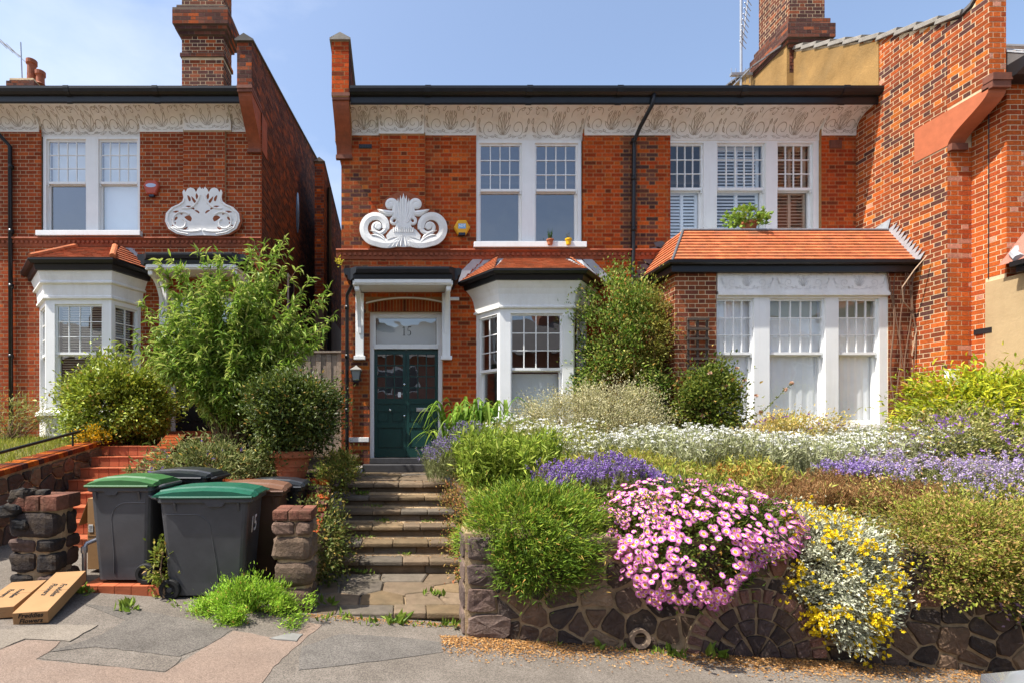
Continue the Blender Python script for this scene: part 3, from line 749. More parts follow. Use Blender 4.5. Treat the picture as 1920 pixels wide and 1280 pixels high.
# plaster cartouche
ct = Vector((H0(1.165, -.055, 5.05))); 
def fc(x, y, d): return Vector((ct.x+x, ct.y-.004-d, ct.z+y))
bk = MB(); out = [(.0, -.02), (.30, -.02), (.55, .02), (.72, .12), (.80, .28), (.80, .45), (.70, .60), (.55, .68), (.40, .72), (.34, .90), (.20, .98), (.10, 1.02), (0, 1.04)]
plate(bk, lambda x, y, d: fc(x, y, d), out+[(-x, y) for x, y in out[::-1][1:-1]], .028); bk.build('cartouche_backing', M('terracotta_plaque', (.30, .085, .035), .85, .2, 12, .3, 60), house)
cm = MB(); fz = lambda x, y, d: fc(x, y, d+.026)
for s in (-1, 1):
    f = lambda x, y, d, s=s: fz(s*x, y, d)
    scroll_band(cm, f, bez((.10, .10), (.30, .02), (.50, .09), 8)+spiral(.50, .36, .265, .17, -1.35, 3.3, 26), .17, .13, .036, .046)
    scroll_band(cm, f, spiral(.47, .37, .15, .05, 3.0, 8.6, 24), .085, .05, .034, .044)
    disc_relief(cm, f, .465, .375, .065, .04, .046)
    scroll_band(cm, f, [(.14, .52), (.16, .62)]+spiral(.235, .775, .095, .03, 3.6, -3.2, 24), .115, .05, .035, .045)
    disc_relief(cm, f, .235, .775, .045, .04, .046)
    leaf_relief(cm, f, (.17, .63), (.48, .69), .09, -.05); leaf_relief(cm, f, (.20, .60), (.42, .66), .07, -.05)
    scroll_band(cm, f, spiral(.165, .47, .08, .03, 2.4, -3.4, 18), .065, .04, .034, .044)
    leaf_relief(cm, f, (.30, .05), (.60, .22), .09, .09); leaf_relief(cm, f, (.36, .16), (.62, .30), .06, .06)
    for (x1, y1, b, w) in ((.055, .95, -.02, .07), (.10, .90, -.04, .07), (.15, .70, -.03, .06), (.17, .58, -.02, .05)): leaf_relief(cm, f, (.015, .40), (x1, y1), w, b)
    plate(cm, f, [(0, .20), (.20, .16), (.30, .12), (.32, .20), (.24, .30), (.15, .36), (.13, .42), (0, .44)], .045)
    for k, x1 in enumerate((.05, .13, .21, .29)): leaf_relief(cm, f, (.01+k*.012, .20), (x1, -.005), .07, .02)
    plate(cm, f, [(0, .19), (.06, .20), (.16, .03), (.12, .0), (0, .0)], .02)
    for k in range(5): leaf_relief(cm, f, (.02+k*.038, .26), (.02+k*.042, .36), .022, 0, .045, .062)
    plate(cm, f, [(0, .95), (.05, .86), (.08, .6), (.12, .42), (0, .40)], .03)
leaf_relief(cm, fz, (0, .40), (0, .985), .10, 0)
cm.build('cartouche', WHITEO, house)
# rainwater pipe beside the porch
dp = H0.mb(); dp.tube([(.30, -.40, 4.33), (.24, -.30, 4.30), (.12, -.10, 4.16), (.115, -.07, 4.05), (.115, -.07, 1.55), (.115, -.07, 1.0)], .034, 10)
for z in (3.9, 3.0, 2.0): dp.tube([(.115, -.07, z), (.115, -.07, z+.07)], .043, 10)
dp.build('downpipe', BLACK, house, True)
ov = H0.mb(); ov.tube([(2.02, -.06, 4.10), (2.20, -.06, 4.10)], .03, 10); ov.build('overflow_pipe', WHITE, house)

# ============================================================ attached neighbour: upper shuttered window and tiled ground-floor bay
nb = thing('brick_house', 'red brick house with shuttered upper windows and orange tiled square bay', 'house', H0(5.55, 0, 1.0))
cw = MB(); core(cw, H0(5.55, 0, Z1), (1, 0, 0), (0, -1, 0), 4.10, 6.3, [(.62, 3.45, 4.05, 6.31)], .3)
wn = cw.build('wall', MORTAR_D, nb)
B1 = Bricks(); B1.panel(H0(5.55, 0, Z1), (1, 0, 0), (0, -1, 0), 4.10, 6.22, [(.62, 3.45, 4.0, 6.3)], pal_main, soot=lambda u, z: pal_soot if u < .35 and z > 3.6 and random.random() < .7 else pal_main)
eaves(nb, H0, 5.552, 9.66, (7.2, 9.0))
frieze(nb, H0, [(5.555, 6.17, -.02, 7.17), (6.175, 9.0, .05, 7.11), (9.005, 9.64, -.02, 7.17)])
stringcourse(nb, H0, 5.555, 6.1)
vb = H0.mb(); vb.box(9.15, 9.37, -.02, .02, 6.93, 7.08)
for k in range(4): vb.box(9.165+k*.05, 9.19+k*.05, -.026, -.018, 6.94, 7.07)
vb.build('air_brick', M('dark_terracotta', (.17, .06, .035)), nb)
SHUT = M('shutter_paint', (.74, .78, .80), .5, .03, 3); SHUT2 = M('brown_shutter', (.35, .29, .22), .5, .08, 3)
O1, U1, N1 = H0(6.17, .06, 5.14), Vector((1, 0, 0)), Vector((0, -1, 0))
def shutters(li, win, B, a, b, zs, zt):
    m = MB(); mm = (a+b)/2; mat = SHUT2 if li == 2 else SHUT
    zz = zt if li else zs-.0
    for x in (a+.03, mm-.03, b-.085): B(m, x, x+.055, .12, zz, .150, .185)
    B(m, a+.03, b-.03, zz-.06, zz, .151, .184); B(m, a+.03, b-.03, zs-.05, zs+.02, .152, .183)
    m.build('shutter_frame', mat, win)
    tl = -1.02 if li == 0 else -.85 if li == 1 else -.72
    for (x0, x1) in ((a+.085, mm-.03), (mm+.025, b-.085)):
        slats(win, O1, U1, N1, x0, x1, .15, zs-.06, .168, mat, .062, tl, .06, 'shutter_slat', 0, .005)
        if li: slats(win, O1, U1, N1, x0, x1, zs+.05, zt-.07, .168, mat, .062, tl, .06, 'shutter_slat', 0, .005)
sash_window(nb, O1, U1, N1, [(.0, .66, 4), (.91, 1.83, 5), (2.05, 2.73, 4)], 1.98, .46, 3, None, shutters, frame=.10, glass_mat=GLASSD)
# ground-floor square bay
YB = 8.45
bx_ = MB(); core(bx_, (4.5, YB, 1.0), (1, 0, 0), (0, -1, 0), 3.95, 3.35, [(.69, 3.55, .72, 3.34)], .28)
core(bx_, (4.5, 9.48, 1.0), (0, -1, 0), (-1, 0, 0), .75, 3.35, [], .25)
wb = bx_.build('bay_wall', MORTAR_L, nb)
B1b = Bricks()
def pal_bayw():
    r = random.random(); k = random.uniform(.8, 1.2); c = (.27, .075, .03) if r < .5 else (.19, .055, .03) if r < .78 else (.38, .10, .035)
    return tuple(x*k for x in c)
B1b.panel((4.5, YB, 1.0), (1, 0, 0), (0, -1, 0), 3.95, 3.32, [(.69, 3.55, .6, 3.4)], pal_bayw)
B1b.panel((4.5, 9.48, 1.0), (0, -1, 0), (-1, 0, 0), 1.03, 3.32, [], pal_bayw, ext=(0, .0025))
B1b.build(wb, lambda c: (c.z if c.y < 8.5 and c.x < 5.3 and c.z > 1.7 else c.z-2 if c.y < 8.5 and c.z > 1.7 else None), 190)
B1.build(wn, lambda c: (c.z if c.z > 5.0 else None), 100)
O2 = Vector((5.19, YB+.006, 1.72))
def nets(li, win, B, a, b, zs, zt):
    curtain(win, O2, U1, N1, a-.12, b+.12, .06, zt, .142, CURT, .007, 6+li, li*1.3)
    if li:
        m = MB(); B(m, a+.03, b-.03, zt-.30, zt-.02, .1275, .1295); m.build('roman_blind', M('olive_blind', (.33, .32, .24), .9, .05), win)
sash_window(nb, O2, U1, N1, [(.0, .63, 4), (.89, 1.82, 5), (2.04, 2.72, 4)], 2.20, .44, 3, None, nets, frame=.14, head=.06, glass_mat=GLASSD)
fp = MB(); fp.box(5.20, 8.045, YB-.02, YB+.12, 3.925, 4.33); fp.box(5.20, 8.045, YB-.05, YB+.1, 3.90, 3.945); fp.box(5.20, 8.045, YB-.035, YB+.1, 3.945, 3.975)
fpo = fp.build('bay_frieze', WHITEO, nb)
sl2 = MB(); frieze_lines(sl2, lambda s, t: Vector((5.22+s, YB-.0235, 3.995+t)), 2.8, .30, 0, .008); sl2.build('scroll_ornament', M('white_relief', (.66, .65, .62), .8, .05), fpo)
sl = MB(); sl.box(5.3, 8.26, YB-.10, YB+.1, 1.66, 1.72); sl.build('stone_sill', STONE, nb, bevel=.01)
# its hipped tile roof
zE, zR, yE, yR, xE, xR = 4.42, 5.14, 8.35, 8.86, 4.39, 4.86
rb = MB(); rb.add([(xE, 9.488, zE), (xE, yE, zE), (8.445, yE, zE), (8.445, yR, zR), (xR, yR, zR), (xR, 9.488, zR), (8.445, 9.488, zR)], [(1, 2, 3, 4), (0, 1, 4, 5), (4, 3, 6, 5), (0, 1, 2)])
rf = rb.build('bay_roof', LEAD, nb)
def pal_or():
    k = random.uniform(.86, 1.12); return (k, k*random.uniform(.95, 1.05), k)
tiles(rf, (xE, yE, zE), (8.43, yE, zE), (8.43, yR, zR), (xR, yR, zR), gauge=.083, pal=pal_or, maxn=285, wd=.166)
tiles(rf, (xE, 9.488, zE), (xE, yE, zE), (xR, yR, zR), (xR, 9.488, zR), gauge=.083, pal=pal_or, part=False)
hp = MB(); hp.tube([(xE, yE, zE+.02), (xR, yR, zR+.02)], .022, 8); hp.tube([(xR, yR, zR+.015), (8.44, yR, zR+.015)], .025, 8); hp.build('lead_hip', M('dark_lead', (.10, .10, .105), .5, .2), rf)
ap = MB(); ap.box(xR, 8.44, yR-.03, yR+.10, zR+.012, zR+.03); ap.build('lead_ridge', LEAD, rf)
gt = MB(); pr = [(.0, -.13), (-.0, -.02), (-.05, -.02), (-.085, 0), (-.09, .045), (-.06, .05), (-.02, .02), (.06, .02), (.2, .02), (.2, -.13)]
gt.loft([[(xE+d, 9.47, zE+h-.02) for d, h in pr], [(xE+d, yE+d, zE+h-.02) for d, h in pr], [(8.44, yE+d, zE+h-.02) for d, h in pr]]); gt.build('bay_gutter', BLACK, nb)
fl = MB(); n = 11
for k in range(n):
    a = Vector((8.436, yE, zE)).lerp(Vector((8.436, yR, zR)), k/n); b = Vector((8.436, yE, zE)).lerp(Vector((8.436, yR, zR)), (k+1)/n); mdl = (a+b)/2
    fl.prism([(8.432, a.y+.02, a.z-.02), (8.432, b.y+.02, b.z-.02), (8.432, b.y-.05, b.z+.035), (8.432, mdl.y-.15, mdl.z+.11), (8.432, a.y-.05, a.z+.035)], (.008, 0, 0))
fl.prism([(8.43, yR, zR), (8.43, 9.45, zR), (8.43, 9.45, zR+.06), (8.43, yR-.06, zR+.20)], (.008, 0, 0))
fl.build('stepped_flashing', LEAD, rf)
fl = MB()
for k in range(7):
    a = Vector((xE, 9.486, zE)).lerp(Vector((xR, 9.486, zR)), k/7); b = Vector((xE, 9.486, zE)).lerp(Vector((xR, 9.486, zR)), (k+1)/7)
    fl.prism([(a.x+.02, 9.482, a.z-.02), (b.x+.02, 9.482, b.z), (b.x-.06, 9.482, b.z+.05), (b.x-.21, 9.482, b.z+.02), (a.x-.09, 9.482, a.z+.03)], (0, .005, 0))
fl.build('stepped_flashing', M('dark_lead', (.10, .10, .105)), rf)
dp = H0.mb(); dp.tube([(5.62, -.50, 7.62), (5.60, -.46, 7.45), (5.50, -.22, 7.2), (5.46, -.06, 7.03), (5.46, -.06, 6.8), (5.44, -.06, 4.2), (5.44, -.06, 2.0)], .036, 10)
for z in (7.0, 6.3, 5.35, 4.3): dp.tube([(5.455, -.06, z), (5.455, -.06, z+.08)], .046, 10)
dp.build('downpipe', BLACK, nb, True)

# ============================================================ taller end house: party wall, kneeler, chimney
eh = thing('brick_house', 'projecting orange brick house with party wall, ochre render and terracotta corbel', 'house', (8.45, 7.9, .9))
XP = 8.45
def ptop(Y):
    P = [(7.33, 8.22), (7.55, 7.96), (7.72, 7.93), (9.04, 8.62), (11.0, 9.90)]
    for (a, b), (c, d) in zip(P, P[1:]):
        if Y <= c: return b+(d-b)*(Y-a)/(c-a)
    return 9.9
prof = [(9.5, .9), (7.9, .9), (7.9, 6.1), (7.9, 6.62), (7.33, 6.62), (7.33, 8.22), (7.55, 7.96), (7.72, 7.93), (9.04, 8.62), (11.0, 9.90), (11.0, 7.0), (9.5, 7.0)]
pw = MB(); pw.prism([(XP, y, z) for y, z in prof], (.24, 0, 0)); 
core(pw, (XP+.24, 7.905, .9), (1, 0, 0), (0, -1, 0), .14, 6.0, [], .2)
core(pw, (8.83, 7.9, .9), (0, -1, 0), (-1, 0, 0), .455, 5.9, [], .2)
core(pw, (8.832, 7.44, 3.6), (1, 0, 0), (0, -1, 0), 3.2, 3.2, [(.55, 2.2, .5, 2.6)], .2)
wp = pw.build('party_wall', MORTAR_L, eh)
BE = Bricks()
block = (9.5-8.39, 9.5-7.87, 5.2, 5.70)
BE.panel((XP, 9.5, .9), (0, -1, 0), (-1, 0, 0), 1.6, 8.4, [block], pal_party, ext=(0, .0025), top=lambda u: ptop(9.5-u)-.9-.02,
         soot=lambda u, z: pal_bright if (z < 2.6 and random.random() < .45) or (u < .45 and random.random() < .45) else pal_party)
BE.panel((XP, 7.9, 6.675), (0, -1, 0), (-1, 0, 0), .57, 1.6, [], pal_party, ext=(0, .0025), top=lambda u: ptop(7.9-u)-6.675-.02)
BE.panel((XP, 7.33, 6.825), (1, 0, 0), (0, -1, 0), .24, 1.4, [], pal_bright)
BE.panel((XP, 7.9, .9), (1, 0, 0), (0, -1, 0), .38, 5.22, [], pal_bright)
BE.panel((8.83, 7.9, .9), (0, -1, 0), (-1, 0, 0), .46, 5.85, [(.19, .5, 0, 3.02)], pal_bright, ext=(0, .0025))
BE.panel((8.83, 7.44, 3.6), (1, 0, 0), (0, -1, 0), 3.2, 3.15, [(.5, 2.25, .5, 2.6)], pal_bright)
BE.build(wp, lambda c: (10-c.y if c.x < 8.9 and 1.9 < c.z < 7.9 else None), 290)
cb = MB(); q = [(8.40, 6.09), (8.40, 6.63), (7.33, 6.63)]; cv = [(7.885-.555*(3*t*t-2*t**3)*1.0, 6.09+.51*t) for t in [i/12 for i in range(13)]]
cb.prism([(XP-.012, y, z) for y, z in q+cv[::-1][1:]], (.262, 0, 0)); cb.build('corbel', M('orange_terracotta', (.42, .12, .05), .75, .12, 7, .12, 60), eh)
for q in ((XP-.012, XP+.255, 7.28, 7.42, 6.602, 6.70), (XP-.02, XP+.265, 7.265, 7.40, 6.70, 6.80), (XP-.005, XP+.25, 7.83, 7.895, 6.0, 6.10)): s = MB(); s.box(*q); s.build('corbel_moulding', M('dark_terracotta', (.17, .06, .035)), eh)
yr = MB(); yr.prism([(XP-.02, 9.03, 7.6), (XP-.02, 9.03, 8.58), (XP-.02, 11.02, 9.86), (XP-.02, 11.02, 7.6)], (.018, 0, 0)); yr.build('ochre_render', YREND, eh)
br = MB(); br.prism([(8.28, 11.0, 7.6), (8.28, 11.0, 10.0), (8.28, 13.3, 10.5), (8.28, 15, 9.4), (8.28, 15, 7.6)], (.5, 0, 0)); br.build('chimney_breast', YREND, eh)
k = 0; a = Vector((0, 11.15, 10.0)); b = Vector((0, 7.66, 7.93)); 
for (p, q_, nseg) in (((11.1, 9.97), (9.04, 8.63), 6), ((9.04, 8.63), (7.70, 7.94), 4)):
    p3, q3 = Vector((0, *p)), Vector((0, *q_)); d = (q3-p3)/nseg; nv = Vector((0, d.z, -d.y)).normalized()
    if nv.z < 0: nv = -nv
    for i in range(nseg):
        m = MB(); c = p3+d*(i+.5)+nv*.036+Vector((XP+.11, 0, 0)); m.obox(c, Vector((.165, 0, 0)), d*.5*1.05+nv*.026, nv*.036); m.build('coping_slab', STONE, eh, bevel=.008)
m = MB(); m.loft([[(XP-.03, y, z), (XP+.27, y, z), (XP+.27, y, z+.05), (XP-.03, y, z+.05)] for y, z in ((7.70, 7.95), (7.56, 7.99), (7.30, 8.26))]); m.build('kneeler_coping', SLATE, eh)
m = MB()
for i in range(8): m.obox((8.26, 11.3+i*.45, 10.09+i*.095), (.06, 0, 0), (0, .235, .055), (0, -.004, .018))
m.build('coping_tile', SLATE, eh)
def chimney(parent, x0, x1, y0, y1, steps, mat, pal, name='chimney'):
    """steps (z0,z1,out): stacked brick sections"""
    c = None; Bk = Bricks()
    for (a, b, o) in steps:
        m = MB(); m.box(x0-o, x1+o, y0-o, y1+o, a, b); q = m.build(name if c is None else 'corbel_course', mat if o == 0 else M('sooty_mortar', (.13, .09, .065), .95, .2), parent if c is None else c); c = c or q
    for (a, b, o) in steps:
        w, d = x1-x0+2*o, y1-y0+2*o; Bk.panel((x0-o, y0-o, a), (1, 0, 0), (0, -1, 0), w, b-a, [], pal, ext=(.0025, .0025)); Bk.panel((x1+o, y0-o, a), (0, 1, 0), (1, 0, 0), d, b-a, [], pal); Bk.panel((x0-o, y1+o, a), (0, -1, 0), (-1, 0, 0), d, b-a, [], pal)
    Bk.build(c, None); return c
chimney(eh, 8.34, 9.10, 11.0, 11.95, [(9.4, 9.92, 0), (9.92, 10.0, .04), (10.0, 10.08, .085), (10.08, 10.38, .13), (10.38, 10.53, .07), (10.53, 12.0, .0), (12.0, 12.3, .07)], MORTAR_L, pal_soot)
gt = MB(); pr = [(7.40, 6.72), (7.22, 6.74), (7.10, 6.80), (7.08, 6.92), (7.12, 6.94), (7.42, 6.94)]
gt.prism([(8.70, y, z) for y, z in pr], (3.3, 0, 0)); gt.build('gutter', BLACK, eh)
rfm = MB(); rfm.add([(8.72, 7.08, 6.93), (12.2, 7.08, 6.93), (12.2, 10.8, 9.9), (8.72, 10.8, 9.9), (12.2, 10.8, 6.9), (8.72, 10.8, 6.9)], [(0, 1, 2, 3), (3, 2, 4, 5), (0, 3, 5), (1, 2, 4)]); ro = rfm.build('roof', SLATE, eh)
tiles(ro, (8.72, 7.08, 6.94), (10.4, 7.08, 6.94), (10.4, 10.5, 9.67), (8.72, 10.5, 9.67), M('grey_roof_tile', (.34, .28, .24), .85, .2, 8, .2, 60), .11, .2, part=False)
lf = MB(); lf.prism([(8.71, 7.10, 6.95), (8.71, 7.6, 7.36), (8.95, 7.6, 7.37), (8.88, 7.10, 6.97)], (0, 0, .02)); lf.build('lead_flashing', LEAD, eh)
sash_window(eh, (9.36, 7.46, 4.1), U1, N1, [(.06, .8, 4), (.95, 1.6, 4)], 2.1, .47)
cr = MB(); cr.prism([(8.822, 7.71, .9), (8.822, 7.71, 3.91), (8.822, 6.4, 3.91), (8.822, 6.4, .9)], (2.8, 0, 0)); cr.build('rendered_bay', CREND, eh)
gt = MB(); gt.box(8.70, 11.8, 6.25, 7.22, 3.915, 4.0); gt.box(8.64, 11.8, 6.18, 7.25, 4.0, 4.07); gt.build('bay_gutter', BLACK, eh)
rfm = MB(); rfm.add([(8.70, 6.2, 4.075), (11.8, 6.2, 4.075), (11.8, 7.435, 4.6), (9.1, 7.435, 4.6), (8.70, 7.435, 4.075)], [(0, 1, 2, 3), (0, 3, 4)]); ro = rfm.build('bay_roof', M('dull_tile', (.33, .14, .10), .85, .2, 20, .3, 60), eh)
lf = MB(); lf.tube([(8.72, 7.2, 4.11), (8.80, 7.33, 4.22), (9.0, 7.42, 4.36), (9.3, 7.43, 4.52)], [.06, .05, .05, .04], 8); lf.build('lead_roll', LEAD, ro)
vb = MB(); vb.box(8.815, 8.835, 7.62, 7.86, 3.14, 3.22); vb.build('air_brick', IRON, eh)
pc = MB(); pc.box(8.40, 8.56, 7.82, 7.895, .9, 2.62); pc.build('white_post', WHITE, eh)
cb = MB(); cb.tube([(8.822, 7.66, 6.7), (8.822, 7.665, 3.95)], .006, 5); cb.build('cable', IRON, eh)
# ============================================================ left-hand house, the mirror image one step up the hill
H2 = HL(-2.9, -1, 10.25, .5)
lh = thing('brick_house', 'red brick house with red alarm box and bay, beside the brick chimney stack', 'house', H2(0, 0, 1.0))
core_h = [(.53, 1.90, 0, 2.89), (2.47, 4.49, 4.10, 6.31), (2.62, 4.40, .62, 2.85)]
bh = [(.53, 1.90, 0, 2.89), (2.47, 4.46, 4.06, 6.3), (2.5, 4.48, 0, 3.35)]
cw = MB(); core(cw, H2(.016, 0, Z1), H2.U, H2.N, 6.98, 6.3, [(a-.016, b-.016, c, d) for a, b, c, d in core_h], .3); wl = cw.build('wall', M('mortar_tan', (.42, .31, .19), .95, .2, 18, .4, 150, .1), lh)
BL = Bricks(); BL.panel(H2(0, 0, Z1), H2.U, H2.N, 7.0, 6.22, bh, pal_left)
pm = H2.mb(); pm.box(.73, 1.57, -.055, 0, 5.62, 7.2); pm.build('pilaster', MATS['mortar_tan'], lh)
BL.panel(H2(.73, -.055, 5.65), H2.U, H2.N, .84, 1.5, [], pal_left)
BL.build(wl, lambda c: (c.z if c.z > 5.5 and -8.2 < c.x else None), 290)
# flank wall seen down the alley
def ltop(Y): 
    P = [(9.57, 9.02), (12.5, 9.62), (17.2, 10.6), (25, 12)]
    for (a, b), (c, d) in zip(P, P[1:]):
        if Y <= c: return b+(d-b)*(Y-a)/(c-a)
    return 12
fw = MB(); fw.prism([(-2.91, y, z) for y, z in ((10.3, 1.2), (10.3, 8.15), (9.6, 8.15), (9.6, 9.02), (12.5, 9.6), (17.2, 10.58), (17.2, 1.2))], (-.28, 0, 0)); fwo = fw.build('flank_wall', M('mortar_dark', (.15, .105, .075), .95, .2), lh)
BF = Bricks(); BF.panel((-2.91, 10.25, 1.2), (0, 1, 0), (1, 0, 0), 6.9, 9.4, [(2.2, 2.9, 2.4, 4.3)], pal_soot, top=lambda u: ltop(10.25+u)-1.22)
BF.panel((-2.91, 9.6, 8.175), (0, 1, 0), (1, 0, 0), .65, 1.0, [], pal_soot, top=lambda u: ltop(9.6+u)-8.2)
BF.panel((-3.19, 9.6, 8.175), (1, 0, 0), (0, -1, 0), .28, .85, [], lambda: random.choice((pal_soot, pal_party))())
BF.build(fwo, None)
cp = MB(); cp.loft([[(-3.22, y, z), (-3.05, y, z+.11), (-2.87, y, z), (-2.87, y, z-.03), (-3.22, y, z-.03)] for y, z in ((9.55, 9.03), (12.5, 9.63), (17.2, 10.62))]); cp.build('coping', M('dark_coping', (.10, .09, .08), .85, .2), fwo)
HC = HL(-2.9, -1, 10.25, .5); corbel(fwo, HC, 0.02, .27, -.01, 6.80, .62, .76)
cb = MB(); cb.prism([(-2.895, 10.24, 7.3), (-2.895, 10.24, 8.05), (-2.895, 10.62, 8.05), (-2.895, 10.62, 7.3)], (-.01, 0, 0)); cb.build('corbel_tail', TERRA, fwo)
wn = MB(); wn.box(-2.93, -2.885, 12.5, 13.15, 3.62, 5.5); wn.build('side_window', WHITE, lh); wn = MB(); wn.box(-2.90, -2.878, 12.57, 13.08, 3.7, 5.42); wn.build('side_pane', M('dark_pane', (.03, .035, .045), .1, 0, 1, 0, 1, .6), lh)
wn = MB(); wn.prism([(-2.90, 13.6+.16*math.cos(t), 7.45+.55*math.sin(t)) for t in [2*PI*i/14 for i in range(14)]], (.02, 0, 0)); wn.build('oval_window', M('blue_pane', (.10, .16, .28), .15, 0, 1, 0, 1, .6), lh)
dp = MB(); dp.tube([(-2.84, 16.6, 9.6), (-2.84, 16.6, 1.2)], .06, 8); dp.build('soil_pipe', BLACK, lh)
# rear wing chimney-like parapet further down the alley
rw = thing('rear_wing', 'dark brick rear wing with pointed parapet seen through the gap between houses', 'rear wing', (-2.3, 13.7, 1.2))
m = MB(); m.prism([(-2.2, y, z) for y, z in ((13.7, 1.2), (13.7, 8.86), (16.9, 8.42), (22, 7.2), (22, 1.2))], (-.25, 0, 0)); rwo = m.build('wall', MATS['mortar_dark'], rw)
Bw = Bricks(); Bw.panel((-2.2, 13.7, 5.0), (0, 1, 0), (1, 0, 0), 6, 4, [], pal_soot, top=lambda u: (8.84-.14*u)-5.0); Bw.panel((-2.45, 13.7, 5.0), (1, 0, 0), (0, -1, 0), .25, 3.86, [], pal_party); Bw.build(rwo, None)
m = MB(); m.loft([[(-2.48, y, z), (-2.325, y, z+.12), (-2.17, y, z)] for y, z in ((13.66, 8.87), (16.9, 8.43), (22, 7.2))]); m.build('coping', MATS['dark_coping'], rw)
m = MB(); m.tube([(-2.13, 14.2, 8.4), (-2.13, 14.2, 1.2)], .06, 8); m.build('downpipe', BLACK, rw)
frieze(lh, H2, [(.10, .60, -.02, 7.17), (.605, 1.55, -.075, 7.17), (1.555, 2.47, -.02, 7.17), (2.475, 4.50, .05, 7.11), (4.505, 7.0, -.02, 7.17)], 1)
eaves(lh, H2, .27, 7.0, (1.9, 3.6, 5.2)); stringcourse(lh, H2, 0.0, 7.0)
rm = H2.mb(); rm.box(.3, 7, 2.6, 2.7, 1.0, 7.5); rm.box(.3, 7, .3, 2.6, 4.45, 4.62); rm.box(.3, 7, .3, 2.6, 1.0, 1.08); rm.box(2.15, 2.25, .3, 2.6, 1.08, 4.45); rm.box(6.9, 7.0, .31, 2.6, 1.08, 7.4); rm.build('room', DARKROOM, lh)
def lblind(li, win, B, a, b, zs, zt):
    m = MB(); B(m, a+.02, b-.02, zs if li == 1 else .1, zt, .17, .175); m.build('roller_blind', M('pale_blind', (.80, .84, .84), .8, .02), win)
sash_window(lh, H2(2.47, .03, 5.12), H2.U, H2.N, [(.06, .86, 4), (1.11, 1.92, 4)], 1.98, .47, 3, (.055, -.07, .03, .14), lblind)
polyL = [(2.45, 0), (2.70, -.60), (3.95, -.60), (4.50, 0)]
def venetian(i):
    def f(li, win, B, a, b, zs, zt):
        P = [Vector(p) for p in polyL]; A, Bq = H2(P[i].x, P[i].y, 1.55), H2(P[i+1].x, P[i+1].y, 1.55); U = (Bq-A).normalized(); N = Vector((U.y, -U.x, 0)); N = -N if N.y > 0 else N
        slats(win, A, U, N, a+.03, b-.03, .12, zt-.02, .19, M('venetian_slat', (.62, .60, .56), .6, .05), .048, .30, .042)
    return f
bay_window(lh, H2, polyL, 1.55, 3.64, (2, 4, 2), [venetian(0), venetian(1), venetian(2)], .48, (.07, .17, .07))
q = off(polyL, .0); bw = MB(); bw.loft([[H2(p[0], p[1], .9) for p in q], [H2(p[0], p[1], 1.44) for p in q]]); bw.build('bay_base', WHITEO, lh)
bay_loft(H2, 'bay_frieze', WHITEO, lh, polyL, [(.0, 3.63), (.05, 3.65), (.05, 3.69), (.03, 3.71), (.05, 3.91), (.10, 3.93), (.10, 3.96), (.075, 3.98), (.13, 4.16)])
bay_loft(H2, 'bay_gutter', BLACK, lh, polyL, [(.12, 4.15), (.17, 4.16), (.19, 4.25), (.25, 4.26), (.29, 4.31), (.29, 4.34), (.24, 4.35)])
bay_roof(lh, H2, polyL, .25, 4.35, 4.83, [(2.60, 0), (2.95, -.03), (3.75, -.03), (4.2, 0)], pal_tile_red, True)
porch_canopy(lh, H2, .14, 2.17); 
GSAVE = GREENP; GREENP = M('black_door_paint', (.012, .012, .014), .35, .1, 4)
door_set(lh, H2, 1.215, 1.37, 1.14, 3.20, 3.89, False); GREENP = GSAVE
th = H2.mb(); th.box(.53, 1.90, -.02, .26, 1.02, 1.14); th.build('threshold', TERRA, lh)
th = H2.mb(); th.box(.30, 2.15, -1.0, -.02, .8, 1.02); th.build('porch_step', TERRA, lh)
# plaster cartouche of the left house: a pierced white shield
ct2 = H2(1.165, -.055, 5.05)
def fc2(x, y, d): return Vector((ct2.x+x, ct2.y-.004-d, ct2.z+y))
half = [(0, 0), (.30, -.01), (.52, .03), (.68, .13), (.75, .28), (.73, .44), (.62, .56), (.48, .62), (.40, .68), (.38, .76), (.40, .86), (.37, .92), (.34, .86), (.30, .93), (.24, .955), (.17, .93), (.13, .86), (.09, .93), (.05, .97), (.02, .92), (0, .95)]
bk = MB(); plate(bk, fc2, [(x*1.06, -.015+y*1.03) for x, y in half]+[(-x*1.06, -.015+y*1.03) for x, y in half[::-1][1:-1]], .022); bk.build('cartouche_backing', MATS['terracotta_plaque'], lh)
cm = MB(); plate(cm, fc2, half+[(-x, y) for x, y in half[::-1][1:-1]], .045)
for s in (-1, 1):
    f = lambda x, y, d, s=s: fc2(s*x, y, d+.044)
    scroll_band(cm, f, spiral(.42, .26, .22, .06, 2.4, -4.2, 30), .05, .035, .006, .022); scroll_band(cm, f, bez((.05, .80), (.12, .5), (.40, .53), 12), .05, .03, .006, .02)
    scroll_band(cm, f, [(x*.93, .03+y*.92) for x, y in half[1:10]], .035, .03, .006, .018); scroll_band(cm, f, bez((.02, .10), (.30, .02), (.60, .16), 10), .06, .03, .006, .02)
co = cm.build('cartouche', WHITEO, lh)
for s in (-1, 1):
    f = lambda x, y, d, s=s: fc2(s*x, y, d+.0445)
    for (p0, p1, w, b) in (((.22, .30), (.36, .36), .10, .04), ((.40, .42), (.60, .46), .05, .05), ((.50, .36), (.62, .30), .05, -.03), ((.54, .26), (.62, .18), .04, -.03), ((.10, .62), (.22, .78), .05, -.02), ((.16, .52), (.34, .58), .045, .03), ((.25, .68), (.30, .80), .05, .02), ((.10, .72), (.12, .84), .05, 0), ((.06, .44), (.16, .50), .035, .02), ((.30, .16), (.44, .10), .035, -.03)):
        ho = MB(); leaf_relief(ho, f, p0, p1, w, b, .001, .002); ho.build('pierced_gap', M('brick_gap', (.24, .07, .03), .9, .2), co)
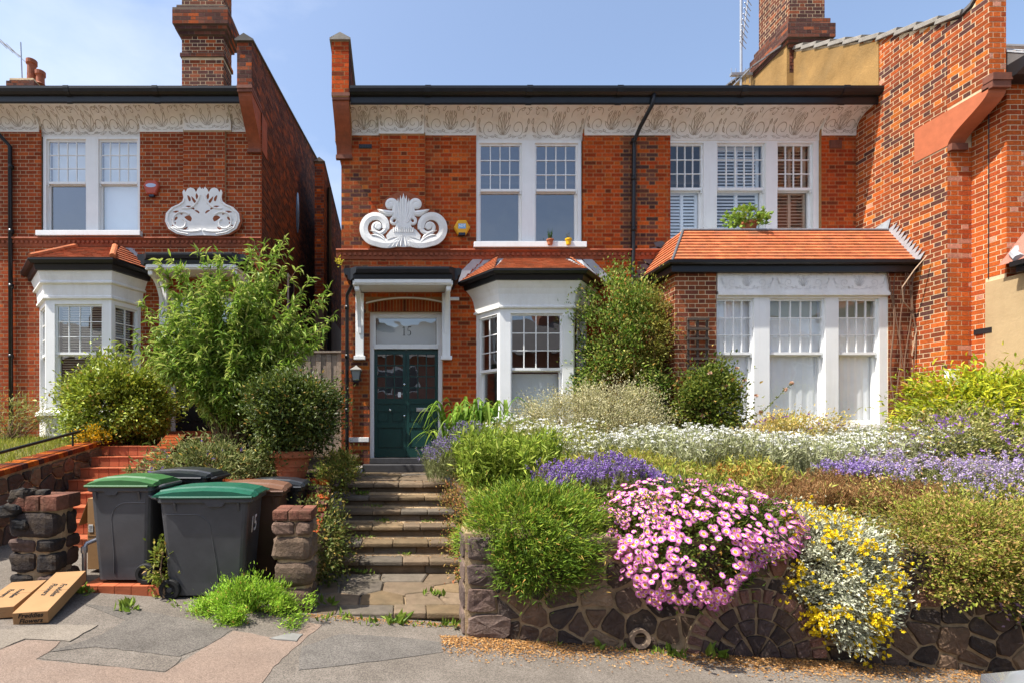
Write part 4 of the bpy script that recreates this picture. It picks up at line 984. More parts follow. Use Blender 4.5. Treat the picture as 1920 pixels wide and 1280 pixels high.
ch = chimney(lh, -4.74, -3.86, 10.75, 11.25, [(8.0, 9.55, 0), (9.55, 9.63, .03), (9.63, 10.0, .0), (10.0, 10.08, .05), (10.08, 10.16, .10), (10.16, 10.5, .14), (10.5, 10.6, .08), (10.6, 11.2, .0)], MORTAR_L, lambda: random.choice((pal_soot, pal_soot, pal_party))())
dp = H2.mb(); dp.tube([(5.55, -.47, 7.45), (5.2, -.2, 7.05), (5.05, -.06, 6.85), (5.03, -.06, 1.1)], .04, 10)
for z in (6.4, 5.1, 4.0, 2.6): dp.tube([(5.03, -.06, z), (5.03, -.06, z+.08)], .05, 10)
dp.build('downpipe', BLACK, lh, True)
# far chimney with pots on the street behind
fcn = thing('chimney_stack', 'small brick chimney stack with two red pots beyond the left roof', 'chimney', (-12.1, 16, 9.0))
chimney(fcn, -12.50, -11.75, 16, 16.6, [(8.5, 12.45, 0), (12.45, 12.6, .06), (12.6, 12.72, .0)], MORTAR_L, pal_soot, 'stack')
for (x, h, r) in ((-12.02, .78, .16), (-11.74, .42, .15)):
    m = MB(); m.lathe((x, 16.3, 12.7), [(r, 0), (r*.82, .05), (r*.78, h-.15), (r*1.0, h-.12), (r*1.0, h), (r*.7, h), (r*.65, h-.1)], 16); m.build('chimney_pot', TERRA, fcn, False)
ST = M('galvanised_metal', (.42, .43, .44), .4, .1, 9, 0, 1, .5, .8)
an = thing('aerial', 'thin television aerial on the small far chimney', 'aerial', (-12.25, 16.2, 12.7))
m = MB(); m.tube([(-12.25, 16.2, 12.7), (-12.3, 16.2, 14.0)], .02, 6); m.build('mast', ST, an)
m = MB(); m.tube([(-12.3, 16.2, 13.55), (-13.2, 16.0, 14.2)], .016, 6)
for k in range(4): m.tube([(-12.45-.2*k, 15.8, 13.66+.145*k), (-12.45-.2*k, 16.6, 13.66+.145*k)], .008, 5)
m.build('boom', ST, an)
an = thing('aerial', 'tall television aerial with many rods beside the corbelled chimney', 'aerial', (7.95, 12.0, 9.0))
m = MB(); m.tube([(7.95, 12, 8.6), (7.95, 12, 12.4)], .028, 8); m.build('mast', ST, an)
m = MB(); m.tube([(7.95, 12, 10.6), (8.12, 12, 11.9)], .018, 6)
for k in range(9): m.tube([(7.99+.017*k-.14, 11.9, 10.75+.13*k+.02), (7.99+.017*k+.14, 12.1, 10.75+.13*k-.02)], .007, 5)
m.build('boom', ST, an)
m = MB(); m.box(7.70, 8.2, 11.96, 12.04, 10.02, 10.08); m.box(7.93, 7.97, 11.7, 12.3, 9.95, 9.98)
for k in range(5): m.tube([(7.72+.11*k, 12, 9.85), (7.72+.11*k, 12, 10.2)], .007, 5)
m.build('dipole', ST, an)
# ============================================================ ground, pavement, road
ASPH = M('asphalt', (.150, .128, .105), .92, .16, 2.2, .5, 170, .2, stain=((.25, .22, .19), .35, 1.1))
def speckle(m, amt=.5, scale=260):
    t = m.node_tree; n = t.nodes; l = t.links; b = n['Principled BSDF']; src = b.inputs['Base Color'].links[0].from_socket
    ge = n.new('ShaderNodeNewGeometry'); v = n.new('ShaderNodeTexVoronoi'); v.inputs['Scale'].default_value = scale; l.new(ge.outputs['Position'], v.inputs['Vector'])
    sp = n.new('ShaderNodeSeparateColor'); l.new(v.outputs['Color'], sp.inputs[0])
    r = n.new('ShaderNodeMapRange'); r.inputs['To Min'].default_value = 1-amt; r.inputs['To Max'].default_value = 1+amt; l.new(sp.outputs[0], r.inputs['Value'])
    mm = n.new('ShaderNodeMixRGB'); mm.blend_type = 'MULTIPLY'; mm.inputs['Fac'].default_value = 1; l.new(src, mm.inputs['Color1']); l.new(r.outputs[0], mm.inputs['Color2']); l.new(mm.outputs[0], b.inputs['Base Color'])
    return m
speckle(ASPH, .38, 150)
ASPH_D = speckle(M('dark_asphalt_patch', (.122, .108, .092), .92, .25, 3, .5, 170, .2), .38, 150)
ASPH_P = speckle(M('pinkish_asphalt', (.205, .150, .115), .92, .12, 2.2, .4, 170, .2, stain=((.22, .18, .15), .3, 1.5)), .3, 170)
ASPH_L = speckle(M('pale_concrete_patch', (.20, .17, .135), .92, .14, 3, .4, 120, .2), .25, 140)
xs = sorted({-400, -60, *np.linspace(-9, 12, 22), 60, 400}); ys = [-400, -60, -7, 2.2, 6.6, 12, 30, 400]
def gz(x, y):
    return pave_z(x)-.03-(.15 if y < 2.25 else 0)
V = [(x, y, gz(x, y)) for y in ys for x in xs]; nx = len(xs)
o = link_mesh('ground', np_mesh('ground', V, [(j*nx+i, j*nx+i+1, (j+1)*nx+i+1, (j+1)*nx+i) for j in range(len(ys)-1) for i in range(nx-1)], None, [M('rough_ground', (.16, .13, .10), .95, .3, 1, .3, 20)])); o['kind'] = 'structure'
xp = np.linspace(-12, 14, 27)
def strip(name, y0, y1, lift, mat, th=.05):
    V = [(x, y, pave_z(x)+l) for x in xp for y, l in ((y0, lift), (y1, lift), (y1, lift-th), (y0, lift-th))]; n = len(xp)
    Fc = [(i*4+k, i*4+(k+1) % 4, i*4+4+(k+1) % 4, i*4+4+k) for i in range(n-1) for k in range(4)]
    o = link_mesh(name, np_mesh(name, V, Fc, None, [mat])); o['kind'] = 'structure'; return o
pav = strip('pavement', 2.45, 6.55, 0, ASPH)
strip('road', -6.5, 2.3, -.13, M('road_asphalt', (.07, .068, .066), .9, .2, 2, .5, 120, .2), .04)
kb = thing('kerb', 'grey concrete kerb along the pavement edge beside the road', 'kerb', (0, 2.4, -.1))
for k in range(14):
    x0 = -12+k*1.86; m = MB(); xa, xb = x0, x0+1.85; m.add([(x, y, pave_z(x)+z) for x in (xa, xb) for y in (2.31, 2.445) for z in (-.16, .005)], [(0, 1, 3, 2), (4, 6, 7, 5), (0, 4, 5, 1), (2, 3, 7, 6), (0, 2, 6, 4), (1, 5, 7, 3)]); m.build('kerb_stone', STONE, kb, bevel=.012)
def patch(name, px, mat, lift):
    P0 = [GP(x, y, lift) for x, y in px]; P = []
    for a, b in zip(P0, P0[1:]+P0[:1]):
        k = max(2, int((b-a).length/.07))
        for i in range(k): q = a.lerp(b, i/k); P.append(q+Vector((random.uniform(-.009, .009), random.uniform(-.009, .009), 0)) if i else q)
    n = len(P)
    V = P+[p-Vector((0, 0, .02)) for p in P]
    fl = list(range(n))+[i for k in range(n) for i in (k, (k+1) % n, n+(k+1) % n, n+k)]
    o = link_mesh(name, np_mesh(name, V, fl, None, [mat], False, [n]+[4]*n), pav); return o
patch('pinkish_strip', [(-60, 1240), (47, 1200), (113, 1202), (90, 1223), (66, 1236), (200, 1249), (309, 1261), (332, 1246), (438, 1182), (504, 1194), (547, 1200), (578, 1166), (604, 1171), (555, 1212), (512, 1250), (470, 1310), (430, 1420), (-200, 1420)], ASPH_P, .004)
patch('dark_patch', [(91, 1222), (190, 1190), (236, 1162), (150, 1130), (300, 1150), (436, 1180), (390, 1210), (337, 1230), (180, 1212)], ASPH_D, .004)
patch('grey_patch', [(70, 1234), (180, 1214), (340, 1232), (330, 1245), (309, 1259), (200, 1248)], ASPH, .005)
patch('pale_patch', [(-80, 1205), (0, 1181), (90, 1172), (184, 1172), (130, 1203), (110, 1201), (47, 1198), (0, 1218)], ASPH_L, .008)
patch('dark_patch', [(566, 1212), (640, 1188), (760, 1195), (850, 1207), (830, 1222), (700, 1240), (560, 1256)], speckle(M('mid_asphalt_patch', (.130, .117, .102), .92, .2, 3, .5, 170, .2), .38, 150), .004)
ip = patch('inspection_plate', [(505, 1198), (546, 1188), (568, 1190), (556, 1203)], M('plate_grey', (.19, .185, .17), .6, .2, 9, .1, 60), .012)

# ============================================================ rubble garden wall
def clip(poly, a, b, c):
    """keep a*x+b*y<=c"""
    out = []
    for i in range(len(poly)):
        p, q = poly[i], poly[(i+1) % len(poly)]; dp, dq = a*p[0]+b*p[1]-c, a*q[0]+b*q[1]-c
        if dp <= 0: out.append(p)
        if (dp < 0 < dq) or (dq < 0 < dp):
            t = dp/(dp-dq); out.append((p[0]+(q[0]-p[0])*t, p[1]+(q[1]-p[1])*t))
    return out
def voronoi(sites, box):
    x0, x1, y0, y1 = box; cells = []
    for i, (sx, sy) in enumerate(sites):
        P = [(x0, y0), (x1, y0), (x1, y1), (x0, y1)]
        for j, (tx, ty) in enumerate(sites):
            if j == i or abs(tx-sx) > 1.4 or abs(ty-sy) > 1.4: continue
            P = clip(P, tx-sx, ty-sy, ((tx*tx+ty*ty)-(sx*sx+sy*sy))/2)
            if len(P) < 3: break
        cells.append(P)
    return cells
def inset(P, d):
    cx = sum(p[0] for p in P)/len(P); cy = sum(p[1] for p in P)/len(P)
    Q = list(P)
    n = len(P); ar = sum(P[i][0]*P[(i+1) % n][1]-P[(i+1) % n][0]*P[i][1] for i in range(n)); s = 1 if ar > 0 else -1
    for i in range(n):
        p, q = P[i], P[(i+1) % n]; ex, ey = q[0]-p[0], q[1]-p[1]; L = math.hypot(ex, ey)
        if L < 1e-6: continue
        nx_, ny_ = s*ey/L, -s*ex/L
        Q = clip(Q, nx_, ny_, nx_*p[0]+ny_*p[1]-d)
        if len(Q) < 3: return None
    return Q
def roundpoly(P, it=1):
    for _ in range(it):
        n = len(P); Q = []
        for i in range(n):
            p, q = P[i], P[(i+1) % n]; c_ = random.uniform(.06, .2); Q += [(p[0]*(1-c_)+q[0]*c_, p[1]*(1-c_)+q[1]*c_), (p[0]*c_+q[0]*(1-c_), p[1]*c_+q[1]*(1-c_))]
        P = Q
    return P
def stone_piece(parent, P, f, mat, col, h=.035, name='stone', rough=.006):
    """polygon P on a face, raised along the face normal through f(x,y,depth)"""
    n = len(P); cx = sum(p[0] for p in P)/n; cy = sum(p[1] for p in P)/n; rings = []
    if n < 40:
        Q_ = []
        for i in range(n):
            p, q = P[i], P[(i+1) % n]; Q_.append(p)
            if math.hypot(q[0]-p[0], q[1]-p[1]) > .05 and rough > .003: Q_.append(((p[0]+q[0])/2+random.uniform(-.009, .009), (p[1]+q[1])/2+random.uniform(-.009, .009)))
        P = Q_; n = len(P)
    for (k, d) in ((1, -.02), (1, h*.6), (.95, h*.92), (.6, h)):
        rings.append([f(cx+(p[0]-cx)*k, cy+(p[1]-cy)*k, d+random.uniform(-rough, rough)*(d > 0)) for p in P])
    ctr = f(cx, cy, h+random.uniform(-rough, rough)*1.5)
    V = [v for r in rings for v in r]+[ctr]; Fc = []; cn = []
    for a in range(3):
        for i in range(n): Fc += [a*n+i, a*n+(i+1) % n, (a+1)*n+(i+1) % n, (a+1)*n+i]; cn.append(4)
    for i in range(n): Fc += [3*n+i, 3*n+(i+1) % n, 4*n]; cn.append(3)
    c0 = ctr.copy(); me = np_mesh(name, [v-c0 for v in V], Fc, None, [mat], False, cn)
    o = link_mesh(name, me, parent, c0); o.color = (*col, 1); return o
RUB = M('rubble_stone', (1, 1, 1), .88, .30, 9, .9, 38, .3, stain=((.16, .11, .06), .4, 5))
MORT = M('lime_mortar', (.40, .29, .17), .95, .25, 14, .7, 60, .1, stain=((.09, .07, .05), .75, 2.2))
def pal_rub():
    r = random.random(); k = random.uniform(.7, 1.3)
    c = (.046, .034, .029) if r < .32 else (.080, .053, .040) if r < .58 else (.135, .084, .053) if r < .82 else (.17, .080, .05) if r < .89 else (.23, .16, .10)
    return tuple(x*k for x in c)
YW = 4.40
gw = thing('rubble_wall', 'dark rubble stone garden retaining wall with arch, under the flowers', 'garden wall', (3, YW, -.3))
def wtop(x): return .80-.035*(x-.5)
m = MB(); nseg = 24; xsw = np.linspace(.52, 7.4, nseg)
m.loft([[(x, YW, pave_z(x)-.1), (x, YW, wtop(x)), (x, YW+.34, wtop(x)), (x, YW+.34, pave_z(x)-.1)] for x in xsw]); wc = m.build('mortar_core', MORT, gw)
sites = []; tries = 0
def rowsites(x0, x1, y0, y1, n):
    tries = 0; c = 0
    while c < n and tries < 6000:
        tries += 1; p = (random.uniform(x0, x1), random.uniform(y0, y1))
        if all(((p[0]-q[0])/1.35)**2+(p[1]-q[1])**2 > .15**2*random.uniform(.10, 1.9) for q in sites): sites.append(p); c += 1
# squared quoins by the steps
qz = [(-.12, .11), (.11, .34), (.34, .55), (.55, .78)]
for i, (za, zb) in enumerate(qz):
    wq = (.40, .27, .36, .26)[i]; P = [(.53, za+.01), (.52+wq, za+.01), (.52+wq, zb-.01), (.53, zb-.01)]
    P = inset(P, .008); stone_piece(wc, roundpoly([(x+random.uniform(-.01, .01), y+random.uniform(-.008, .008)) for x, y in P]), lambda x, y, d: Vector((x, YW-d, y)), RUB, ((.15, .105, .085), (.13, .085, .07), (.10, .07, .06), (.11, .08, .07))[i], .035)
    P = inset([(YW+.0, za+.01), (YW+.32, za+.01), (YW+.32, zb-.01), (YW+.0, zb-.01)], .008)
    stone_piece(wc, roundpoly(P), lambda x, y, d: Vector((.52-d, x, y)), RUB, ((.15, .105, .085), (.10, .07, .06))[i % 2], .02)
rowsites(.80, 7.3, -.55, .8, 235)
AC = (GX(1412, YW), pave_z(2.9)-.02); AR = .60
for P in voronoi(sites, (.78, 7.38, -.62, .82)):
    if len(P) < 3: continue
    P = clip(P, 0, 1, .79-.035*((sum(p[0] for p in P)/len(P))-.5))
    cx = sum(p[0] for p in P)/max(1, len(P)); P = clip(P, -.067, -1, .06+.01) if len(P) > 2 else P
    if len(P) < 3: continue
    cy = sum(p[1] for p in P)/len(P)
    if math.hypot(cx-AC[0], cy-AC[1]) < AR-.04: continue
    Q = inset(P, .007+random.uniform(0, .012))
    if not Q: continue
    xs_ = [p[0] for p in Q]; ys_ = [p[1] for p in Q]
    if (max(xs_)-min(xs_))*(max(ys_)-min(ys_)) < .002: continue
    stone_piece(wc, roundpoly(Q), lambda x, y, d: Vector((x, YW-d, y)), RUB, pal_rub(), random.uniform(.012, .032))
m = MB(); m.add([(AC[0]+(AR+.01)*math.cos(t), YW-.03, AC[1]+(AR+.01)*math.sin(t)) for t in [PI*i/24 for i in range(25)]]+[(AC[0]+(AR+.01)*math.cos(t), YW+.02, AC[1]+(AR+.01)*math.sin(t)) for t in [PI*i/24 for i in range(25)]], [tuple(range(25))]+[(i, i+1, 26+i, 25+i) for i in range(24)]); m.build('arch_backing', MORT, wc)
for (r0, r1, n, c) in ((.49, .60, 17, (.20, .105, .08)), (.355, .475, 8, (.085, .055, .048)), (.215, .34, 6, (.06, .042, .038)), (.02, .20, 3, (.05, .036, .034))):
    for i in range(n):
        a0, a1 = PI*i/n+.02/r1, PI*(i+1)/n-.02/r1; mm_ = 5
        P = [(AC[0]+r1*math.cos(a0+(a1-a0)*k/mm_), AC[1]+r1*math.sin(a0+(a1-a0)*k/mm_)) for k in range(mm_+1)]+[(AC[0]+r0*math.cos(a1-(a1-a0)*k/mm_), AC[1]+r0*math.sin(a1-(a1-a0)*k/mm_)) for k in range(mm_+1)]
        if min(p[1] for p in P)+.0 < AC[1]-.3: continue
        k = random.uniform(.7, 1.3); stone_piece(wc, P, lambda x, y, d: Vector((x, YW-.03-d, y)), RUB, tuple(q*k for q in c), .025, 'arch_stone')
m = MB(); m.loft([[Vector((GX(1200, 4.36)+r*math.cos(2*PI*k/18), y, GZ(1196, 4.36)+r*math.sin(2*PI*k/18))) for k in range(18)] for r, y in ((.055, 4.5), (.055, 4.345), (.085, 4.34), (.085, 4.42))], True, False); m.build('drain_pipe', M('clay_pipe', (.26, .19, .13), .7, .2, 20), gw)
m = MB(); m.lathe((GX(1200, 4.36), 4.47, GZ(1196, 4.36)), [(.06, 0), (.06, .01)], 14, (0, -1, 0)); m.build('pipe_hollow', M('hollow_shade', (.01, .009, .008), .95, .1), gw)  # near-black disc: the shade deep inside the pipe, put in as colour

# ============================================================ garden beds (soil)
def bed(name, x0, x1, y0, y1, zf, n=36, mat=SOIL, zb=-.3):
    X = np.linspace(x0, x1, n); Y = np.linspace(y0, y1, n); V = [(x, y, zf(x, y)+random.uniform(-.015, .015)) for y in Y for x in X]
    Fc = [(j*n+i, j*n+i+1, (j+1)*n+i+1, (j+1)*n+i) for j in range(n-1) for i in range(n-1)]
    b = len(V); 
    for x, y in ((x0, y0), (x1, y0), (x1, y1), (x0, y1)): V.append((x, y, zb))
    o = link_mesh(name, np_mesh(name, V[:b], Fc, None, [mat])); o['kind'] = 'structure'; return o
def bank(x, y):
    yy = [4.45, 5.0, 5.6, 7.0, 9.6]; zz = [.74-.03*(x-.5), .86, .93, 1.0, 1.05]
    return float(np.interp(y, yy, zz))
bed('garden_bank', .64, 8.8, 4.62, 9.6, bank)
def lbank(x, y): return float(np.interp(y, [6.5, 7.2, 10.2], [.97, 1.05, 1.25]))
bed('garden_bed', -3.6, -.865, 6.52, 10.3, lbank)
def lbank2(x, y): return float(np.interp(y, [5.7, 8.2, 10.2], [1.08, 1.42, 1.52]))
bed('lawn_bed', -9.5, -5.05, 5.2, 10.2, lbank2, mat=M('lawn_soil', (.12, .11, .04), .95, .35, 9, .6, 30, .1))

# ============================================================ stone steps to the green door
YORK = M('york_stone', (1, 1, 1), .9, .26, 7, .6, 55, .2, stain=((.10, .085, .05), .5, 3.2))
def pal_york():
    k = random.uniform(.8, 1.2); r = random.random(); c = (.155, .112, .073) if r < .6 else (.128, .106, .082) if r < .85 else (.18, .125, .07)
    return tuple(x*k for x in c)
ss = thing('stone_steps', 'worn stone garden steps with cracked paving climbing to the green door', 'steps', (-.1, 6.0, 0))
SX0, SX1 = -.88, .66
def slab_row(x0, x1, y0, y1, z0, z1, n, name, parent, bev=.014):
    cut = [x0]+sorted(x0+(x1-x0)*(i+random.uniform(-.22, .22))/n for i in range(1, n))+[x1]
    for a, b in zip(cut, cut[1:]):
        m = MB(); j = lambda q: q+random.uniform(-.006, .006); dz = random.uniform(-.006, .004)
        m.add([(x, j(y), z+dz*(z == z1)) for x in (a+.003, b-.003) for y in (y0, y1) for z in (z0, z1)], [(0, 1, 3, 2), (4, 6, 7, 5), (0, 4, 5, 1), (2, 3, 7, 6), (0, 2, 6, 4), (1, 5, 7, 3)])
        o = m.build(name, YORK, parent, bevel=bev); o.color = (*pal_york(), 1)
base = MB(); base.prism([(SX0+.02, 5.99, -.1)]+[(SX0+.02, 5.99, .02), (SX0+.02, 7.42, .80), (SX0+.02, 9.2, .80), (SX0+.02, 9.2, -.1)], (SX1-SX0-.04, 0, 0)); base.build('step_core', MORT, ss)
for k in range(1, 7):
    y0 = 5.95+.28*(k-1); z = .15*k
    slab_row(SX0, SX1, y0-.02, y0+.36 if k < 6 else y0+.5, z-.055, z, 4, 'tread', ss)
    slab_row(SX0+.01, SX1-.01, y0+.025, y0+.30, z-.152, z-.058, 3, 'riser', ss, .008)
sites = []; rows_ = []
while len(sites) < 13:
    p = (random.uniform(SX0, SX1), random.uniform(7.9, 9.2))
    if all(math.hypot(p[0]-q[0], p[1]-q[1]) > .26 for q in sites): sites.append(p)
for P in voronoi(sites, (SX0, SX1, 7.86, 9.22)):
    Q = inset(P, .008)
    if Q: stone_piece(ss, Q, lambda x, y, d: Vector((x, y, .86+d)), YORK, pal_york(), .04, 'paving_slab', .002)
# bottom landing: crazy paving with a nosing row
ld = MB(); ld.box(SX0-.06, SX1-.06, 4.74, 5.98, -.12, -.035); ld.build('landing_core', MORT, ss)
sites = []
while len(sites) < 11:
    p = (random.uniform(SX0-.05, SX1-.1), random.uniform(4.95, 5.95))
    if all(math.hypot(p[0]-q[0], p[1]-q[1]) > .27 for q in sites): sites.append(p)
for P in voronoi(sites, (SX0-.06, SX1-.06, 4.93, 5.97)):
    Q = inset(P, .008)
    if Q: stone_piece(ss, Q, lambda x, y, d: Vector((x, y, -.04+d)), YORK, pal_york(), .04, 'paving_slab', .002)
slab_row(SX0-.09, SX1-.07, 4.69, 4.925, -.055, .0, 4, 'nosing_stone', ss)
slab_row(SX0-.08, SX1-.08, 4.72, 4.90, -.16, -.058, 5, 'kerb_stone', ss, .01)

# ============================================================ stone piers
def rock(parent, name, c, hx, hy, hz, mat, col, nz=.1, seed=0, pw=5):
    """rounded, pitted block: a cube grid pulled towards a superellipsoid and roughened"""
    n = 5; V = {}; Fc = []; g = np.random.default_rng(seed); K = g.normal(size=(5, 3))*2.2; ph = g.uniform(0, 6, 5)
    def vid(i, j, k):
        if (i, j, k) not in V: V[(i, j, k)] = len(V)
        return V[(i, j, k)]
    for ax in range(3):
        for sd in (0, n):
            for a_ in range(n):
                for b_ in range(n):
                    q = []
                    for (da, db) in ((0, 0), (1, 0), (1, 1), (0, 1)):
                        p = [0, 0, 0]; p[ax] = sd; p[(ax+1) % 3] = a_+da; p[(ax+2) % 3] = b_+db; q.append(vid(*p))
                    Fc.append(q if sd else q[::-1])
    P = np.array([k for k in V])/n*2-1; r = (np.abs(P)**pw).sum(1)**(1/pw); P = P/r[:, None]
    P = P*(1+nz*(np.sin(P@K.T+ph).mean(1))[:, None]*1.6+g.normal(0, nz*.16, (len(P), 1)))
    o = link_mesh(name, np_mesh(name, P*np.array([hx, hy, hz]), np.array(Fc), None, [mat]), parent, c); o.color = (*col, 1); return o
def pier(name, label, x0, x1, y0, y1, z0, courses, cols, top, seed):
    random.seed(seed); t = thing(name, label, 'pier', ((x0+x1)/2, (y0+y1)/2, z0)); z = z0; sd = seed*100
    c = MB(); n = 10; rings = []
    for zz in np.linspace(z0-.08, z0+sum(courses)-.02, 7):
        rings.append([((x0+x1)/2+((x1-x0)/2-.025)*np.sign(math.cos(a))*abs(math.cos(a))**.5+random.uniform(-.012, .012), (y0+y1)/2+((y1-y0)/2-.025)*np.sign(math.sin(a))*abs(math.sin(a))**.5+random.uniform(-.012, .012), zz) for a in [2*PI*(k+.5)/16 for k in range(16)]])
    c.loft(rings); c.build('mortar_core', MORT, t)
    for i, h in enumerate(courses):
        last = i == len(courses)-1 and top
        n = 3 if last else 1 if h > .2 else 2
        cut = [x0]+sorted(x0+(x1-x0)*(q+random.uniform(-.2, .2))/n for q in range(1, n))+[x1]
        for (fy0, fy1) in ((y0, (y0+y1)/2), ((y0+y1)/2, y1)):
            for a, b in zip(cut, cut[1:]):
                sd += 1; k = random.uniform(.7, 1.3); cc = (.15, .058, .036) if last else random.choice(cols); j = random.uniform(-.012, .012)
                rock(t, 'brick' if last else 'stone', ((a+b)/2+j, (fy0+fy1)/2, z+h/2), (b-a)/2*(.97 if last else .99), (fy1-fy0)/2*(.99 if last else 1.03), h/2*(.92 if last else .93), RUB, [q*k for q in cc], .022 if last else .10, sd, 14 if last else 5)
        z += h
    return t
pier('stone_pier', 'brown stone gate pier with brick top, beside the stone steps', -1.24, -.87, 4.68, 5.06, -.03, [.26, .24, .24, .14, .10], [(.115, .072, .052), (.095, .062, .048), (.13, .088, .06), (.20, .14, .085)], True, 5)
pier('stone_pier', 'blackened stone gate pier beside the cardboard cartons', -3.79, -3.33, 4.82, 5.2, .14, [.18, .2, .13, .26, .16], [(.022, .019, .019), (.04, .03, .027), (.07, .045, .036), (.026, .022, .021)], True, 8)
for (x, y, z, r) in ((-3.70, 4.90, 1.06, .10), (-3.75, 4.84, .93, .09), (-3.66, 4.84, .80, .07), (-3.55, 4.95, 1.06, .07)): rock(bpy.data.objects['stone_pier.001'], 'charred_lump', (x, y, z), r, r*.8, r*.7, RUB, (.012, .012, .013), .22, int(x*-1000))
random.seed(21)
# low brick retaining wall with sloping copings around the bin store
rt = thing('retaining_wall', 'low red brick retaining wall behind the bins below the terracotta pot', 'wall', (-1.5, 6.5, .4))
m = MB(); m.box(-3.62, -1.0, 6.50, 6.72, -.1, .98); rto = m.build('wall', MORTAR_L, rt); Br = Bricks(); Br.panel((-3.62, 6.5, .08), (1, 0, 0), (0, -1, 0), 2.62, .85, [], pal_party); Br.build(rto, lambda c: c.z, 200)
for k in range(24):
    m = MB(); m.box(-3.62+k*.1095, -3.62+k*.1095+.10, 6.46, 6.74, .985, 1.05); o = m.build('coping_brick', BRICK, rt, bevel=.006); o.color = (*pal_party(), 1)
m = MB(); m.prism([(-1.22, 5.08, -.1), (-1.22, 5.08, .42), (-1.22, 5.9, .62), (-1.22, 6.5, .92), (-1.22, 6.5, -.1)], (.26, 0, 0)); fk = m.build('flank', MORT, rt)
for k in range(12):
    t = k/12; p = Vector((-1.09, 5.10, .44)).lerp(Vector((-1.09, 5.9, .64)), min(1, t*1.7)) if t < .59 else Vector((-1.09, 5.9, .64)).lerp(Vector((-1.09, 6.5, .94)), (t-.59)/.41)
    m = MB(); m.obox(p+Vector((0, .05, .02)), (.14, 0, 0), (0, .052, .018), (0, -.01, .03)); o = m.build('coping_brick', BRICK, rt, bevel=.006); o.color = (*pal_party(), 1)

# ============================================================ quarry-tiled steps of the left-hand house
QT = M('quarry_tile', (1, 1, 1), .55, .2, 8, .15, 60, .35, stain=((.12, .06, .035), .3, 4))
def pal_q():
    k = random.uniform(.78, 1.15); return (.40*k, .105*k, .042*k)
qs = thing('tiled_steps', 'orange quarry-tiled garden steps climbing beside the brick-capped wall', 'steps', (-4.4, 6.3, .2))
core_m = MB()
for k in range(1, 10):
    z = .635+.155*(k-4); y0 = 6.87+.27*(k-4)
    core_m.box(-4.95, -3.9, y0+.012, 9.3, z-.155, z-.012)
core_m.build('step_core', M('pointing_grey', (.22, .17, .13), .95, .2), qs)
for k in range(1, 10):
    z = .635+.155*(k-4); y0 = 6.87+.27*(k-4); x = -4.95
    while x < -3.91:
        x1 = min(x+.152, -3.9)
        m = MB(); m.box(x+.004, x1-.004, y0, y0+.02, z-.15, z-.014); o = m.build('riser_tile', QT, qs); o.color = (*pal_q(), 1)
        m = MB(); m.box(x+.004, x1-.004, y0-.012, y0+.262 if k < 9 else y0+.6, z-.012, z); o = m.build('tread_tile', QT, qs); o.color = (*pal_q(), 1)
        x = x1
lw = thing('flank_wall', 'brick-capped stone wall running up beside the tiled steps', 'wall', (-5.1, 7, .5))
m = MB(); m.prism([(-5.22, y, z) for y, z in ((5.2, -.1), (5.2, .98), (5.7, 1.05), (8.2, 1.42), (9.4, 1.45), (9.4, -.1))], (.265, 0, 0)); lwo = m.build('mortar_core', MORT, lw)
sites = []; rowsites(5.2, 9.0, .2, 1.4, 70)
for P in voronoi(sites, (5.2, 9.0, .15, 1.42)):
    P = clip(P, -.148, 1, 1.05-.148*5.7-.03) if len(P) > 2 else P
    Q = inset(P, .011) if len(P) > 2 else None
    if Q: stone_piece(lwo, roundpoly(Q), lambda x, y, d: Vector((-4.955+d, x, y)), RUB, pal_rub(), .03)
for k in range(44):
    y = 5.2+k*.098; z = np.interp(y, [5.2, 5.7, 8.2, 9.6], [.98, 1.05, 1.42, 1.45])
    m = MB(); m.obox((-5.09, y, z+.035), (.165, 0, 0), (0, .044, .006), (0, -.005, .035)); o = m.build('coping_brick', BRICK, lw, bevel=.006); o.color = (*[q*.62 for q in pal_party()], 1)
lw = thing('flank_wall', 'short sloping brick kerb between the tiled steps and the shrubs', 'wall', (-3.75, 7, .5))
m = MB(); m.prism([(-3.88, y, z) for y, z in ((6.3, -.1), (6.3, .55), (8.25, 1.52), (9.2, 1.55), (9.2, -.1))], (.27, 0, 0)); m.build('mortar_core', MORT, lw)
for k in range(27):
    y = 6.35+k*.082; z = .575+(y-6.35)*.4974 if y < 8.25 else 1.54
    m = MB(); m.obox((-3.745, y, z+.03), (.16, 0, 0), (0, .034, .017 if y < 8.25 else 0), (0, -.01, .03)); o = m.build('coping_brick', BRICK, lw, bevel=.005); o.color = (*[q*.62 for q in pal_party()], 1)
hr = thing('handrail', 'dark iron handrail above the brick-capped wall', 'handrail', (-5.15, 7, 1.2))
m = MB(); m.tube([(-5.12, 5.6, 1.27), (-5.12, 6.4, 1.40), (-5.12, 8.0, 1.66), (-5.12, 8.1, 1.67)], .022, 8); m.build('rail', IRON, hr)
for y in (6.0, 7.8):
    m = MB(); z = np.interp(y, [5.2, 5.7, 8.2], [1.0, 1.1, 1.47]); m.tube([(-5.12, y, z-.02), (-5.12, y, z+.22)], .014, 6); m.build('post', IRON, hr)
pf = thing('tiled_platform', 'low orange quarry-tiled platform under the bin and standing box', 'platform', (-2.7, 5.3, .1))
m = MB(); m.box(-3.10, -2.30, 4.86, 6.2, -.05, .187); m.build('core', MATS['pointing_grey'], pf)
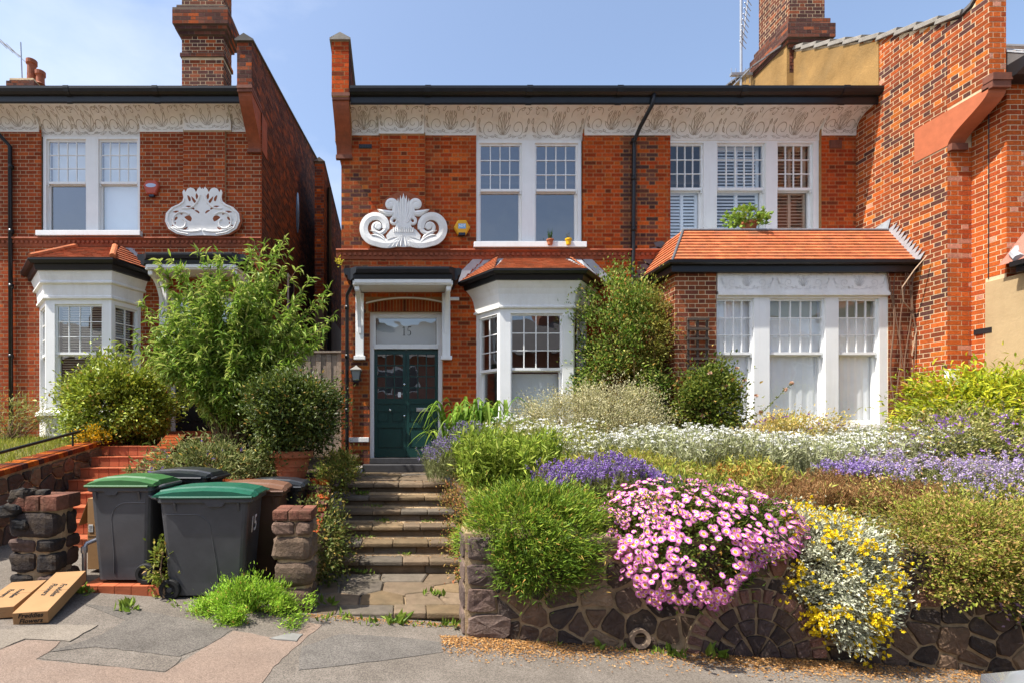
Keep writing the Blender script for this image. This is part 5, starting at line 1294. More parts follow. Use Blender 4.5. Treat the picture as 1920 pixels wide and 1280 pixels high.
for i in range(5):
    for j in range(8):
        m = MB(); m.box(-3.105+i*.161+.003, -3.105+(i+1)*.161-.003, 4.845+j*.17+.003, 4.845+(j+1)*.17-.003, .187, .20); o = m.build('tile', QT, pf); o.color = (*pal_q(), 1)
    m = MB(); m.box(-3.105+i*.161+.003, -3.105+(i+1)*.161-.003, 4.845, 4.86, .03, .183); o = m.build('riser_tile', QT, pf); o.color = (*pal_q(), 1)
for j in range(6):
    m = MB(); m.box(-2.30, -2.285, 4.865+j*.2, 4.865+(j+1)*.2-.006, .03, .183); o = m.build('riser_tile', QT, pf); o.color = (*pal_q(), 1)

# ============================================================ board fence between the houses
fe = thing('board_fence', 'weathered upright board fence closing the gap between the houses', 'fence', (-2, 9.55, 1.0))
for k in range(17):
    x = -2.86+k*.098; dz = random.uniform(-.012, .012); m = MB(); m.box(x, x+.092, 9.55+(k % 2)*.014, 9.572+(k % 2)*.014, .95, 3.10+dz); o = m.build('board', WOODF, fe); k_ = random.uniform(.75, 1.2); o.color = (k_, k_*.97, k_*.94, 1)
m = MB(); m.box(-2.88, -1.21, 9.52, 9.62, 3.115, 3.15); m.build('capping', WOODF, fe)
fe = thing('board_fence', 'short dark board fence between the canted bay and the square bay', 'fence', (4, 8.9, 1.0))
for k in range(9):
    m = MB(); x = 3.62+k*.098; m.box(x, x+.092, 8.72, 8.745, .95, 2.3); o = m.build('board', WOODF, fe); k_ = random.uniform(.45, .7); o.color = (k_, k_, k_, 1)
lw = thing('rubble_wall', 'low rubble wall holding up the lawn beside the tiled steps', 'garden wall', (-7, 5.1, .2))
m = MB(); m.box(-9.5, -5.23, 5.0, 5.3, .0, 1.02); lwo = m.build('mortar_core', MORT, lw)
sites = []; rowsites(-9.5, -5.25, .2, 1.0, 60)
for P in voronoi(sites, (-9.5, -5.24, .2, 1.0)):
    Q = inset(P, .012) if len(P) > 2 else None
    if Q: stone_piece(lwo, roundpoly(Q), lambda x, y, d: Vector((x, 5.0-d, y)), RUB, pal_rub(), .025)
# ============================================================ wheeled bins
PLAS = M('dark_grey_plastic', (.062, .063, .068), .38, .22, 3, .12, 140, .4, stain=((.075, .075, .078), .35, 4))
PLAS_BR = M('brown_plastic', (.085, .042, .026), .45, .15, 5, .12, 140, .4)
PLAS_BK = M('black_plastic', (.012, .013, .015), .42, .15, 5, .12, 140, .4)
LID_G = M('green_lid_plastic', (.013, .095, .057), .38, .15, 5, .08, 120, .45)
LID_G2 = M('leaf_green_lid_plastic', (.034, .115, .034), .4, .15, 5, .08, 120, .45)
RUBBER = M('tyre_rubber', (.012, .012, .012), .75, .2, 20)
def text_mesh(txt, size, shear=0, bold=0, align='CENTER'):
    cu = bpy.data.curves.new('lettering', 'FONT'); cu.body = txt; cu.size = size; cu.shear = shear; cu.align_x = align; cu.align_y = 'CENTER'; cu.extrude = .0006; cu.offset = bold; cu.resolution_u = 2
    ob = bpy.data.objects.new('lettering', cu); me = bpy.data.meshes.new_from_object(ob); bpy.data.objects.remove(ob); bpy.data.curves.remove(cu)
    at = me.attributes.new('col', 'FLOAT_COLOR', 'FACE'); at.data.foreach_set('color', np.ones(len(me.polygons)*4, np.float32)); me.name = 'lettering'
    return me
def lettering(parent, txt, size, mtx, mat, shear=0, bold=0, name='lettering'):
    me = text_mesh(txt, size, shear, bold); me.materials.append(mat); o = bpy.data.objects.new(name, me); C.objects.link(o); o.parent = parent
    o.matrix_local = Matrix.Translation(-org(parent)) @ mtx if True else mtx
    return o
def frame_m(c, ex, ey):
    ex = Vector(ex).normalized(); ey = Vector(ey); ey = (ey-ex*ey.dot(ex)).normalized(); ez = ex.cross(ey)
    return Matrix.Translation(c) @ Matrix((ex, ey, ez)).transposed().to_4x4()
def wheelie(label, x, y, z, rot, body, lid, d=.74, w=.56, h=1.0, num=None, lidang=0):
    t = thing('wheeled_bin', label, 'bin', (x, y, z), 'wheeled bins by the pavement')
    R = Matrix.Translation((x, y, z)) @ Matrix.Rotation(rot, 4, 'Z')
    def mk(): m = MB(); m.xf = lambda a, b, c: R @ Vector((a, b, c)); return m
    def ring(dx0, dx1, ww, zz, r=.05):
        P = []
        for (cx, cy, a0) in ((dx1-r, ww/2-r, 0), (dx0+r, ww/2-r, PI/2), (dx0+r, -ww/2+r, PI), (dx1-r, -ww/2+r, 3*PI/2)):
            for k in range(4): P.append((cx+r*math.cos(a0+k*PI/6), cy+r*math.sin(a0+k*PI/6), zz))
        return P
    b = mk(); b.loft([ring(-d*.36, d*.40, w*.78, .035), ring(-d*.40, d*.41, w*.80, .16), ring(-d*.43, d*.445, w*.92, h*.62), ring(-d*.46, d*.47, w*.98, h*.93)])
    bo = b.build('body', body, t)
    for p in bo.data.polygons: p.use_smooth = False
    rm = mk(); rm.loft([ring(-d*.47, d*.50, w*1.02, h*.905), ring(-d*.48, d*.515, w*1.05, h*.915), ring(-d*.48, d*.515, w*1.05, h*.955), ring(-d*.47, d*.505, w*1.03, h*.965)]); rm.build('rim', body, t)
    # side reinforcement: the curved line pressed into each flank, and fins under the rim
    for s in (-1, 1):
        rb = mk(); pts = []
        for (px, pz) in [(-d*.38, h*.80), (-d*.1, h*.80)]+[(-d*.1+.16*math.sin(k*PI/12), h*.80-.16*(1-math.cos(k*PI/12))) for k in range(1, 7)]+[(d*.13, h*.3), (d*.14, .10)]:
            yy = w*.5*(.80+.18*max(0, (pz-.16)/(h*.93-.16)))
            pts.append((px, s*(yy+.001), pz))
        rb.tube(pts, .0055, 6); rb.build('side_rib', body, t)
        for px in (-d*.30, d*.36):
            f = mk(); f.prism([(px, s*w*.47, h*.91), (px, s*w*.53, h*.91), (px, s*w*.455, h*.78)], (.018, 0, 0)); f.build('fin', body, t)
        sc = mk(); sc.prism([(d*.02, s*w*.525, h*.915), (d*.24, s*w*.525, h*.915), (d*.20, s*w*.525, h*.875), (d*.06, s*w*.525, h*.875)], (0, -s*.03, 0)); sc.build('grip', body, t)
    # domed lid with raised middle
    l = mk(); sec = []
    for (px, zz, k) in ((-d*.53, .965, 1.02), (-d*.50, 1.0, 1.04), (-d*.30, 1.028, 1.06), (0, 1.04, 1.07), (d*.30, 1.03, 1.07), (d*.50, 1.0, 1.06), (d*.545, .965, 1.05)):
        ww = w*k/2; zz *= h
        sec.append([(px, -ww, h*.962), (px, -ww, zz-.018 if zz > h*.97 else h*.962+.004), (px, -ww*.80, zz-.004), (px, -ww*.62, zz), (px, -ww*.55, zz+.014), (px, ww*.55, zz+.014), (px, ww*.62, zz), (px, ww*.80, zz-.004), (px, ww, zz-.018 if zz > h*.97 else h*.962+.004), (px, ww, h*.962)])
    l.loft(sec); lo = l.build('lid', lid, t)
    for s in (-1, 1):
        e = mk(); e.tube([(-d*.44, s*w*.54, h*.962), (d*.52, s*w*.54, h*.962)], .014, 6); e.build('lid_edge', lid, lo)
    hd = mk(); hd.tube([(-d*.47, -w*.36, h*.93), (-d*.56, -w*.36, h*.95), (-d*.60, -w*.33, h*.96), (-d*.60, w*.33, h*.96), (-d*.56, w*.36, h*.95), (-d*.47, w*.36, h*.93)], .016, 8); hd.build('handle', body, t)
    for s in (-1, 1):
        wh = mk(); c = (-d*.36, s*w*.42, .10); ax = (0, s, 0)
        wh.lathe(c, [(.055, -.02), (.092, -.022), (.10, -.012), (.10, .022), (.092, .032), (.062, .032), (.058, .02)], 24, ax); wo = wh.build('tyre', RUBBER, t)
        rm_ = mk(); rm_.lathe((c[0], c[1]+s*.012, c[2]), [(.06, 0), (.055, .008), (.03, .004), (.022, .014), (.004, .016)], 20, ax); rm_.build('rim_disc', M('rim_plastic', (.05, .05, .052), .5, .1), wo)
    ax_ = mk(); ax_.tube([(-d*.36, -w*.4, .10), (-d*.36, w*.4, .10)], .013, 8); ax_.build('axle', IRON, t)
    if num:
        sl = ((d*.47-d*.445)/(h*.93-h*.62)); zc = h*.66; xc = d*.447+.0035
        n_ = Vector((1, 0, -.08)).normalized(); ey = Vector((.08, 0, 1))
        mt = R @ frame_m(Vector((xc+.001, num[1], zc)), (0, 1, 0), ey)
        lettering(t, num[0], .225, mt, M('white_vinyl', (.75, .75, .74), .5, 0), 0, .003, 'number')
    return t
wheelie('grey wheeled bin with teal-green lid numbered 15, beside the leafy weed', -1.93, 5.10, pave_z(-1.93)+.002, math.radians(2), PLAS, LID_G, .90, .60, 1.025, ('15', -.02))
wheelie('brown wheeled bin numbered 15 behind the teal-lidded bin', -1.75, 5.75, pave_z(-1.8)+.002, math.radians(3), PLAS_BR, M('brown_lid_plastic', (.15, .075, .045), .45, .15, 5, .08, 120, .4), .80, .56, 1.0, ('15', .0))
wheelie('black wheeled bin at the back against the brick retaining wall', -1.58, 6.2, pave_z(-1.8)+.002, math.radians(-3), PLAS_BK, M('black_lid_plastic', (.02, .023, .028), .3, .1, 5, .05, 90, .5), .72, .46, .99)
wheelie('grey wheeled bin with leaf-green lid standing on the tiled platform', -2.74, 5.14, .201, math.radians(179), PLAS, LID_G2, .64, .53, .99)
wheelie('dark wheeled bin with black lid half hidden behind the leaf-green lid', -2.52, 5.84, .201, math.radians(176), PLAS_BK, MATS['black_lid_plastic'], .72, .55, 1.0)
# ============================================================ cardboard
CARD = M('corrugated_card', (.33, .19, .088), .85, .08, 4, .1, 30, .15)
INK = M('black_marker', (.012, .011, .010), .7, .1)
def carton(name, label, N0, F0, w, h, roll=0, texts=()):
    N0, F0 = Vector(N0), Vector(F0); ax = (F0-N0); L = ax.length; ax.normalize(); side = ax.cross(Vector((0, 0, 1))).normalized(); up = side.cross(ax)
    t = thing(name, label, 'box', N0); c = (N0+F0)/2+up*h/2
    m = MB(); m.obox(c, side*w/2, ax*L/2, up*h/2); m.build('box_body', CARD, t, bevel=.004)
    m = MB(); m.obox(c+up*(h/2+.0008), side*w/2*.999, ax*.002, up*.0006); m.obox(c-ax*(L/2+.0008), side*w*.3, ax*.0006, up*.0015); m.build('flap_seam', M('seam_shadow', (.25, .15, .075), .9, 0), t)
    for (txt, size, where, dx, dy, sh) in texts:
        if where == 'end': mt = frame_m(c-ax*(L/2+.0015)+side*dx+up*dy, side, up)
        else: mt = frame_m(c+up*(h/2+.0015)+side*dx+ax*dy, -ax, side)
        lettering(t, txt, size, mt, INK, sh, .0012, 'handwriting')
    return t
carton('cardboard_carton', 'long cardboard carton with black handwriting leaning by the blackened pier', (-3.00, 4.06, .145), (-3.16, 4.80, .26), .25, .10, 0,
       [('Freddies', .052, 'end', 0, .022, .3), ('Flowers', .052, 'end', 0, -.024, .3), ('Freddies', .07, 'top', .05, 0, .25), ('Flowers', .07, 'top', -.03, .02, .25)])
carton('cardboard_carton', 'pale flat cardboard carton lying under the handwritten one', (-3.33, 4.10, .17), (-3.50, 4.72, .20), .28, .09, 0, [('Freddies', .06, 'top', .03, 0, .25), ('Flowers', .06, 'top', -.05, .02, .25)])
t = thing('cardboard_box', 'tall opened cardboard box standing behind the leaf-green lidded bin', 'box', (-3.15, 5.5, .2))
m = MB(); m.box(-3.40, -2.95, 5.42, 5.68, .201, .96); m.build('box_body', CARD, t, bevel=.004)
m = MB(); m.prism([(-3.40, 5.43, .95), (-3.40, 5.67, .95), (-3.52, 5.69, .66), (-3.52, 5.45, .66)], (.004, 0, 0)); m.build('flap', CARD, t)
m = MB(); m.box(-3.40, -2.95, 5.417, 5.419, .555, .56); m.build('crease', MATS['seam_shadow'], t)
m = MB(); m.box(-3.385, -3.34, 5.415, 5.418, .60, .68); lbl = m.build('paper_label', WHITE, t)
for k in range(5): m = MB(); m.box(-3.38, -3.345, 5.4142, 5.415, .61+k*.013, .615+k*.013); m.build('label_line', INK, lbl)
# grey standpipe
t = thing('standpipe', 'bent grey metal pipe beside the blackened pier', 'pipe', (-3.2, 5.15, .15))
m = MB(); m.tube([(-3.20, 5.05, .1), (-3.20, 5.05, .52), (-3.18, 5.06, .56), (-3.12, 5.12, .585), (-3.0, 5.25, .60)], .022, 8); m.build('pipe', ST, t, True)
m = MB(); m.lathe((-3.20, 5.05, .47), [(.03, 0), (.032, .03), (.03, .06)], 10); m.build('collar', ST, t)

# ============================================================ things on the walls
t = thing('alarm_box', 'yellow hexagonal alarm box with blue panel beside the upper window', 'alarm box', (1.055, 9.44, 5.43))
def hexa(c, r, d, mat, t, name, sx=1.0, by=0):
    m = MB(); P = [(c[0]+r*sx*math.cos(PI/3*k), c[2]+r*math.sin(PI/3*k)) for k in range(6)]
    m.loft([[(x, c[1], z) for x, z in P], [(x, c[1]-d*.7, z) for x, z in P], [(c[0]+(x-c[0])*.82, c[1]-d, c[2]+(z-c[2])*.82) for x, z in P]]); return m.build(name, mat, t)
hexa((1.055, 9.492, 5.43), .155, .07, M('alarm_yellow', (.72, .36, .015), .4, .05), t, 'case', 1.0)
m = MB(); m.box(.985, 1.125, 9.419, 9.4235, 5.40, 5.49); pn = m.build('logo_panel', M('alarm_blue', (.20, .42, .66), .4, 0), t)
lettering(t, 'ADT', .062, frame_m(Vector((1.055, 9.4175, 5.447)), (1, 0, 0), (0, 0, 1)), M('white_print', (.85, .85, .85), .5, 0), 0, .001)
m = MB(); m.box(.99, 1.12, 9.42, 9.49, 5.275, 5.33); m.build('strobe', M('strobe_dark', (.015, .018, .03), .2, 0), t, bevel=.008)
t = thing('alarm_box', 'red hexagonal alarm box with pale blue panel on the left house', 'alarm box', (-5.11, 10.2, 6.52))
m = MB(); P = [(-.16, .04), (-.10, .15), (.10, .15), (.16, .04), (.09, -.13), (-.09, -.13)]
m.loft([[(-5.11+x, 10.242, 6.52+z) for x, z in P], [(-5.11+x, 10.19, 6.52+z) for x, z in P], [(-5.11+x*.85, 10.17, 6.52+z*.85) for x, z in P]]); m.build('case', M('alarm_red', (.42, .07, .035), .4, .05), t)
m = MB(); m.add([(-5.11+.105*math.cos(a), 10.1685, 6.56+.04*math.sin(a)) for a in [2*PI*k/18 for k in range(18)]]+[(-5.11+.105*math.cos(a), 10.171, 6.56+.04*math.sin(a)) for a in [2*PI*k/18 for k in range(18)]], [tuple(range(18))]+[(k, (k+1) % 18, 18+(k+1) % 18, 18+k) for k in range(18)]); m.build('logo_panel', M('pale_blue', (.42, .5, .66), .5, 0), t)
m = MB(); m.box(-5.16, -5.06, 10.19, 10.24, 6.345, 6.392); m.build('strobe', MATS['strobe_dark'], t)
# lantern beside the door
t = thing('wall_lantern', 'small grey wall lantern on the brickwork beside the green door', 'lantern', (-.91, 9.4, 2.7))
lx, ly = -.91, 9.38
m = MB(); m.loft([[(lx+sx*r, ly+sy*r, z) for sx, sy in ((-1, -1), (1, -1), (1, 1), (-1, 1))] for r, z in ((.055, 2.585), (.085, 2.76))]); m.build('glass_body', M('lantern_glass', (.30, .32, .32), .25, .1, 9), t)
for sx, sy in ((-1, -1), (1, -1), (1, 1), (-1, 1)):
    m = MB(); m.tube([(lx+sx*.056, ly+sy*.056, 2.58), (lx+sx*.087, ly+sy*.087, 2.765)], .006, 5); m.build('corner_bar', IRON, t)
m = MB(); m.loft([[(lx+sx*r, ly+sy*r, z) for sx, sy in ((-1, -1), (1, -1), (1, 1), (-1, 1))] for r, z in ((.105, 2.765), (.105, 2.78), (.03, 2.835), (.012, 2.86))]); m.build('roof_cap', M('lantern_cap', (.22, .21, .19), .5, .1), t)
m = MB(); m.box(lx-.05, lx+.05, ly-.05, ly+.05, 2.55, 2.582); m.build('base', IRON, t)
m = MB(); m.tube([(lx, ly, 2.845), (lx, 9.44, 2.86), (lx, 9.5, 2.80)], .010, 6); m.build('arm', IRON, t)
# trellis
t = thing('trellis', 'weathered wooden trellis ladder fixed to the brick pier of the square bay', 'trellis', (4.85, 8.40, 2.4))
TW = M('trellis_wood', (.07, .052, .04), .9, .2, 20)
for x in (4.695, 4.85, 5.005):
    m = MB(); m.box(x-.018, x+.018, 8.40, 8.42, 1.6, 3.52); m.build('upright', TW, t)
for k in range(12):
    m = MB(); m.box(4.67, 5.03, 8.378, 8.399, 1.7+k*.162, 1.738+k*.162); m.build('rung', TW, t)
# dead vine and cable down the right of the square bay
t = thing('bare_vine', 'bare twisted vine stems climbing the brick beside the square bay window', 'vine', (8.2, 8.4, 1.5))
VN = M('vine_bark', (.16, .09, .055), .9, .2, 30)
for k in range(5):
    m = MB(); x = 8.15+.04*k; pts = []
    for i in range(16):
        z = 1.2+i*.21; pts.append((x+.05*math.sin(i*.7+k*2)+.004*i*(k-2), 8.405-.01*k, min(z, 4.3)))
    m.tube(pts, .008 if k else .012, 5); m.build('stem', VN, t)
m = MB(); m.tube([(8.36, 8.12, 4.46), (8.22, 8.18, 4.25), (8.14, 8.3, 4.0), (8.22, 8.36, 3.78), (8.42, 8.41, 3.62), (8.43, 8.36, 3.3), (8.40, 8.40, 2.9)], .010, 6); m.build('cable', M('pale_stem', (.42, .29, .19), .8, .1), t)
# pots
def flowerpot(label, x, y, z, r, h, mat, name='plant_pot', cat='pot', group=None):
    t = thing(name, label, cat, (x, y, z), group); m = MB()
    m.lathe((x, y, z), [(r*.68, 0), (r*.70, .005), (r*.92, h*.74), (r*1.06, h*.75), (r*1.08, h*.78), (r*1.08, h*.98), (r*1.04, h), (r*.95, h), (r*.92, h*.9), (.001, h*.88)], 28); m.build('pot', mat, t, False)
    return t
bigpot = flowerpot('large terracotta pot holding the dark glossy shrub', GX(547, 6.85), 6.85, 1.045, .27, .36, M('terracotta_pot', (.40, .125, .05), .8, .15, 7, .2, 60, stain=((.45, .30, .2), .3, 3)), 'terracotta_pot')
for k in (.10, .16):
    m = MB(); r = .27*(.70+.22*k/.266); m.lathe((GX(547, 6.85), 6.85, 1.045+k), [(r-.004, -.012), (r+.006, -.008), (r+.006, .008), (r-.004, .012)], 28); m.build('pot_band', MATS['terracotta_pot'], bigpot)
GRN = M('leaf_generic', (1, 1, 1), .5, .15, 9, 0, 1, .35, trans=.3)
p1 = flowerpot('tiny terracotta cactus pot on the upper window sill', 2.68, 9.38, 5.085, .062, .10, MATS['terracotta_pot'])
m = MB(); 
for k in range(9):
    a = 2*PI*k/9; m.col = (.05, .10, .03); m.tube([(2.68, 9.38, 5.17), (2.68+.03*math.cos(a), 9.38+.03*math.sin(a), 5.24), (2.68+.045*math.cos(a), 9.38+.045*math.sin(a), 5.30+.04*(k % 3))], [.012, .010, .002], 5)
m.build('cactus', GRN, p1)
p2 = flowerpot('small yellow flowerpot on the upper window sill', 3.02, 9.38, 5.085, .058, .11, M('yellow_glaze', (.75, .45, .01), .3, .05))
m = MB(); m.col = (.14, .13, .05); 
for k in range(4): m.tube([(3.02, 9.38, 5.18), (2.99+.015*k, 9.38, 5.24), (2.97+.02*k, 9.37, 5.29+.02*(k % 2))], [.006, .005, .002], 5)
m.build('stems', GRN, p2)

# ============================================================ parked car at the kerb, only its corner in view
car = thing('parked_car', 'silver grey parked car whose bonnet corner shows by the rubble wall', 'car', (4.2, 1.3, -.4))
CARP = M('car_paint', (.20, .21, .22), .25, .05, 3, 0, 1, .5, coat=1.0); CGL = M('car_glass', (.02, .025, .03), .05, 0, 1, 0, 1, .7)
cz = pave_z(3.2)-.13; CZ = 1.25; CX0 = .40
xsec = [(1.80, .42, .50, .70), (1.84, .30, .72, .86), (1.98, .20, .84, .95), (2.9, .17, .90, 1.0), (3.25, .17, .92, 1.02), (3.5, .17, .92, 1.02), (5.2, .17, .92, 1.02), (5.7, .18, .91, .98), (6.0, .25, .86, .92), (6.08, .36, .72, .70)]
m = MB(); rings = []; m.xf = lambda x, y, z: (x+CX0, y, cz+(z-cz)*CZ)
yc = 1.28
for (x, zb, hw, zt) in xsec:
    rings.append([(x, yc-hw, cz+zb), (x, yc-hw*1.02, cz+(zb+zt)/2), (x, yc-hw*.97, cz+zt*.93), (x, yc-hw*.80, cz+zt), (x, yc, cz+zt+.03), (x, yc+hw*.80, cz+zt), (x, yc+hw*.97, cz+zt*.93), (x, yc+hw*1.02, cz+(zb+zt)/2), (x, yc+hw, cz+zb)])
m.loft(rings); cb_ = m.build('body', CARP, car, True)
m = MB(); m.xf = lambda x, y, z: (x+CX0, y, cz+(z-cz)*CZ); m.loft([[(x, yc-hw, cz+z), (x, yc+hw, cz+z)] + [(x2, yc+hw2, cz+1.42), (x2, yc-hw2, cz+1.42)] for (x, hw, z, x2, hw2) in ((3.0, .72, .95, 3.65, .58), (4.0, .78, .97, 4.0, .62), (5.0, .78, .97, 5.0, .60), (5.8, .70, .93, 5.35, .55))]); m.build('cabin_glass', CGL, car)
m = MB(); m.xf = lambda x, y, z: (x+CX0, y, cz+(z-cz)*CZ); m.loft([[(x, yc-hw, cz+1.42), (x, yc, cz+1.47), (x, yc+hw, cz+1.42), (x, yc, cz+1.40)] for x, hw in ((3.62, .59), (4.3, .64), (5.38, .57))]); m.build('roof', CARP, car, True)
for x in (2.95, 5.6):
    for s in (-1, 1):
        m = MB(); m.lathe((x, yc+s*.78, cz+.31), [(.20, -.09), (.30, -.09), (.31, -.07), (.31, .08), (.30, .10), (.20, .10)], 26, (0, s, 0)); wo = m.build('tyre', RUBBER, car)
        m = MB(); m.lathe((x, yc+s*.79, cz+.31), [(.205, 0), (.19, .08), (.05, .06), (.04, .085), (.005, .09)], 20, (0, s, 0)); m.build('rim', ST, wo)
for s in (-1, 1):
    m = MB(); m.obox((2.16, yc+s*.58, cz+.86), (.05, 0, 0), (0, .14, 0), (0, 0, .06)); m.build('headlight', M('headlight_glass', (.6, .62, .65), .1, 0), car, bevel=.02)

# ============================================================ the terrace across the street, seen mirrored in the panes
op = thing('opposite_terrace', 'brick terrace across the street, mirrored in the window panes', 'terrace', (0, -16, 0))
m = MB(); m.box(-26, 26, -22, -14.5, -.8, 6.4); m.build('wall', M('far_brick', (.22, .085, .05), .9, .2, 3, .3, 20), op)
m = MB(); m.loft([[(x, -14.1, 6.4), (x, -18.2, 9.4), (x, -22.3, 6.4)] for x in (-26.3, 26.3)]); m.build('roof', SLATE, op)
for k in range(8):
    x = -23+k*6.5
    m = MB(); m.box(x, x+1.3, -18.8, -17.6, 8.6, 11.4); m.box(x-.1, x+1.4, -18.9, -17.5, 11.0, 11.2); q = m.build('chimney', MATS['far_brick'], op)
    for j in range(3): m = MB(); m.lathe((x+.25+j*.4, -18.2, 11.35), [(.15, 0), (.12, .1), (.12, .5), (.15, .55)], 10); m.build('chimney_pot', TERRA, q)
    for (a, z0_, z1_) in ((1.8, 3.9, 5.7), (1.8, .9, 2.9)):
        m = MB(); m.box(x+a, x+a+1.9, -14.56, -14.42, z0_, z1_); q = m.build('window', WHITE, op); m = MB(); m.box(x+a+.1, x+a+1.8, -14.43, -14.40, z0_+.1, z1_-.1); m.build('pane', MATS['dark_pane'], q)
# ============================================================ planting toolkit
def nrm(a): return a/np.maximum(np.linalg.norm(a, axis=1, keepdims=True), 1e-9)
def rnd(n, s=1.0): return RNG.normal(size=(n, 3))*s
T_LEAF = (np.array([(0, 0, 0), (-.5, .45, .10), (0, 1, -.06), (.5, .45, .10)], float), np.array([(0, 3, 2), (0, 2, 1)]))
T_LANCE = (np.array([(0, 0, 0), (-.5, .30, .06), (.5, .30, .06), (-.42, .62, .02), (.42, .62, .02), (0, 1, -.22), (0, .32, -.02), (0, .64, -.06)], float),
           np.array([(0, 6, 1), (0, 2, 6), (1, 6, 3), (6, 7, 3), (6, 2, 4), (6, 4, 7), (3, 7, 5), (7, 4, 5)]))
T_BLADE = (np.array([(-.5, 0, 0), (.5, 0, 0), (-.4, .55, .02), (.4, .55, .02), (0, 1, -.05)], float), np.array([(0, 1, 3), (0, 3, 2), (2, 3, 4)]))
class Fol:
    def __init__(s): s.V = []; s.F = []; s.C = []; s.n = 0
    def put(s, T, P, A, S, Wd, col, hint=None):
        """leaves T at P pointing along A, length S, width Wd*length"""
        n = len(P); tv, tf = T; A = nrm(A)
        h = nrm(rnd(n)) if hint is None else nrm(hint+rnd(n, .35))
        X = nrm(np.cross(A, h)); Z = np.cross(X, A)
        S = np.broadcast_to(np.asarray(S, float), (n,))[:, None, None]; Wd = np.broadcast_to(np.asarray(Wd, float), (n,))[:, None, None]
        V = P[:, None]+S*(tv[None, :, :1]*Wd*X[:, None]+tv[None, :, 1:2]*A[:, None]+tv[None, :, 2:]*Z[:, None])
        k = len(tv); s.F.append((np.arange(n)[:, None, None]*k+tf[None]+s.n).reshape(-1, 3)); s.V.append(V.reshape(-1, 3)); s.n += n*k
        s.C.append(np.repeat(col, len(tf), axis=0)); return s
    def raw(s, V, F3, C_): s.V.append(V); s.F.append(F3+s.n); s.n += len(V); s.C.append(C_)
    def stems(s, P0, P1, r, col, bend=None):
        """thin three-sided twigs from P0 to P1"""
        n = len(P0); d = nrm(P1-P0); a = nrm(np.cross(d, nrm(rnd(n)))); b = np.cross(d, a); V = np.zeros((n, 6, 3))
        r = np.broadcast_to(np.asarray(r, float), (n,))[:, None]
        for k in range(3):
            o = math.cos(2*PI*k/3)*a+math.sin(2*PI*k/3)*b; V[:, k] = P0+o*r; V[:, 3+k] = P1+o*r*.55
        T = np.array([(0, 1, 4), (0, 4, 3), (1, 2, 5), (1, 5, 4), (2, 0, 3), (2, 3, 5)])
        s.F.append((np.arange(n)[:, None, None]*6+T[None]+s.n).reshape(-1, 3)); s.V.append(V.reshape(-1, 3)); s.n += n*6; s.C.append(np.repeat(col, 6, axis=0)); return s
    def build(s, name, mat, parent=None, kind='stuff'):
        V = np.concatenate(s.V)-np.array(org(parent)); me = np_mesh(name, V, np.concatenate(s.F), np.concatenate(s.C), [mat]); o = link_mesh(name, me, parent)
        if kind: o['kind'] = kind
        return o
def cols(n, *cs, jit=.18):
    cs = np.array(cs, float); i = RNG.integers(0, len(cs), n); j = RNG.integers(0, len(cs), n); t = RNG.random((n, 1))
    return (cs[i]*t+cs[j]*(1-t))*(1+RNG.uniform(-jit, jit, (n, 1)))
def lumpy(n, c, r, lump=.18, shell=.75, seed=0, half=None):
    """points filling the outer part of an uneven ellipsoid; returns points and outward directions"""
    d = nrm(rnd(n)); g = np.random.default_rng(seed); B = nrm(g.normal(size=(14, 3)))
    amp = g.uniform(-1, 1.2, 14); k = np.clip(d@B.T, 0, 1)**7@amp
    rad = (shell+(1-shell)*RNG.random((n, 1))**.6)*(1+lump*k[:, None]); P = np.array(c)+d*rad*np.array(r)
    if half is not None:
        m = half(P); P, d = P[m], d[m]
    return P, d
LEAFM = M('leaf_surface', (1.28, 1.10, .85), .5, .10, 12, 0, 1, .2, trans=.36)
LEAFW = M('woolly_leaf_surface', (1.08, 1.05, .94), .85, .10, 12, 0, 1, .15, trans=.25)
GLOSS = M('glossy_leaf_surface', (1.2, 1.1, .85), .45, .10, 12, 0, 1, .32, trans=.22)
PETAL = M('petal_surface', (1, 1, 1), .7, .06, 20, 0, 1, .2, trans=.3)
TWIG = M('twig_bark', (.16, .10, .055), .9, .2, 20)

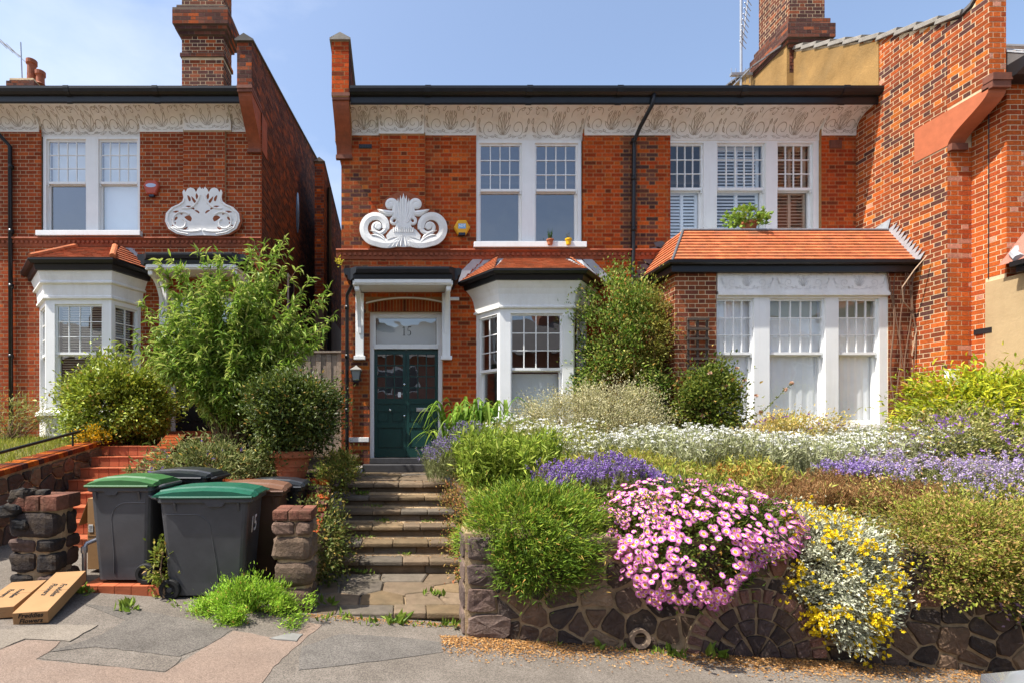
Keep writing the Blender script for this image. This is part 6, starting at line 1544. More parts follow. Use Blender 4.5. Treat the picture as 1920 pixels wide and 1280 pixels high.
def shrub(name, label, cat, base, c, r, n, T, size, wd, cs, mat=LEAFM, clumps=60, spread=.13, lump=.2, seed=1, up=.35, shell=.7, group=None, twigs=24, half=None, jit=.2, rand=.55, ragged=1.0):
    """a shrub: leaf clumps over an uneven crown, with branches from the base"""
    t = thing(name, label, cat, base, group); f = Fol()
    cp, cdir = lumpy(clumps, c, r, lump, shell, seed, half); k = len(cp)
    cp = np.array(c)+(cp-np.array(c))*RNG.uniform(.80, 1.10, (k, 1)); wgt = RNG.uniform(.25, 1, k)**1.5; wgt /= wgt.sum(); sp_ = RNG.uniform(.6, 1.35, k)*spread
    idx = RNG.choice(k, n, p=wgt); P = cp[idx]+rnd(n)*sp_[idx][:, None]
    ns = max(3, int(k*.22*ragged)); si = RNG.integers(0, k, ns); m_ = 16
    sd = nrm(nrm(cp[si]-np.array(c))+np.array([0, 0, .55])+rnd(ns, .3)); L = RNG.uniform(.4, 1.0, ns)*ragged*.34*min(r)
    q = np.tile(np.linspace(.1, 1, m_), ns); si2 = np.repeat(np.arange(ns), m_); SP = cp[si][si2]+sd[si2]*(L[si2]*q)[:, None]+nrm(cp[si]-np.array(c))[si2]*spread*.8+rnd(ns*m_, size*.25)
    f.put(T, SP, sd[si2]*.5+rnd(ns*m_, .6), RNG.uniform(.6, 1.1, ns*m_)*size, wd, cols(ns*m_, *cs, jit=jit)*1.08, hint=np.array([[0, 0, 1.]])); br = 1+RNG.uniform(-.22, .22, (k, 1))
    A = nrm(cdir[idx])*.6+nrm(P-np.array(c))*.3+np.array([0, 0, up])+rnd(n, rand)
    f.put(T, P, A, RNG.uniform(.65, 1.25, n)*size, wd, np.where(RNG.random((n, 1)) < .035, cols(n, (.34, .22, .07), (.42, .34, .10)), cols(n, *cs, jit=jit)*br[idx]), hint=nrm(P-np.array(c))+np.array([0, 0, .8])); f.build('foliage', mat, t)
    if twigs:
        w = Fol(); q = cp[RNG.integers(0, k, twigs)]; b = np.array(base)[None]+RNG.uniform(-.06, .06, (len(q), 3))*np.array([1, 1, 0])
        m = b*.45+q*.55+rnd(len(q), .05); cc = cols(len(q), (.16, .10, .055)); w.stems(b, m, .012, cc); w.stems(m, q, .007, cc); w.build('branches', M('branch_bark', (1, 1, 1), .9, .2, 20), t)
    return t, f

# ------------------------------------------------------------ tall willow-leaved shrub in the left garden
Yt = 7.95; bx, by, bz = GX(432, Yt), Yt, 1.12
tree = thing('leafy_shrub', 'tall willow-leaved shrub hiding the black door of the left house', 'shrub', (bx, by, bz))
env = [(bx+GX(x, 7.95)-bx, y_, GZ(y, 7.95)) for x, y, y_ in ()]
f = Fol(); st = Fol(); big = []
tips = [(525, 452), (470, 470), (498, 455), (545, 470), (408, 468), (318, 478), (372, 470), (300, 520), (262, 560), (585, 520), (615, 555), (625, 600), (345, 500), (440, 490), (565, 560), (600, 640), (255, 640), (222, 640), (280, 600), (520, 520), (460, 540), (535, 445), (512, 462), (478, 452), (412, 480), (330, 500), (632, 585), (618, 540), (245, 615), (300, 490), (560, 500), (384, 462)]
for k in range(165):
    if k < len(tips): tx, ty = tips[k]
    else:
        a = random.uniform(0, 2*PI); q = math.sqrt(random.random()); tx, ty = 428+q*(165+30*math.sin(3*a+1))*math.cos(a), 608+q*(112+26*math.sin(5*a))*math.sin(a)
        if ty > 690: tx = 428+(tx-428)*.8
    tip = np.array(G(tx, ty, Yt+random.uniform(-.62, .55))); b0 = np.array([bx, by, bz])+np.array([random.uniform(-.16, .16), random.uniform(-.14, .14), 0])
    ctrl = b0*.5+tip*.5+np.array([0, 0, .30])+np.array([-(tip[0]-b0[0])*.22, 0, 0]); N_ = 16
    ts = np.linspace(0, 1, N_)[:, None]; cur = (1-ts)**2*b0+2*ts*(1-ts)*ctrl+ts**2*tip
    st.stems(cur[:-1], cur[1:], np.linspace(.009, .003, N_-1), cols(N_-1, (.22, .15, .08), (.16, .11, .05)))
    for s_ in range(2):
        i0 = random.randint(6, 11); d = nrm((cur[-1]-cur[i0])[None])[0]+np.array([random.uniform(-.7, .7), random.uniform(-.7, .7), random.uniform(-.1, .4)])
        L = random.uniform(.25, .5); e = cur[i0]+d/np.linalg.norm(d)*L; m_ = 7; tt = np.linspace(0, 1, m_)[:, None]; sub = cur[i0]*(1-tt)+e*tt; sub[:, 2] -= .05*tt[:, 0]**2
        st.stems(sub[:-1], sub[1:], .004, cols(m_-1, (.2, .16, .07))); n_ = 36; q = RNG.random(n_)*.85+.15; Pp = sub[0]*(1-q[:, None])+sub[-1]*q[:, None]
        ax = nrm((sub[-1]-sub[0])[None]); A = ax*.5+rnd(n_, .55)+np.array([0, 0, -.42]); S_ = RNG.uniform(.10, .175, n_); cc = cols(n_, (.14, .27, .045), (.23, .38, .07), (.085, .18, .03), (.36, .46, .15))
        f.put(T_LANCE, Pp, A, S_, .23, cc, hint=np.array([[0, 0, 1.]]))
    n_ = 84; q = RNG.random(n_)**.8*.68+.32; i = np.clip((q*(N_-1)).astype(int), 0, N_-2); w_ = (q*(N_-1)-i)[:, None]; Pp = cur[i]*(1-w_)+cur[i+1]*w_
    ax = nrm(cur[i+1]-cur[i]); A = ax*.55+rnd(n_, .5)+np.array([0, 0, -.38]); S_ = RNG.uniform(.11, .20, n_)*(1.15-.3*q); cc = cols(n_, (.15, .29, .045), (.25, .40, .075), (.10, .20, .035), (.38, .48, .16))
    f.put(T_LANCE, Pp, A, S_, .22, cc, hint=np.array([[0, 0, 1.]]))
    for j in range(n_):
        if Pp[j, 1] < Yt-.2 and len(big) < 280 and random.random() < .5: big.append((Pp[j], nrm(A[j:j+1]+rnd(1, .2))[0], S_[j]*1.1, cc[j]))
f.build('foliage', LEAFM, tree); st.build('stems', M('branch_bark', (1, 1, 1), .9, .2, 20), tree)
tv, tf = T_LANCE; lme = np_mesh('leaf', tv*np.array([.22, 1, 1]), tf, None, [LEAFM])
for (p, a, s_, c_) in big:
    o = bpy.data.objects.new('leaf', lme); C.objects.link(o); o.parent = tree; a = Vector(a); X = a.cross(Vector((0, 0, 1))).normalized(); Z = X.cross(a)
    o.matrix_local = Matrix.Translation(Vector(p)-org(tree)) @ Matrix((X, a, Z)).transposed().to_4x4() @ Matrix.Scale(s_, 4); o.color = (*c_, 1)

DARKG = [(.035, .062, .012), (.06, .095, .018), (.11, .15, .03)]
shrub('glossy_shrub', 'rounded glossy green shrub below the bay window of the left house', 'shrub', (-5.1, 9.0, 1.45), (-5.13, 8.95, 2.12), (.95, .62, .66), 26000, T_LEAF, .068, .55, [(.12, .18, .02), (.22, .30, .035), (.35, .42, .07)], GLOSS, 150, .11, .22, 4)
shrub('potted_shrub', 'dark glossy shrub growing from the large terracotta pot', 'shrub', (GX(547, 6.85), 6.85, 1.36), (GX(552, 6.85), 6.88, 1.93), (.58, .46, .46), 17000, T_LEAF, .055, .5, DARKG, GLOSS, 110, .10, .3, 9)
shrub('shade_shrub', 'dark evergreen shrub in the gap behind the potted shrub', 'shrub', (-2.3, 8.6, 1.15), (-2.25, 8.6, 1.75), (.75, .5, .65), 12000, T_LEAF, .06, .5, DARKG, GLOSS, 70, .12, .3, 3)
shrub('vinca_patch', 'low variegated trailing plant with violet flowers beside the tiled steps', 'ground cover', (-2.75, 7.0, 1.0), (-2.62, 6.95, 1.12), (.85, .42, .34), 9500, T_LANCE, .07, .28, [(.07, .12, .03), (.16, .21, .09), (.24, .27, .13)], LEAFM, 70, .11, .3, 12)
f = Fol(); P, d = lumpy(60, (-2.62, 6.9, 1.15), (.85, .42, .30), .2, .95, 2, lambda P: (P[:, 1] < 7.0)); 
for a in range(5):
    ang = 2*PI*a/5; off_ = np.array([math.cos(ang), 0, math.sin(ang)])[None]; f.put(T_LEAF, P, off_+rnd(len(P), .2), .03, .8, cols(len(P), (.20, .10, .42), (.28, .16, .5)))
f.build('flowers', PETAL, bpy.data.objects['vinca_patch'])
shrub('trailing_plant', 'trailing leaves spilling between the stone pier and the stone steps', 'ground cover', (-1.0, 5.6, .3), (-1.0, 5.75, .45), (.22, .72, .42), 3200, T_LEAF, .045, .55, [(.05, .09, .02), (.10, .15, .035), (.17, .17, .06)], LEAFM, 60, .09, .3, 17, twigs=0)
shrub('trailing_plant', 'leafy weeds edging the top stone steps below the terracotta pot', 'ground cover', (-.95, 7.4, .9), (-.98, 7.5, 1.0), (.17, 1.3, .30), 4200, T_LEAF, .05, .5, [(.09, .14, .03), (.18, .24, .05), (.28, .26, .09)], LEAFM, 60, .08, .3, 19, twigs=0)
shrub('trailing_plant', 'pinkish dry creeper edging the stone steps below the lavender', 'ground cover', (.62, 6.0, .5), (.66, 6.2, .50), (.14, 1.55, .55), 4200, T_LEAF, .035, .5, [(.20, .20, .06), (.30, .20, .09), (.13, .17, .04), (.33, .15, .09)], LEAFM, 90, .07, .3, 18, twigs=0)
shrub('yellow_flower_plant', 'small plant with bright yellow flowers beside the top of the tiled steps', 'flower', (-4.95, 8.25, 1.45), (-5.02, 8.2, 1.55), (.22, .18, .17), 900, T_LEAF, .035, .6, [(.50, .33, .01), (.62, .42, .02), (.14, .18, .03)], LEAFM, 26, .05, .2, 6, twigs=0)
shrub('bin_weed', 'wild green seedling between the two grey bins', 'weed', (-2.32, 4.85, .1), (-2.33, 4.88, .38), (.07, .07, .28), 330, T_LEAF, .06, .5, [(.12, .19, .03), (.24, .27, .07)], LEAFM, 16, .04, .2, 7, twigs=4)

# ------------------------------------------------------------ climber and shrubs by the bays
shrub('climber', 'dense green climber between the canted bay and the square bay', 'climber', (3.75, 8.6, 1.0), (3.78, 8.75, 2.75), (.70, .42, 1.24), 15000, T_LEAF, .062, .5, [(.04, .10, .014), (.09, .19, .028), (.18, .29, .05), (.30, .34, .12)], LEAFM, 120, .13, .55, 22, half=lambda P: (P[:, 0] < 4.48) | (P[:, 1] < 8.4))
shrub('climber', 'yellowing climber tips trained up the flank of the square bay', 'climber', (4.25, 8.7, 1.0), (4.18, 8.78, 3.35), (.34, .35, .85), 8000, T_LEAF, .055, .42, [(.26, .27, .06), (.34, .32, .10), (.15, .20, .04)], LEAFM, 90, .10, .35, 23, half=lambda P: P[:, 0] < 4.40)
shrub('silver_shrub', 'wispy silver-grey shrub in front of the canted bay', 'shrub', (2.8, 7.9, 1.0), (2.85, 7.85, 1.65), (1.18, .55, .66), 42000, T_LEAF, .034, .42, [(.40, .38, .24), (.58, .55, .38), (.27, .27, .12)], LEAFW, 330, .10, .22, 31, up=.5, twigs=90)
t = thing('strap_leaf_plant', 'clump of arching strap leaves beside the green door', 'plant', (1.0, 8.0, 1.0))
for k in range(150):
    a = random.uniform(0, 2*PI); L = random.uniform(.7, 1.15); b0 = Vector((.98+random.uniform(-.42, .55), 7.7+random.uniform(-.25, .25), 1.0)); o3 = Vector((math.cos(a), math.sin(a)*.6, 0)); w = random.uniform(.020, .034); side = o3.cross(Vector((0, 0, 1))).normalized()
    n_ = 9; V = []; reach = random.uniform(.2, .65); hgt = random.uniform(.85, 1.6)
    for i in range(n_):
        q = i/(n_-1); p = b0+o3*reach*L*(q**1.4)*1.2+Vector((0, 0, hgt*(2.1*q-1.45*q*q-.25*max(0, q-.6)*(reach/.3)))); ww = w*(1-q**3)*(.5+.5*min(1, q*5))+.001
        V += [p-side*ww+Vector((0, 0, ww*.5)), p, p+side*ww+Vector((0, 0, ww*.5))]
    Fc = []
    for i in range(n_-1):
        for j in (0, 1): Fc.append((i*3+j, i*3+j+1, i*3+3+j+1, i*3+3+j))
    o = link_mesh('leaf', np_mesh('leaf', [v-b0 for v in V], Fc, None, [LEAFM], True), t, b0); c_ = cols(1, (.07, .17, .02), (.13, .26, .035), (.22, .35, .07))[0]; o.color = (*c_, 1)
shrub('rose_bush', 'dark leafy rose bush with faded peach blooms under the trellis', 'rose bush', (4.85, 8.1, 1.0), (4.88, 8.12, 1.98), (.48, .32, .72), 9000, T_LEAF, .055, .6, [(.05, .095, .018), (.10, .16, .028), (.18, .23, .045)], LEAFM, 75, .10, .35, 41)
rb_ = bpy.data.objects['rose_bush']
w = Fol(); q0 = np.array([[5.05, 8.0, 1.7]]); q1 = np.array([[5.6, 7.95, 1.95]]); q2 = np.array([[6.0, 7.9, 2.38]]); w.stems(q0, q1, .007, cols(1, (.12, .16, .05))); w.stems(q1, q2, .005, cols(1, (.12, .16, .05)))
tt = RNG.random(70)[:, None]; P = np.where(tt < .5, q0+(q1-q0)*tt*2, q1+(q2-q1)*(tt*2-1)); w.put(T_LEAF, P, rnd(70)+np.array([0, 0, .3]), .05, .6, cols(70, (.07, .12, .03), (.14, .18, .05))); w.build('spray', LEAFM, rb_)
for p in ((6.02, 7.9, 2.40), (5.92, 7.88, 2.30), (5.25, 7.85, 2.45), (4.75, 7.8, 2.1), (5.5, 7.85, 1.95), (4.95, 7.82, 2.35), (4.6, 7.85, 1.9), (5.1, 7.8, 2.62), (4.7, 7.82, 2.55), (5.4, 7.8, 2.2)):
    fl = Fol(); n_ = 16; P = np.repeat(np.array([p]), n_, 0); A = rnd(n_)+np.array([0, -.5, .4]); fl.put(T_LEAF, P, A, .042, .9, cols(n_, (.62, .38, .26), (.72, .55, .42), (.5, .26, .14))); fl.build('rose', PETAL, rb_, None)
shrub('golden_shrub', 'yellow-green feathery shrub against the orange brick house', 'shrub', (7.8, 6.9, 1.0), (7.98, 6.95, 1.80), (1.0, .6, .58), 18000, T_LANCE, .095, .26, [(.30, .38, .025), (.44, .48, .04), (.17, .27, .03)], LEAFM, 150, .13, .3, 51, up=.15)
shrub('hebe', 'hebe with lilac flowers and pale edged leaves below the golden shrub', 'shrub', (6.75, 6.2, 1.0), (6.72, 6.25, 1.42), (.62, .42, .42), 11000, T_LEAF, .042, .5, [(.26, .30, .11), (.42, .44, .24), (.14, .20, .05)], LEAFM, 90, .09, .25, 52)
f = Fol(); P, d = lumpy(260, (6.72, 6.22, 1.44), (.64, .44, .44), .25, .97, 52, lambda P: P[:, 2] > 1.3)
for k in range(5): f.put(T_LEAF, P+rnd(len(P), .012), d+rnd(len(P), .5), .032, .7, cols(len(P), (.30, .13, .50), (.42, .25, .58)))
f.build('flower_spikes', PETAL, bpy.data.objects['hebe'])
shrub('hebe', 'cream variegated hebe dotted violet under the square bay sill', 'shrub', (5.6, 7.5, 1.0), (5.62, 7.5, 1.52), (.68, .35, .30), 10000, T_LEAF, .040, .5, [(.46, .42, .16), (.58, .52, .26), (.26, .30, .09)], LEAFM, 90, .08, .25, 53)
f = Fol(); P, d = lumpy(110, (5.62, 7.48, 1.54), (.69, .36, .31), .25, .97, 53, lambda P: P[:, 2] > 1.45)
for k in range(4): f.put(T_LEAF, P+rnd(len(P), .01), d+rnd(len(P), .5), .03, .7, cols(len(P), (.22, .08, .40), (.34, .16, .5)))
f.build('flower_spikes', PETAL, bpy.data.objects['hebe.001'])
t = thing('rosemary', 'upright grey-green rosemary beside the lilac hebe', 'shrub', (7.25, 6.0, 1.0)); f = Fol()
for k in range(34):
    b0 = np.array([[7.2+random.uniform(-.28, .4), 6.0+random.uniform(-.2, .25), .95]]); e = b0+np.array([[random.uniform(-.14, .14), random.uniform(-.12, .1), random.uniform(.6, 1.1)]]); f.stems(b0, e, .006, cols(1, (.16, .13, .08)))
    n_ = 130; q = RNG.random((n_, 1))*.85+.15; f.put(T_BLADE, b0+(e-b0)*q, np.array([0, 0, .55])+rnd(n_, .6), .032, .16, cols(n_, (.10, .13, .07), (.16, .19, .11)))
f.build('foliage', LEAFW, t)

# ------------------------------------------------------------ flower beds
def stem_field(t, n, box, hfun, lean, stemcol, leafcols, nleaf, leaflen, leafw, head, dens=None, headn=1, mat=LEAFM, bankf=bank, rstem=.003):
    """upright stems rooted in the bank with narrow leaves and a flower head"""
    x0, x1, y0, y1 = box; X = RNG.uniform(x0, x1, n); Y = RNG.uniform(y0, y1, n)
    if dens is not None: k = RNG.random(n) < dens(X, Y); X, Y = X[k], Y[k]; n = len(X)
    Z0 = np.array([bankf(x, y) for x, y in zip(X, Y)]); B = np.stack([X, Y, Z0], 1); H_ = hfun(X, Y)*RNG.uniform(.78, 1.15, n)
    E = B+np.stack([RNG.normal(0, lean, n), RNG.normal(-.02, lean, n), H_], 1); f = Fol(); f.stems(B, E, rstem, cols(n, stemcol))
    i = np.repeat(np.arange(n), nleaf); q = RNG.random((len(i), 1))*.88+.08; P = B[i]+(E[i]-B[i])*q; br = 1+RNG.uniform(-.2, .2, (n, 1))
    f.put(T_BLADE, P, np.array([0, 0, .6])+rnd(len(i), .55), RNG.uniform(.7, 1.3, len(i))*leaflen, leafw, cols(len(i), *leafcols)*br[i]); f.build('foliage', mat, t)
    if head: head(t, E, B)
    return B, E
def umbels(colset, r, k=7, flat=.35, name='flower_heads', keep=1.0):
    def h(t, E, B):
        E = E[RNG.random(len(E)) < keep]; f = Fol(); i = np.repeat(np.arange(len(E)), k); P = E[i]+rnd(len(i), r*.35)*np.array([1, 1, flat]); f.put(T_LEAF, P, rnd(len(i))*np.array([1, 1, .4])+np.array([0, -.2, .35]), r*.8, .9, cols(len(i), *colset, jit=.08)); f.build(name, PETAL, t)
    return h
def spikes(colset, L, k=16, rr=.011, name='flower_spikes'):
    def h(t, E, B):
        f = Fol(); i = np.repeat(np.arange(len(E)), k); ax = nrm(E-B); q = RNG.random((len(i), 1)); P = E[i]+ax[i]*(q-.35)*L+rnd(len(i), rr*.5); f.put(T_LEAF, P, rnd(len(i))+ax[i]*.6, rr*1.9, .75, cols(len(i), *colset, jit=.2)); f.build(name, PETAL, t)
    return h
SILV = [(.34, .36, .22), (.48, .49, .34), (.24, .28, .12)]
t = thing('white_flower_drift', 'wide drift of silvery stems with small white flowers under the square bay', 'flower bed', (4.5, 7.0, 1.0))
stem_field(t, 5600, (1.9, 7.2, 6.0, 7.4), lambda X, Y: .60+.06*np.sin(X*2.1)+.04*np.sin(X*7+Y*5), .07, (.25, .26, .15), SILV, 10, .085, .14, umbels([(.80, .80, .76), (.86, .86, .84), (.70, .70, .64)], .028, 7, keep=.42), mat=LEAFW, dens=lambda X, Y: np.where(Y > 6.45, 1., np.clip((X-3.0)*2, 0, 1)))
t = thing('white_flower_drift', 'taller white-flowered stems in front of the silver-grey shrub', 'flower bed', (1.9, 7.2, 1.0))
stem_field(t, 800, (1.1, 2.6, 6.6, 7.6), lambda X, Y: .72+.05*np.sin(X*5), .06, (.2, .24, .1), [(.26, .32, .10), (.38, .42, .18)], 9, .085, .15, umbels([(.82, .82, .78), (.86, .86, .84)], .026, 7, keep=.42), mat=LEAFM)
t = thing('green_perennial', 'fresh green upright perennial beside the lavender at the top of the steps', 'plant', (1.1, 6.2, 1.0))
stem_field(t, 620, (.72, 1.75, 5.75, 6.95), lambda X, Y: .62+.16*np.sin(X*7+Y*3)*np.sin(Y*5)-.10*np.abs(X-1.2), .13, (.12, .2, .03), [(.12, .22, .028), (.20, .31, .045), (.29, .38, .08)], 24, .10, .17, None)
t = thing('yellow_green_filler', 'sprawling yellow-green foliage in the middle of the flower bank', 'plant', (2.3, 6.0, 1.0))
stem_field(t, 1900, (1.5, 4.2, 5.35, 6.5), lambda X, Y: .26+.16*(Y-5.35)+.05*np.sin(X*5), .10, (.3, .28, .1), [(.26, .33, .06), (.36, .40, .10), (.18, .26, .05), (.34, .30, .11)], 16, .07, .22, None)
t = thing('rusty_sedum', 'rusty orange tinted low plant between the pink daisies and silvery drift', 'plant', (4.0, 5.7, 1.0))
stem_field(t, 200, (3.5, 4.25, 5.5, 6.0), lambda X, Y: .32+0*X, .07, (.3, .2, .08), [(.34, .22, .05), (.26, .28, .06), (.36, .16, .05)], 16, .05, .35, None)
t = thing('dry_heather', 'low patch of dry brown heather behind the silver and yellow plant', 'plant', (4.5, 5.4, .95))
stem_field(t, 2600, (3.55, 5.35, 5.0, 5.85), lambda X, Y: .24+.05*np.sin(X*6+Y*4), .07, (.26, .15, .08), [(.27, .17, .09), (.21, .13, .07), (.34, .24, .13), (.20, .18, .08)], 12, .035, .22, None)
def lavender(label, n, box, h, cs, green, dens=None, L=.06, bankf=bank):
    t = thing('lavender', label, 'lavender', ((box[0]+box[1])/2, (box[2]+box[3])/2, .95), 'lavender bushes'); stem_field(t, n, box, h, .075, (.16, .2, .1), green, 12, .05, .12, spikes(cs, L), dens, bankf=bankf)
LP = [(.25, .14, .44), (.34, .22, .54), (.18, .09, .34), (.2, .2, .2)]; LG = [(.13, .17, .07), (.22, .26, .12), (.17, .22, .08)]
lavender('deep purple lavender behind the green cushion and pink daisies', 760, (1.45, 2.75, 4.98, 5.65), lambda X, Y: .42-.15*((X-2.1)/.65)**2+.03*np.sin(X*9), LP, LG)
lavender('loose violet lavender leaning over the top stone step', 330, (.30, .98, 6.7, 7.7), lambda X, Y: .30+.38*np.clip((X-.25)/.6, 0, 1), [(.20, .12, .40), (.30, .2, .48), (.2, .25, .12), (.2, .25, .12)], [(.16, .20, .10), (.24, .28, .15), (.10, .15, .05)])
lavender('small violet lavender tuft at the end of the dry heather', 170, (4.85, 5.35, 5.45, 5.95), lambda X, Y: .33+0*X, [(.30, .20, .50), (.38, .28, .56)], LG)
lavender('broad pale lilac lavender above the orange-tipped cushion', 1500, (5.0, 7.2, 4.75, 5.95), lambda X, Y: .40+.06*np.sin(X*4+Y*3), [(.36, .26, .56), (.46, .36, .62), (.58, .46, .56), (.30, .30, .2)], [(.20, .25, .10), (.30, .34, .16), (.24, .30, .10)], dens=lambda X, Y: .45+.5*np.sin(X*5+1)*np.sin(Y*6))
t = thing('pink_thrift', 'pale pink fading flowers between the lilac lavender and white drift', 'flower', (6.0, 6.1, 1.0))
stem_field(t, 420, (5.4, 6.9, 5.95, 6.4), lambda X, Y: .36+0*X, .06, (.3, .3, .12), LG, 9, .05, .16, umbels([(.62, .42, .42), (.70, .55, .50), (.5, .35, .4)], .03, 8))

# ------------------------------------------------------------ cushions hanging over the wall
ab = lambda P: (P[:, 1] < 4.34) | (P[:, 2] > .62)
front = lambda P: (P[:, 1] < 5.05)
shrub('green_cushion', 'bright green needle-leaved cushion hanging over the rubble wall by the steps', 'shrub', (1.1, 4.7, .75), (1.14, 4.72, .78), (.56, .52, .34), 28000, T_BLADE, .046, .19, [(.09, .19, .02), (.15, .27, .03), (.26, .35, .055), (.055, .12, .015)], LEAFM, 300, .06, .25, 61, up=.4, shell=.8, half=ab, twigs=40, rand=.45)
shrub('green_cushion', 'lower green cushion tongue drooping down the rubble wall', 'shrub', (1.05, 4.4, .7), (1.12, 4.36, .57), (.42, .20, .25), 10000, T_BLADE, .042, .17, [(.09, .19, .02), (.16, .27, .035), (.055, .12, .015)], LEAFM, 140, .06, .25, 62, up=.3, shell=.8, twigs=0, rand=.45)
T_DAISY = None
def daisy_mesh():
    n = 14; V = [(0, 0, .006)]; col = []; Fc = []
    for (r, z, sh) in ((.38, .004, 0), (.58, .002, 0), (1.0, -.004, 0)):
        for k in range(n): V.append((r*(1 if (r < .9 or k % 2) else .86)*math.cos(2*PI*k/n), r*(1 if (r < .9 or k % 2) else .86)*math.sin(2*PI*k/n), z*(1 if r < 1 else 1)))
    for k in range(n): Fc.append((0, 1+k, 1+(k+1) % n)); col.append((.75, .42, .015))
    for ring, c_ in ((0, (.80, .52, .68)), (1, (.64, .18, .46))):
        for k in range(n):
            a, b, c2, d = 1+ring*n+k, 1+ring*n+(k+1) % n, 1+(ring+1)*n+(k+1) % n, 1+(ring+1)*n+k; Fc += [(a, b, c2), (a, c2, d)]; col += [c_, c_]
    return np.array(V), np.array(Fc), np.array(col)
dv, df, dc = daisy_mesh()
pk, _ = shrub('pink_daisy_cushion', 'mound of pink daisies with yellow centres spilling over the rubble wall', 'flower', (2.6, 4.7, .75), (2.56, 4.72, .61), (.76, .58, .54), 16000, T_LEAF, .045, .38, [(.05, .10, .02), (.09, .15, .03), (.14, .20, .045)], LEAFM, 150, .09, .15, 71, half=lambda P: (P[:, 1] < 4.36) | (P[:, 2] > .60))
P, d = lumpy(3800, (2.56, 4.72, .61), (.84, .68, .60), .30, .90, 71, lambda P: ((P[:, 1] < 4.36) | (P[:, 2] > .66)) & (P[:, 1] < 5.0))
keep = []
for i in range(len(P)):
    low = P[i, 2] < .55; gap = math.sin(P[i, 0]*9+2)+math.sin(P[i, 2]*11+P[i, 0]*4)+.6*math.sin(P[i, 1]*17)
    if RNG.random() > np.clip(.80+.42*gap, .12, 1): continue
    if all(abs(P[i, 0]-P[j, 0])+abs(P[i, 2]-P[j, 2])+abs(P[i, 1]-P[j, 1]) > .040 for j in keep) and (not low or RNG.random() < .72): keep.append(i)
keep += list(RNG.choice(len(P), 14, replace=False)); P[keep[-14:]] = np.array((2.56, 4.72, .61))+(P[keep[-14:]]-np.array((2.56, 4.72, .61)))*RNG.uniform(1.03, 1.16, (14, 1)); P, d = P[keep], nrm(d[keep]*.8+np.array([-.15, -.35, .55])+rnd(len(keep), .42))
order = np.argsort(P[:, 1]); me = np_mesh('daisy', dv*.031, df, dc, [PETAL]); dm = Fol()
for q, i in enumerate(order):
    z = Vector(d[i]); x = z.orthogonal().normalized(); y = z.cross(x); s_ = RNG.uniform(.62, 1.22); k_ = RNG.uniform(.78, 1.12)
    if q < 290:
        o = bpy.data.objects.new('daisy', me); C.objects.link(o); o.parent = pk; o.matrix_local = Matrix.Translation(Vector(P[i])-org(pk)) @ Matrix((x, y, z)).transposed().to_4x4() @ Matrix.Scale(s_, 4); o.color = (k_, k_, k_, 1)
    else:
        R = np.array([x, y, z]); dm.raw((dv*.031*s_)@R+P[i], df, dc*k_)
if dm.V: dm.build('daisies', PETAL, pk)
f = Fol(); n_ = 26; q = RNG.integers(0, len(P), n_); f.put(T_LEAF, np.repeat(P[q], 6, 0)+rnd(n_*6, .008), rnd(n_*6)+np.array([0, -.3, .2]), .022, .7, cols(n_*6, (.36, .20, .09), (.26, .13, .06))); f.build('spent_flowers', PETAL, pk)
sv, _ = shrub('silver_yellow_shrub', 'silver-leaved shrub with bright yellow flowers hanging over the rubble wall', 'shrub', (3.85, 4.7, .7), (3.74, 4.58, .36), (.50, .44, .62), 26000, T_LEAF, .036, .42, [(.44, .46, .38), (.58, .60, .52), (.32, .35, .26)], LEAFW, 210, .07, .22, 81, half=lambda P: (P[:, 1] < 4.34) | (P[:, 2] > .60), rand=.6)
P, d = lumpy(330, (3.74, 4.56, .36), (.56, .50, .67), .22, .95, 81, lambda P: ((P[:, 1] < 4.34) | (P[:, 2] > .70)) & (P[:, 1] < 4.9)); cl_ = P[RNG.integers(0, len(P), 95)]
Q = cl_[RNG.integers(0, len(cl_), 950)]+rnd(950, .05); f = Fol()
for k in range(7):
    a = 2*PI*k/7; f.put(T_LEAF, Q, np.array([math.cos(a), -.35+.2*math.sin(a), math.sin(a)*.8])[None]+rnd(len(Q), .25), .021, .85, cols(len(Q), (.78, .56, .012), (.84, .68, .03), jit=.1))
f.build('yellow_flowers', PETAL, sv)
shrub('orange_tipped_cushion', 'green cushion with orange-pink tips hanging over the far end of the wall', 'shrub', (5.5, 4.7, .6), (5.36, 4.72, .58), (1.32, .66, .44), 56000, T_LEAF, .036, .4, [(.20, .26, .05), (.32, .36, .09), (.15, .22, .035), (.40, .27, .16)], LEAFM, 420, .08, .22, 91, half=lambda P: (P[:, 1] < 4.34) | (P[:, 2] > .52), twigs=20)
shrub('trailing_plant', 'dark trailing plant with lilac flowers at the far end of the wall', 'ground cover', (6.0, 4.4, .4), (5.45, 4.36, .28), (.32, .14, .26), 1800, T_LEAF, .04, .5, [(.05, .09, .025), (.10, .14, .05), (.34, .24, .5)], LEAFM, 40, .07, .2, 93, twigs=0)
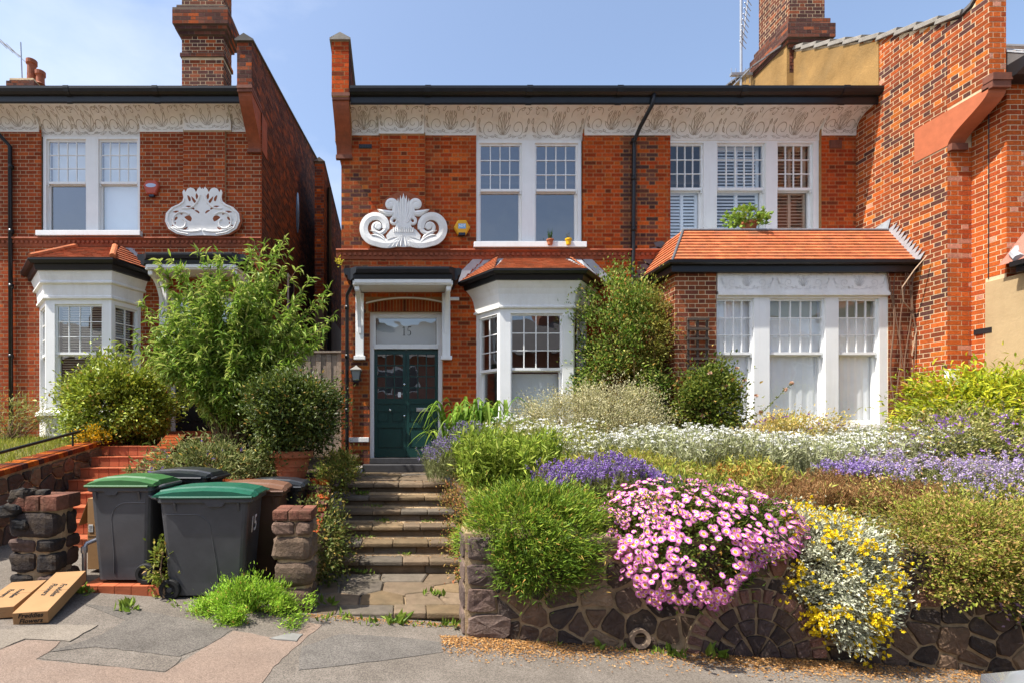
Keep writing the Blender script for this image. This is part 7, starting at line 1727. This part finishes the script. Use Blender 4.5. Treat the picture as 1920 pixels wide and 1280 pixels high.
# ------------------------------------------------------------ weeds, litter, grass
shrub('feathery_weed', 'bright green feathery weed at the foot of the stone pier', 'weed', (-1.4, 4.55, .02), (-1.40, 4.50, .09), (.44, .22, .17), 15000, T_BLADE, .030, .24, [(.13, .30, .02), (.20, .40, .035), (.28, .46, .07)], LEAFM, 90, .045, .75, 104, up=.6, twigs=0, ragged=2.6, half=lambda P: P[:, 2] > .03)
def tuft(label, px, py, n, size, name='weed', cs=((.10, .19, .03), (.17, .26, .05)), on=None, spread=.06):
    p = np.array(GP(px, py) if on is None else on); t = thing(name, label, 'weed', tuple(p), 'weeds in the paving joints'); f = Fol()
    P = p+rnd(n, spread)*np.array([1, .6, 0]); f.put(T_LEAF, P, rnd(n, .5)+np.array([0, 0, .8]), RNG.uniform(.7, 1.3, n)*size, .4, cols(n, *cs)); f.build('leaves', LEAFM, t)
for (x, y, n, s_) in ((640, 1158, 16, .07), (690, 1168, 12, .06), (742, 1166, 22, .11), (792, 1172, 12, .06), (838, 1172, 20, .08), (610, 1162, 10, .05), (237, 1140, 26, .09), (385, 1125, 14, .06), (1130, 1213, 10, .10), (1262, 1228, 26, .08), (1345, 1232, 12, .13), (1040, 1206, 8, .05), (1170, 1220, 8, .05), (155, 1110, 24, .10), (330, 1135, 10, .05), (440, 1150, 12, .05)):
    tuft('small green weed rooted in a joint of the paving', x, y, n, s_)
for (x, y, z, n, s_) in ((.0, 6.22, .155, 22, .05), (-.55, 6.5, .31, 20, .05), (.32, 6.75, .46, 18, .045), (-.4, 7.05, .61, 22, .05), (-.62, 7.3, .76, 40, .055), (-.3, 6.78, .46, 20, .05), (-.62, 6.0, .02, 40, .06), (.30, 5.2, .0, 12, .09), (-.75, 4.95, .0, 10, .08), (-.5, 5.93, .02, 24, .05)):
    tuft('small green weed growing on the stone steps', 0, 0, n, s_, on=(x, y, z))
f = Fol(); n = 17000; X = RNG.uniform(.3, 6.2, n); off2 = np.abs(RNG.normal(0, .16, n)); Y = YW-.03-off2; k = RNG.random(n) < np.clip(.35+.65*np.sin(X*1.3+.5)**2, 0, 1); X, Y = X[k], Y[k]; n = len(X)
Z = np.array([pave_z(x) for x in X])+.004+RNG.random(n)*.012; f.put(T_LEAF, np.stack([X, Y, Z], 1), rnd(n)*np.array([1, 1, .12]), RNG.uniform(.010, .028, n), .5, cols(n, (.34, .19, .075), (.44, .28, .12), (.22, .12, .05), (.5, .36, .2)), hint=np.array([[0, 0, 1.]]))
m_ = 900; X = RNG.uniform(-.9, .55, m_); f.put(T_LEAF, np.stack([X, 4.66-np.abs(RNG.normal(0, .05, m_)), np.array([pave_z(x) for x in X])+.006], 1), rnd(m_)*np.array([1, 1, .12]), RNG.uniform(.01, .022, m_), .5, cols(m_, (.34, .19, .075), (.44, .28, .12)), hint=np.array([[0, 0, 1.]]))
m_ = 1100; X = RNG.uniform(SX0, SX1, m_); kk = RNG.integers(1, 7, m_); f.put(T_LEAF, np.stack([X, 5.95+.28*(kk-1)+.27-np.abs(RNG.normal(0, .05, m_)), .15*kk+.006], 1), rnd(m_)*np.array([1, 1, .12]), RNG.uniform(.01, .022, m_), .5, cols(m_, (.34, .19, .075), (.22, .13, .06), (.4, .27, .13)), hint=np.array([[0, 0, 1.]]))
lt = f.build('dry_litter', LEAFM); tag(lt, 'brown dry leaf litter along the foot of the rubble wall', 'leaf litter', kind='stuff')
f = Fol(); n = 9000; X = RNG.uniform(-8.5, -5.15, n); Y = RNG.uniform(5.4, 9.8, n); Z = np.array([lbank2(x, y) for x, y in zip(X, Y)]); f.put(T_BLADE, np.stack([X, Y, Z], 1), rnd(n, .4)+np.array([0, 0, 1]), RNG.uniform(.05, .13, n), .10, cols(n, (.20, .25, .04), (.30, .32, .07), (.14, .20, .03)))
gr_ = f.build('grass', LEAFM); tag(gr_, 'short rough grass on the raised bed behind the brick-capped wall', 'grass', kind='stuff')
shrub('wild_plant', 'straggly weeds below the bay of the left house beside the downpipe', 'weed', (-7.2, 9.2, 1.5), (-7.25, 9.25, 1.85), (.75, .3, .38), 2200, T_BLADE, .07, .16, [(.14, .19, .05), (.24, .26, .09)], LEAFM, 60, .12, .3, 111, twigs=30)
rp_ = flowerpot('terracotta pot with bright green plant on the roof of the square bay', 6.1, 9.0, 5.17, .14, .17, MATS['terracotta_pot'])
f = Fol(); cp, dd = lumpy(60, (6.05, 8.98, 5.42), (.34, .18, .14), .2, .6, 5); n = 520; i = RNG.integers(0, 60, n); f.put(T_LEAF, cp[i]+rnd(n, .035), dd[i]+np.array([0, -.2, .5])+rnd(n, .5), .07, .8, cols(n, (.10, .20, .03), (.17, .30, .05), (.24, .36, .09))); f.stems(np.repeat(np.array([[6.1, 9.0, 5.31]]), 30, 0), cp[:30], .005, cols(30, (.12, .18, .05))); f.build('foliage', LEAFM, rp_)
# low ground cover that hides the soil of the bank
f = Fol(); n = 26000; X = RNG.uniform(.68, 8.4, n); Y = RNG.uniform(4.7, 8.3, n); Z = np.array([bank(x, y) for x, y in zip(X, Y)]); f.put(T_LEAF, np.stack([X, Y, Z+RNG.random(n)*.10], 1), rnd(n, .6)+np.array([0, 0, .7]), RNG.uniform(.03, .065, n), .35, cols(n, (.20, .25, .05), (.32, .32, .09), (.15, .20, .04), (.38, .33, .13)))
gc_ = f.build('ground_cover', LEAFM); tag(gc_, 'low mixed ground cover filling the garden bank between the flowers', 'ground cover', kind='stuff')

t = thing('wall_weed', 'yellow-green weed sprouting from the end of the brick string course', 'weed', (-1.2, 9.4, 4.72)); f = Fol(); n = 40; P = np.array([[-1.22, 9.40, 4.78]])+rnd(n, .035); f.put(T_LEAF, P, rnd(n, .6)+np.array([-.2, -.3, .5]), .06, .5, cols(n, (.40, .42, .05), (.52, .48, .08))); f.build('leaves', LEAFM, t)
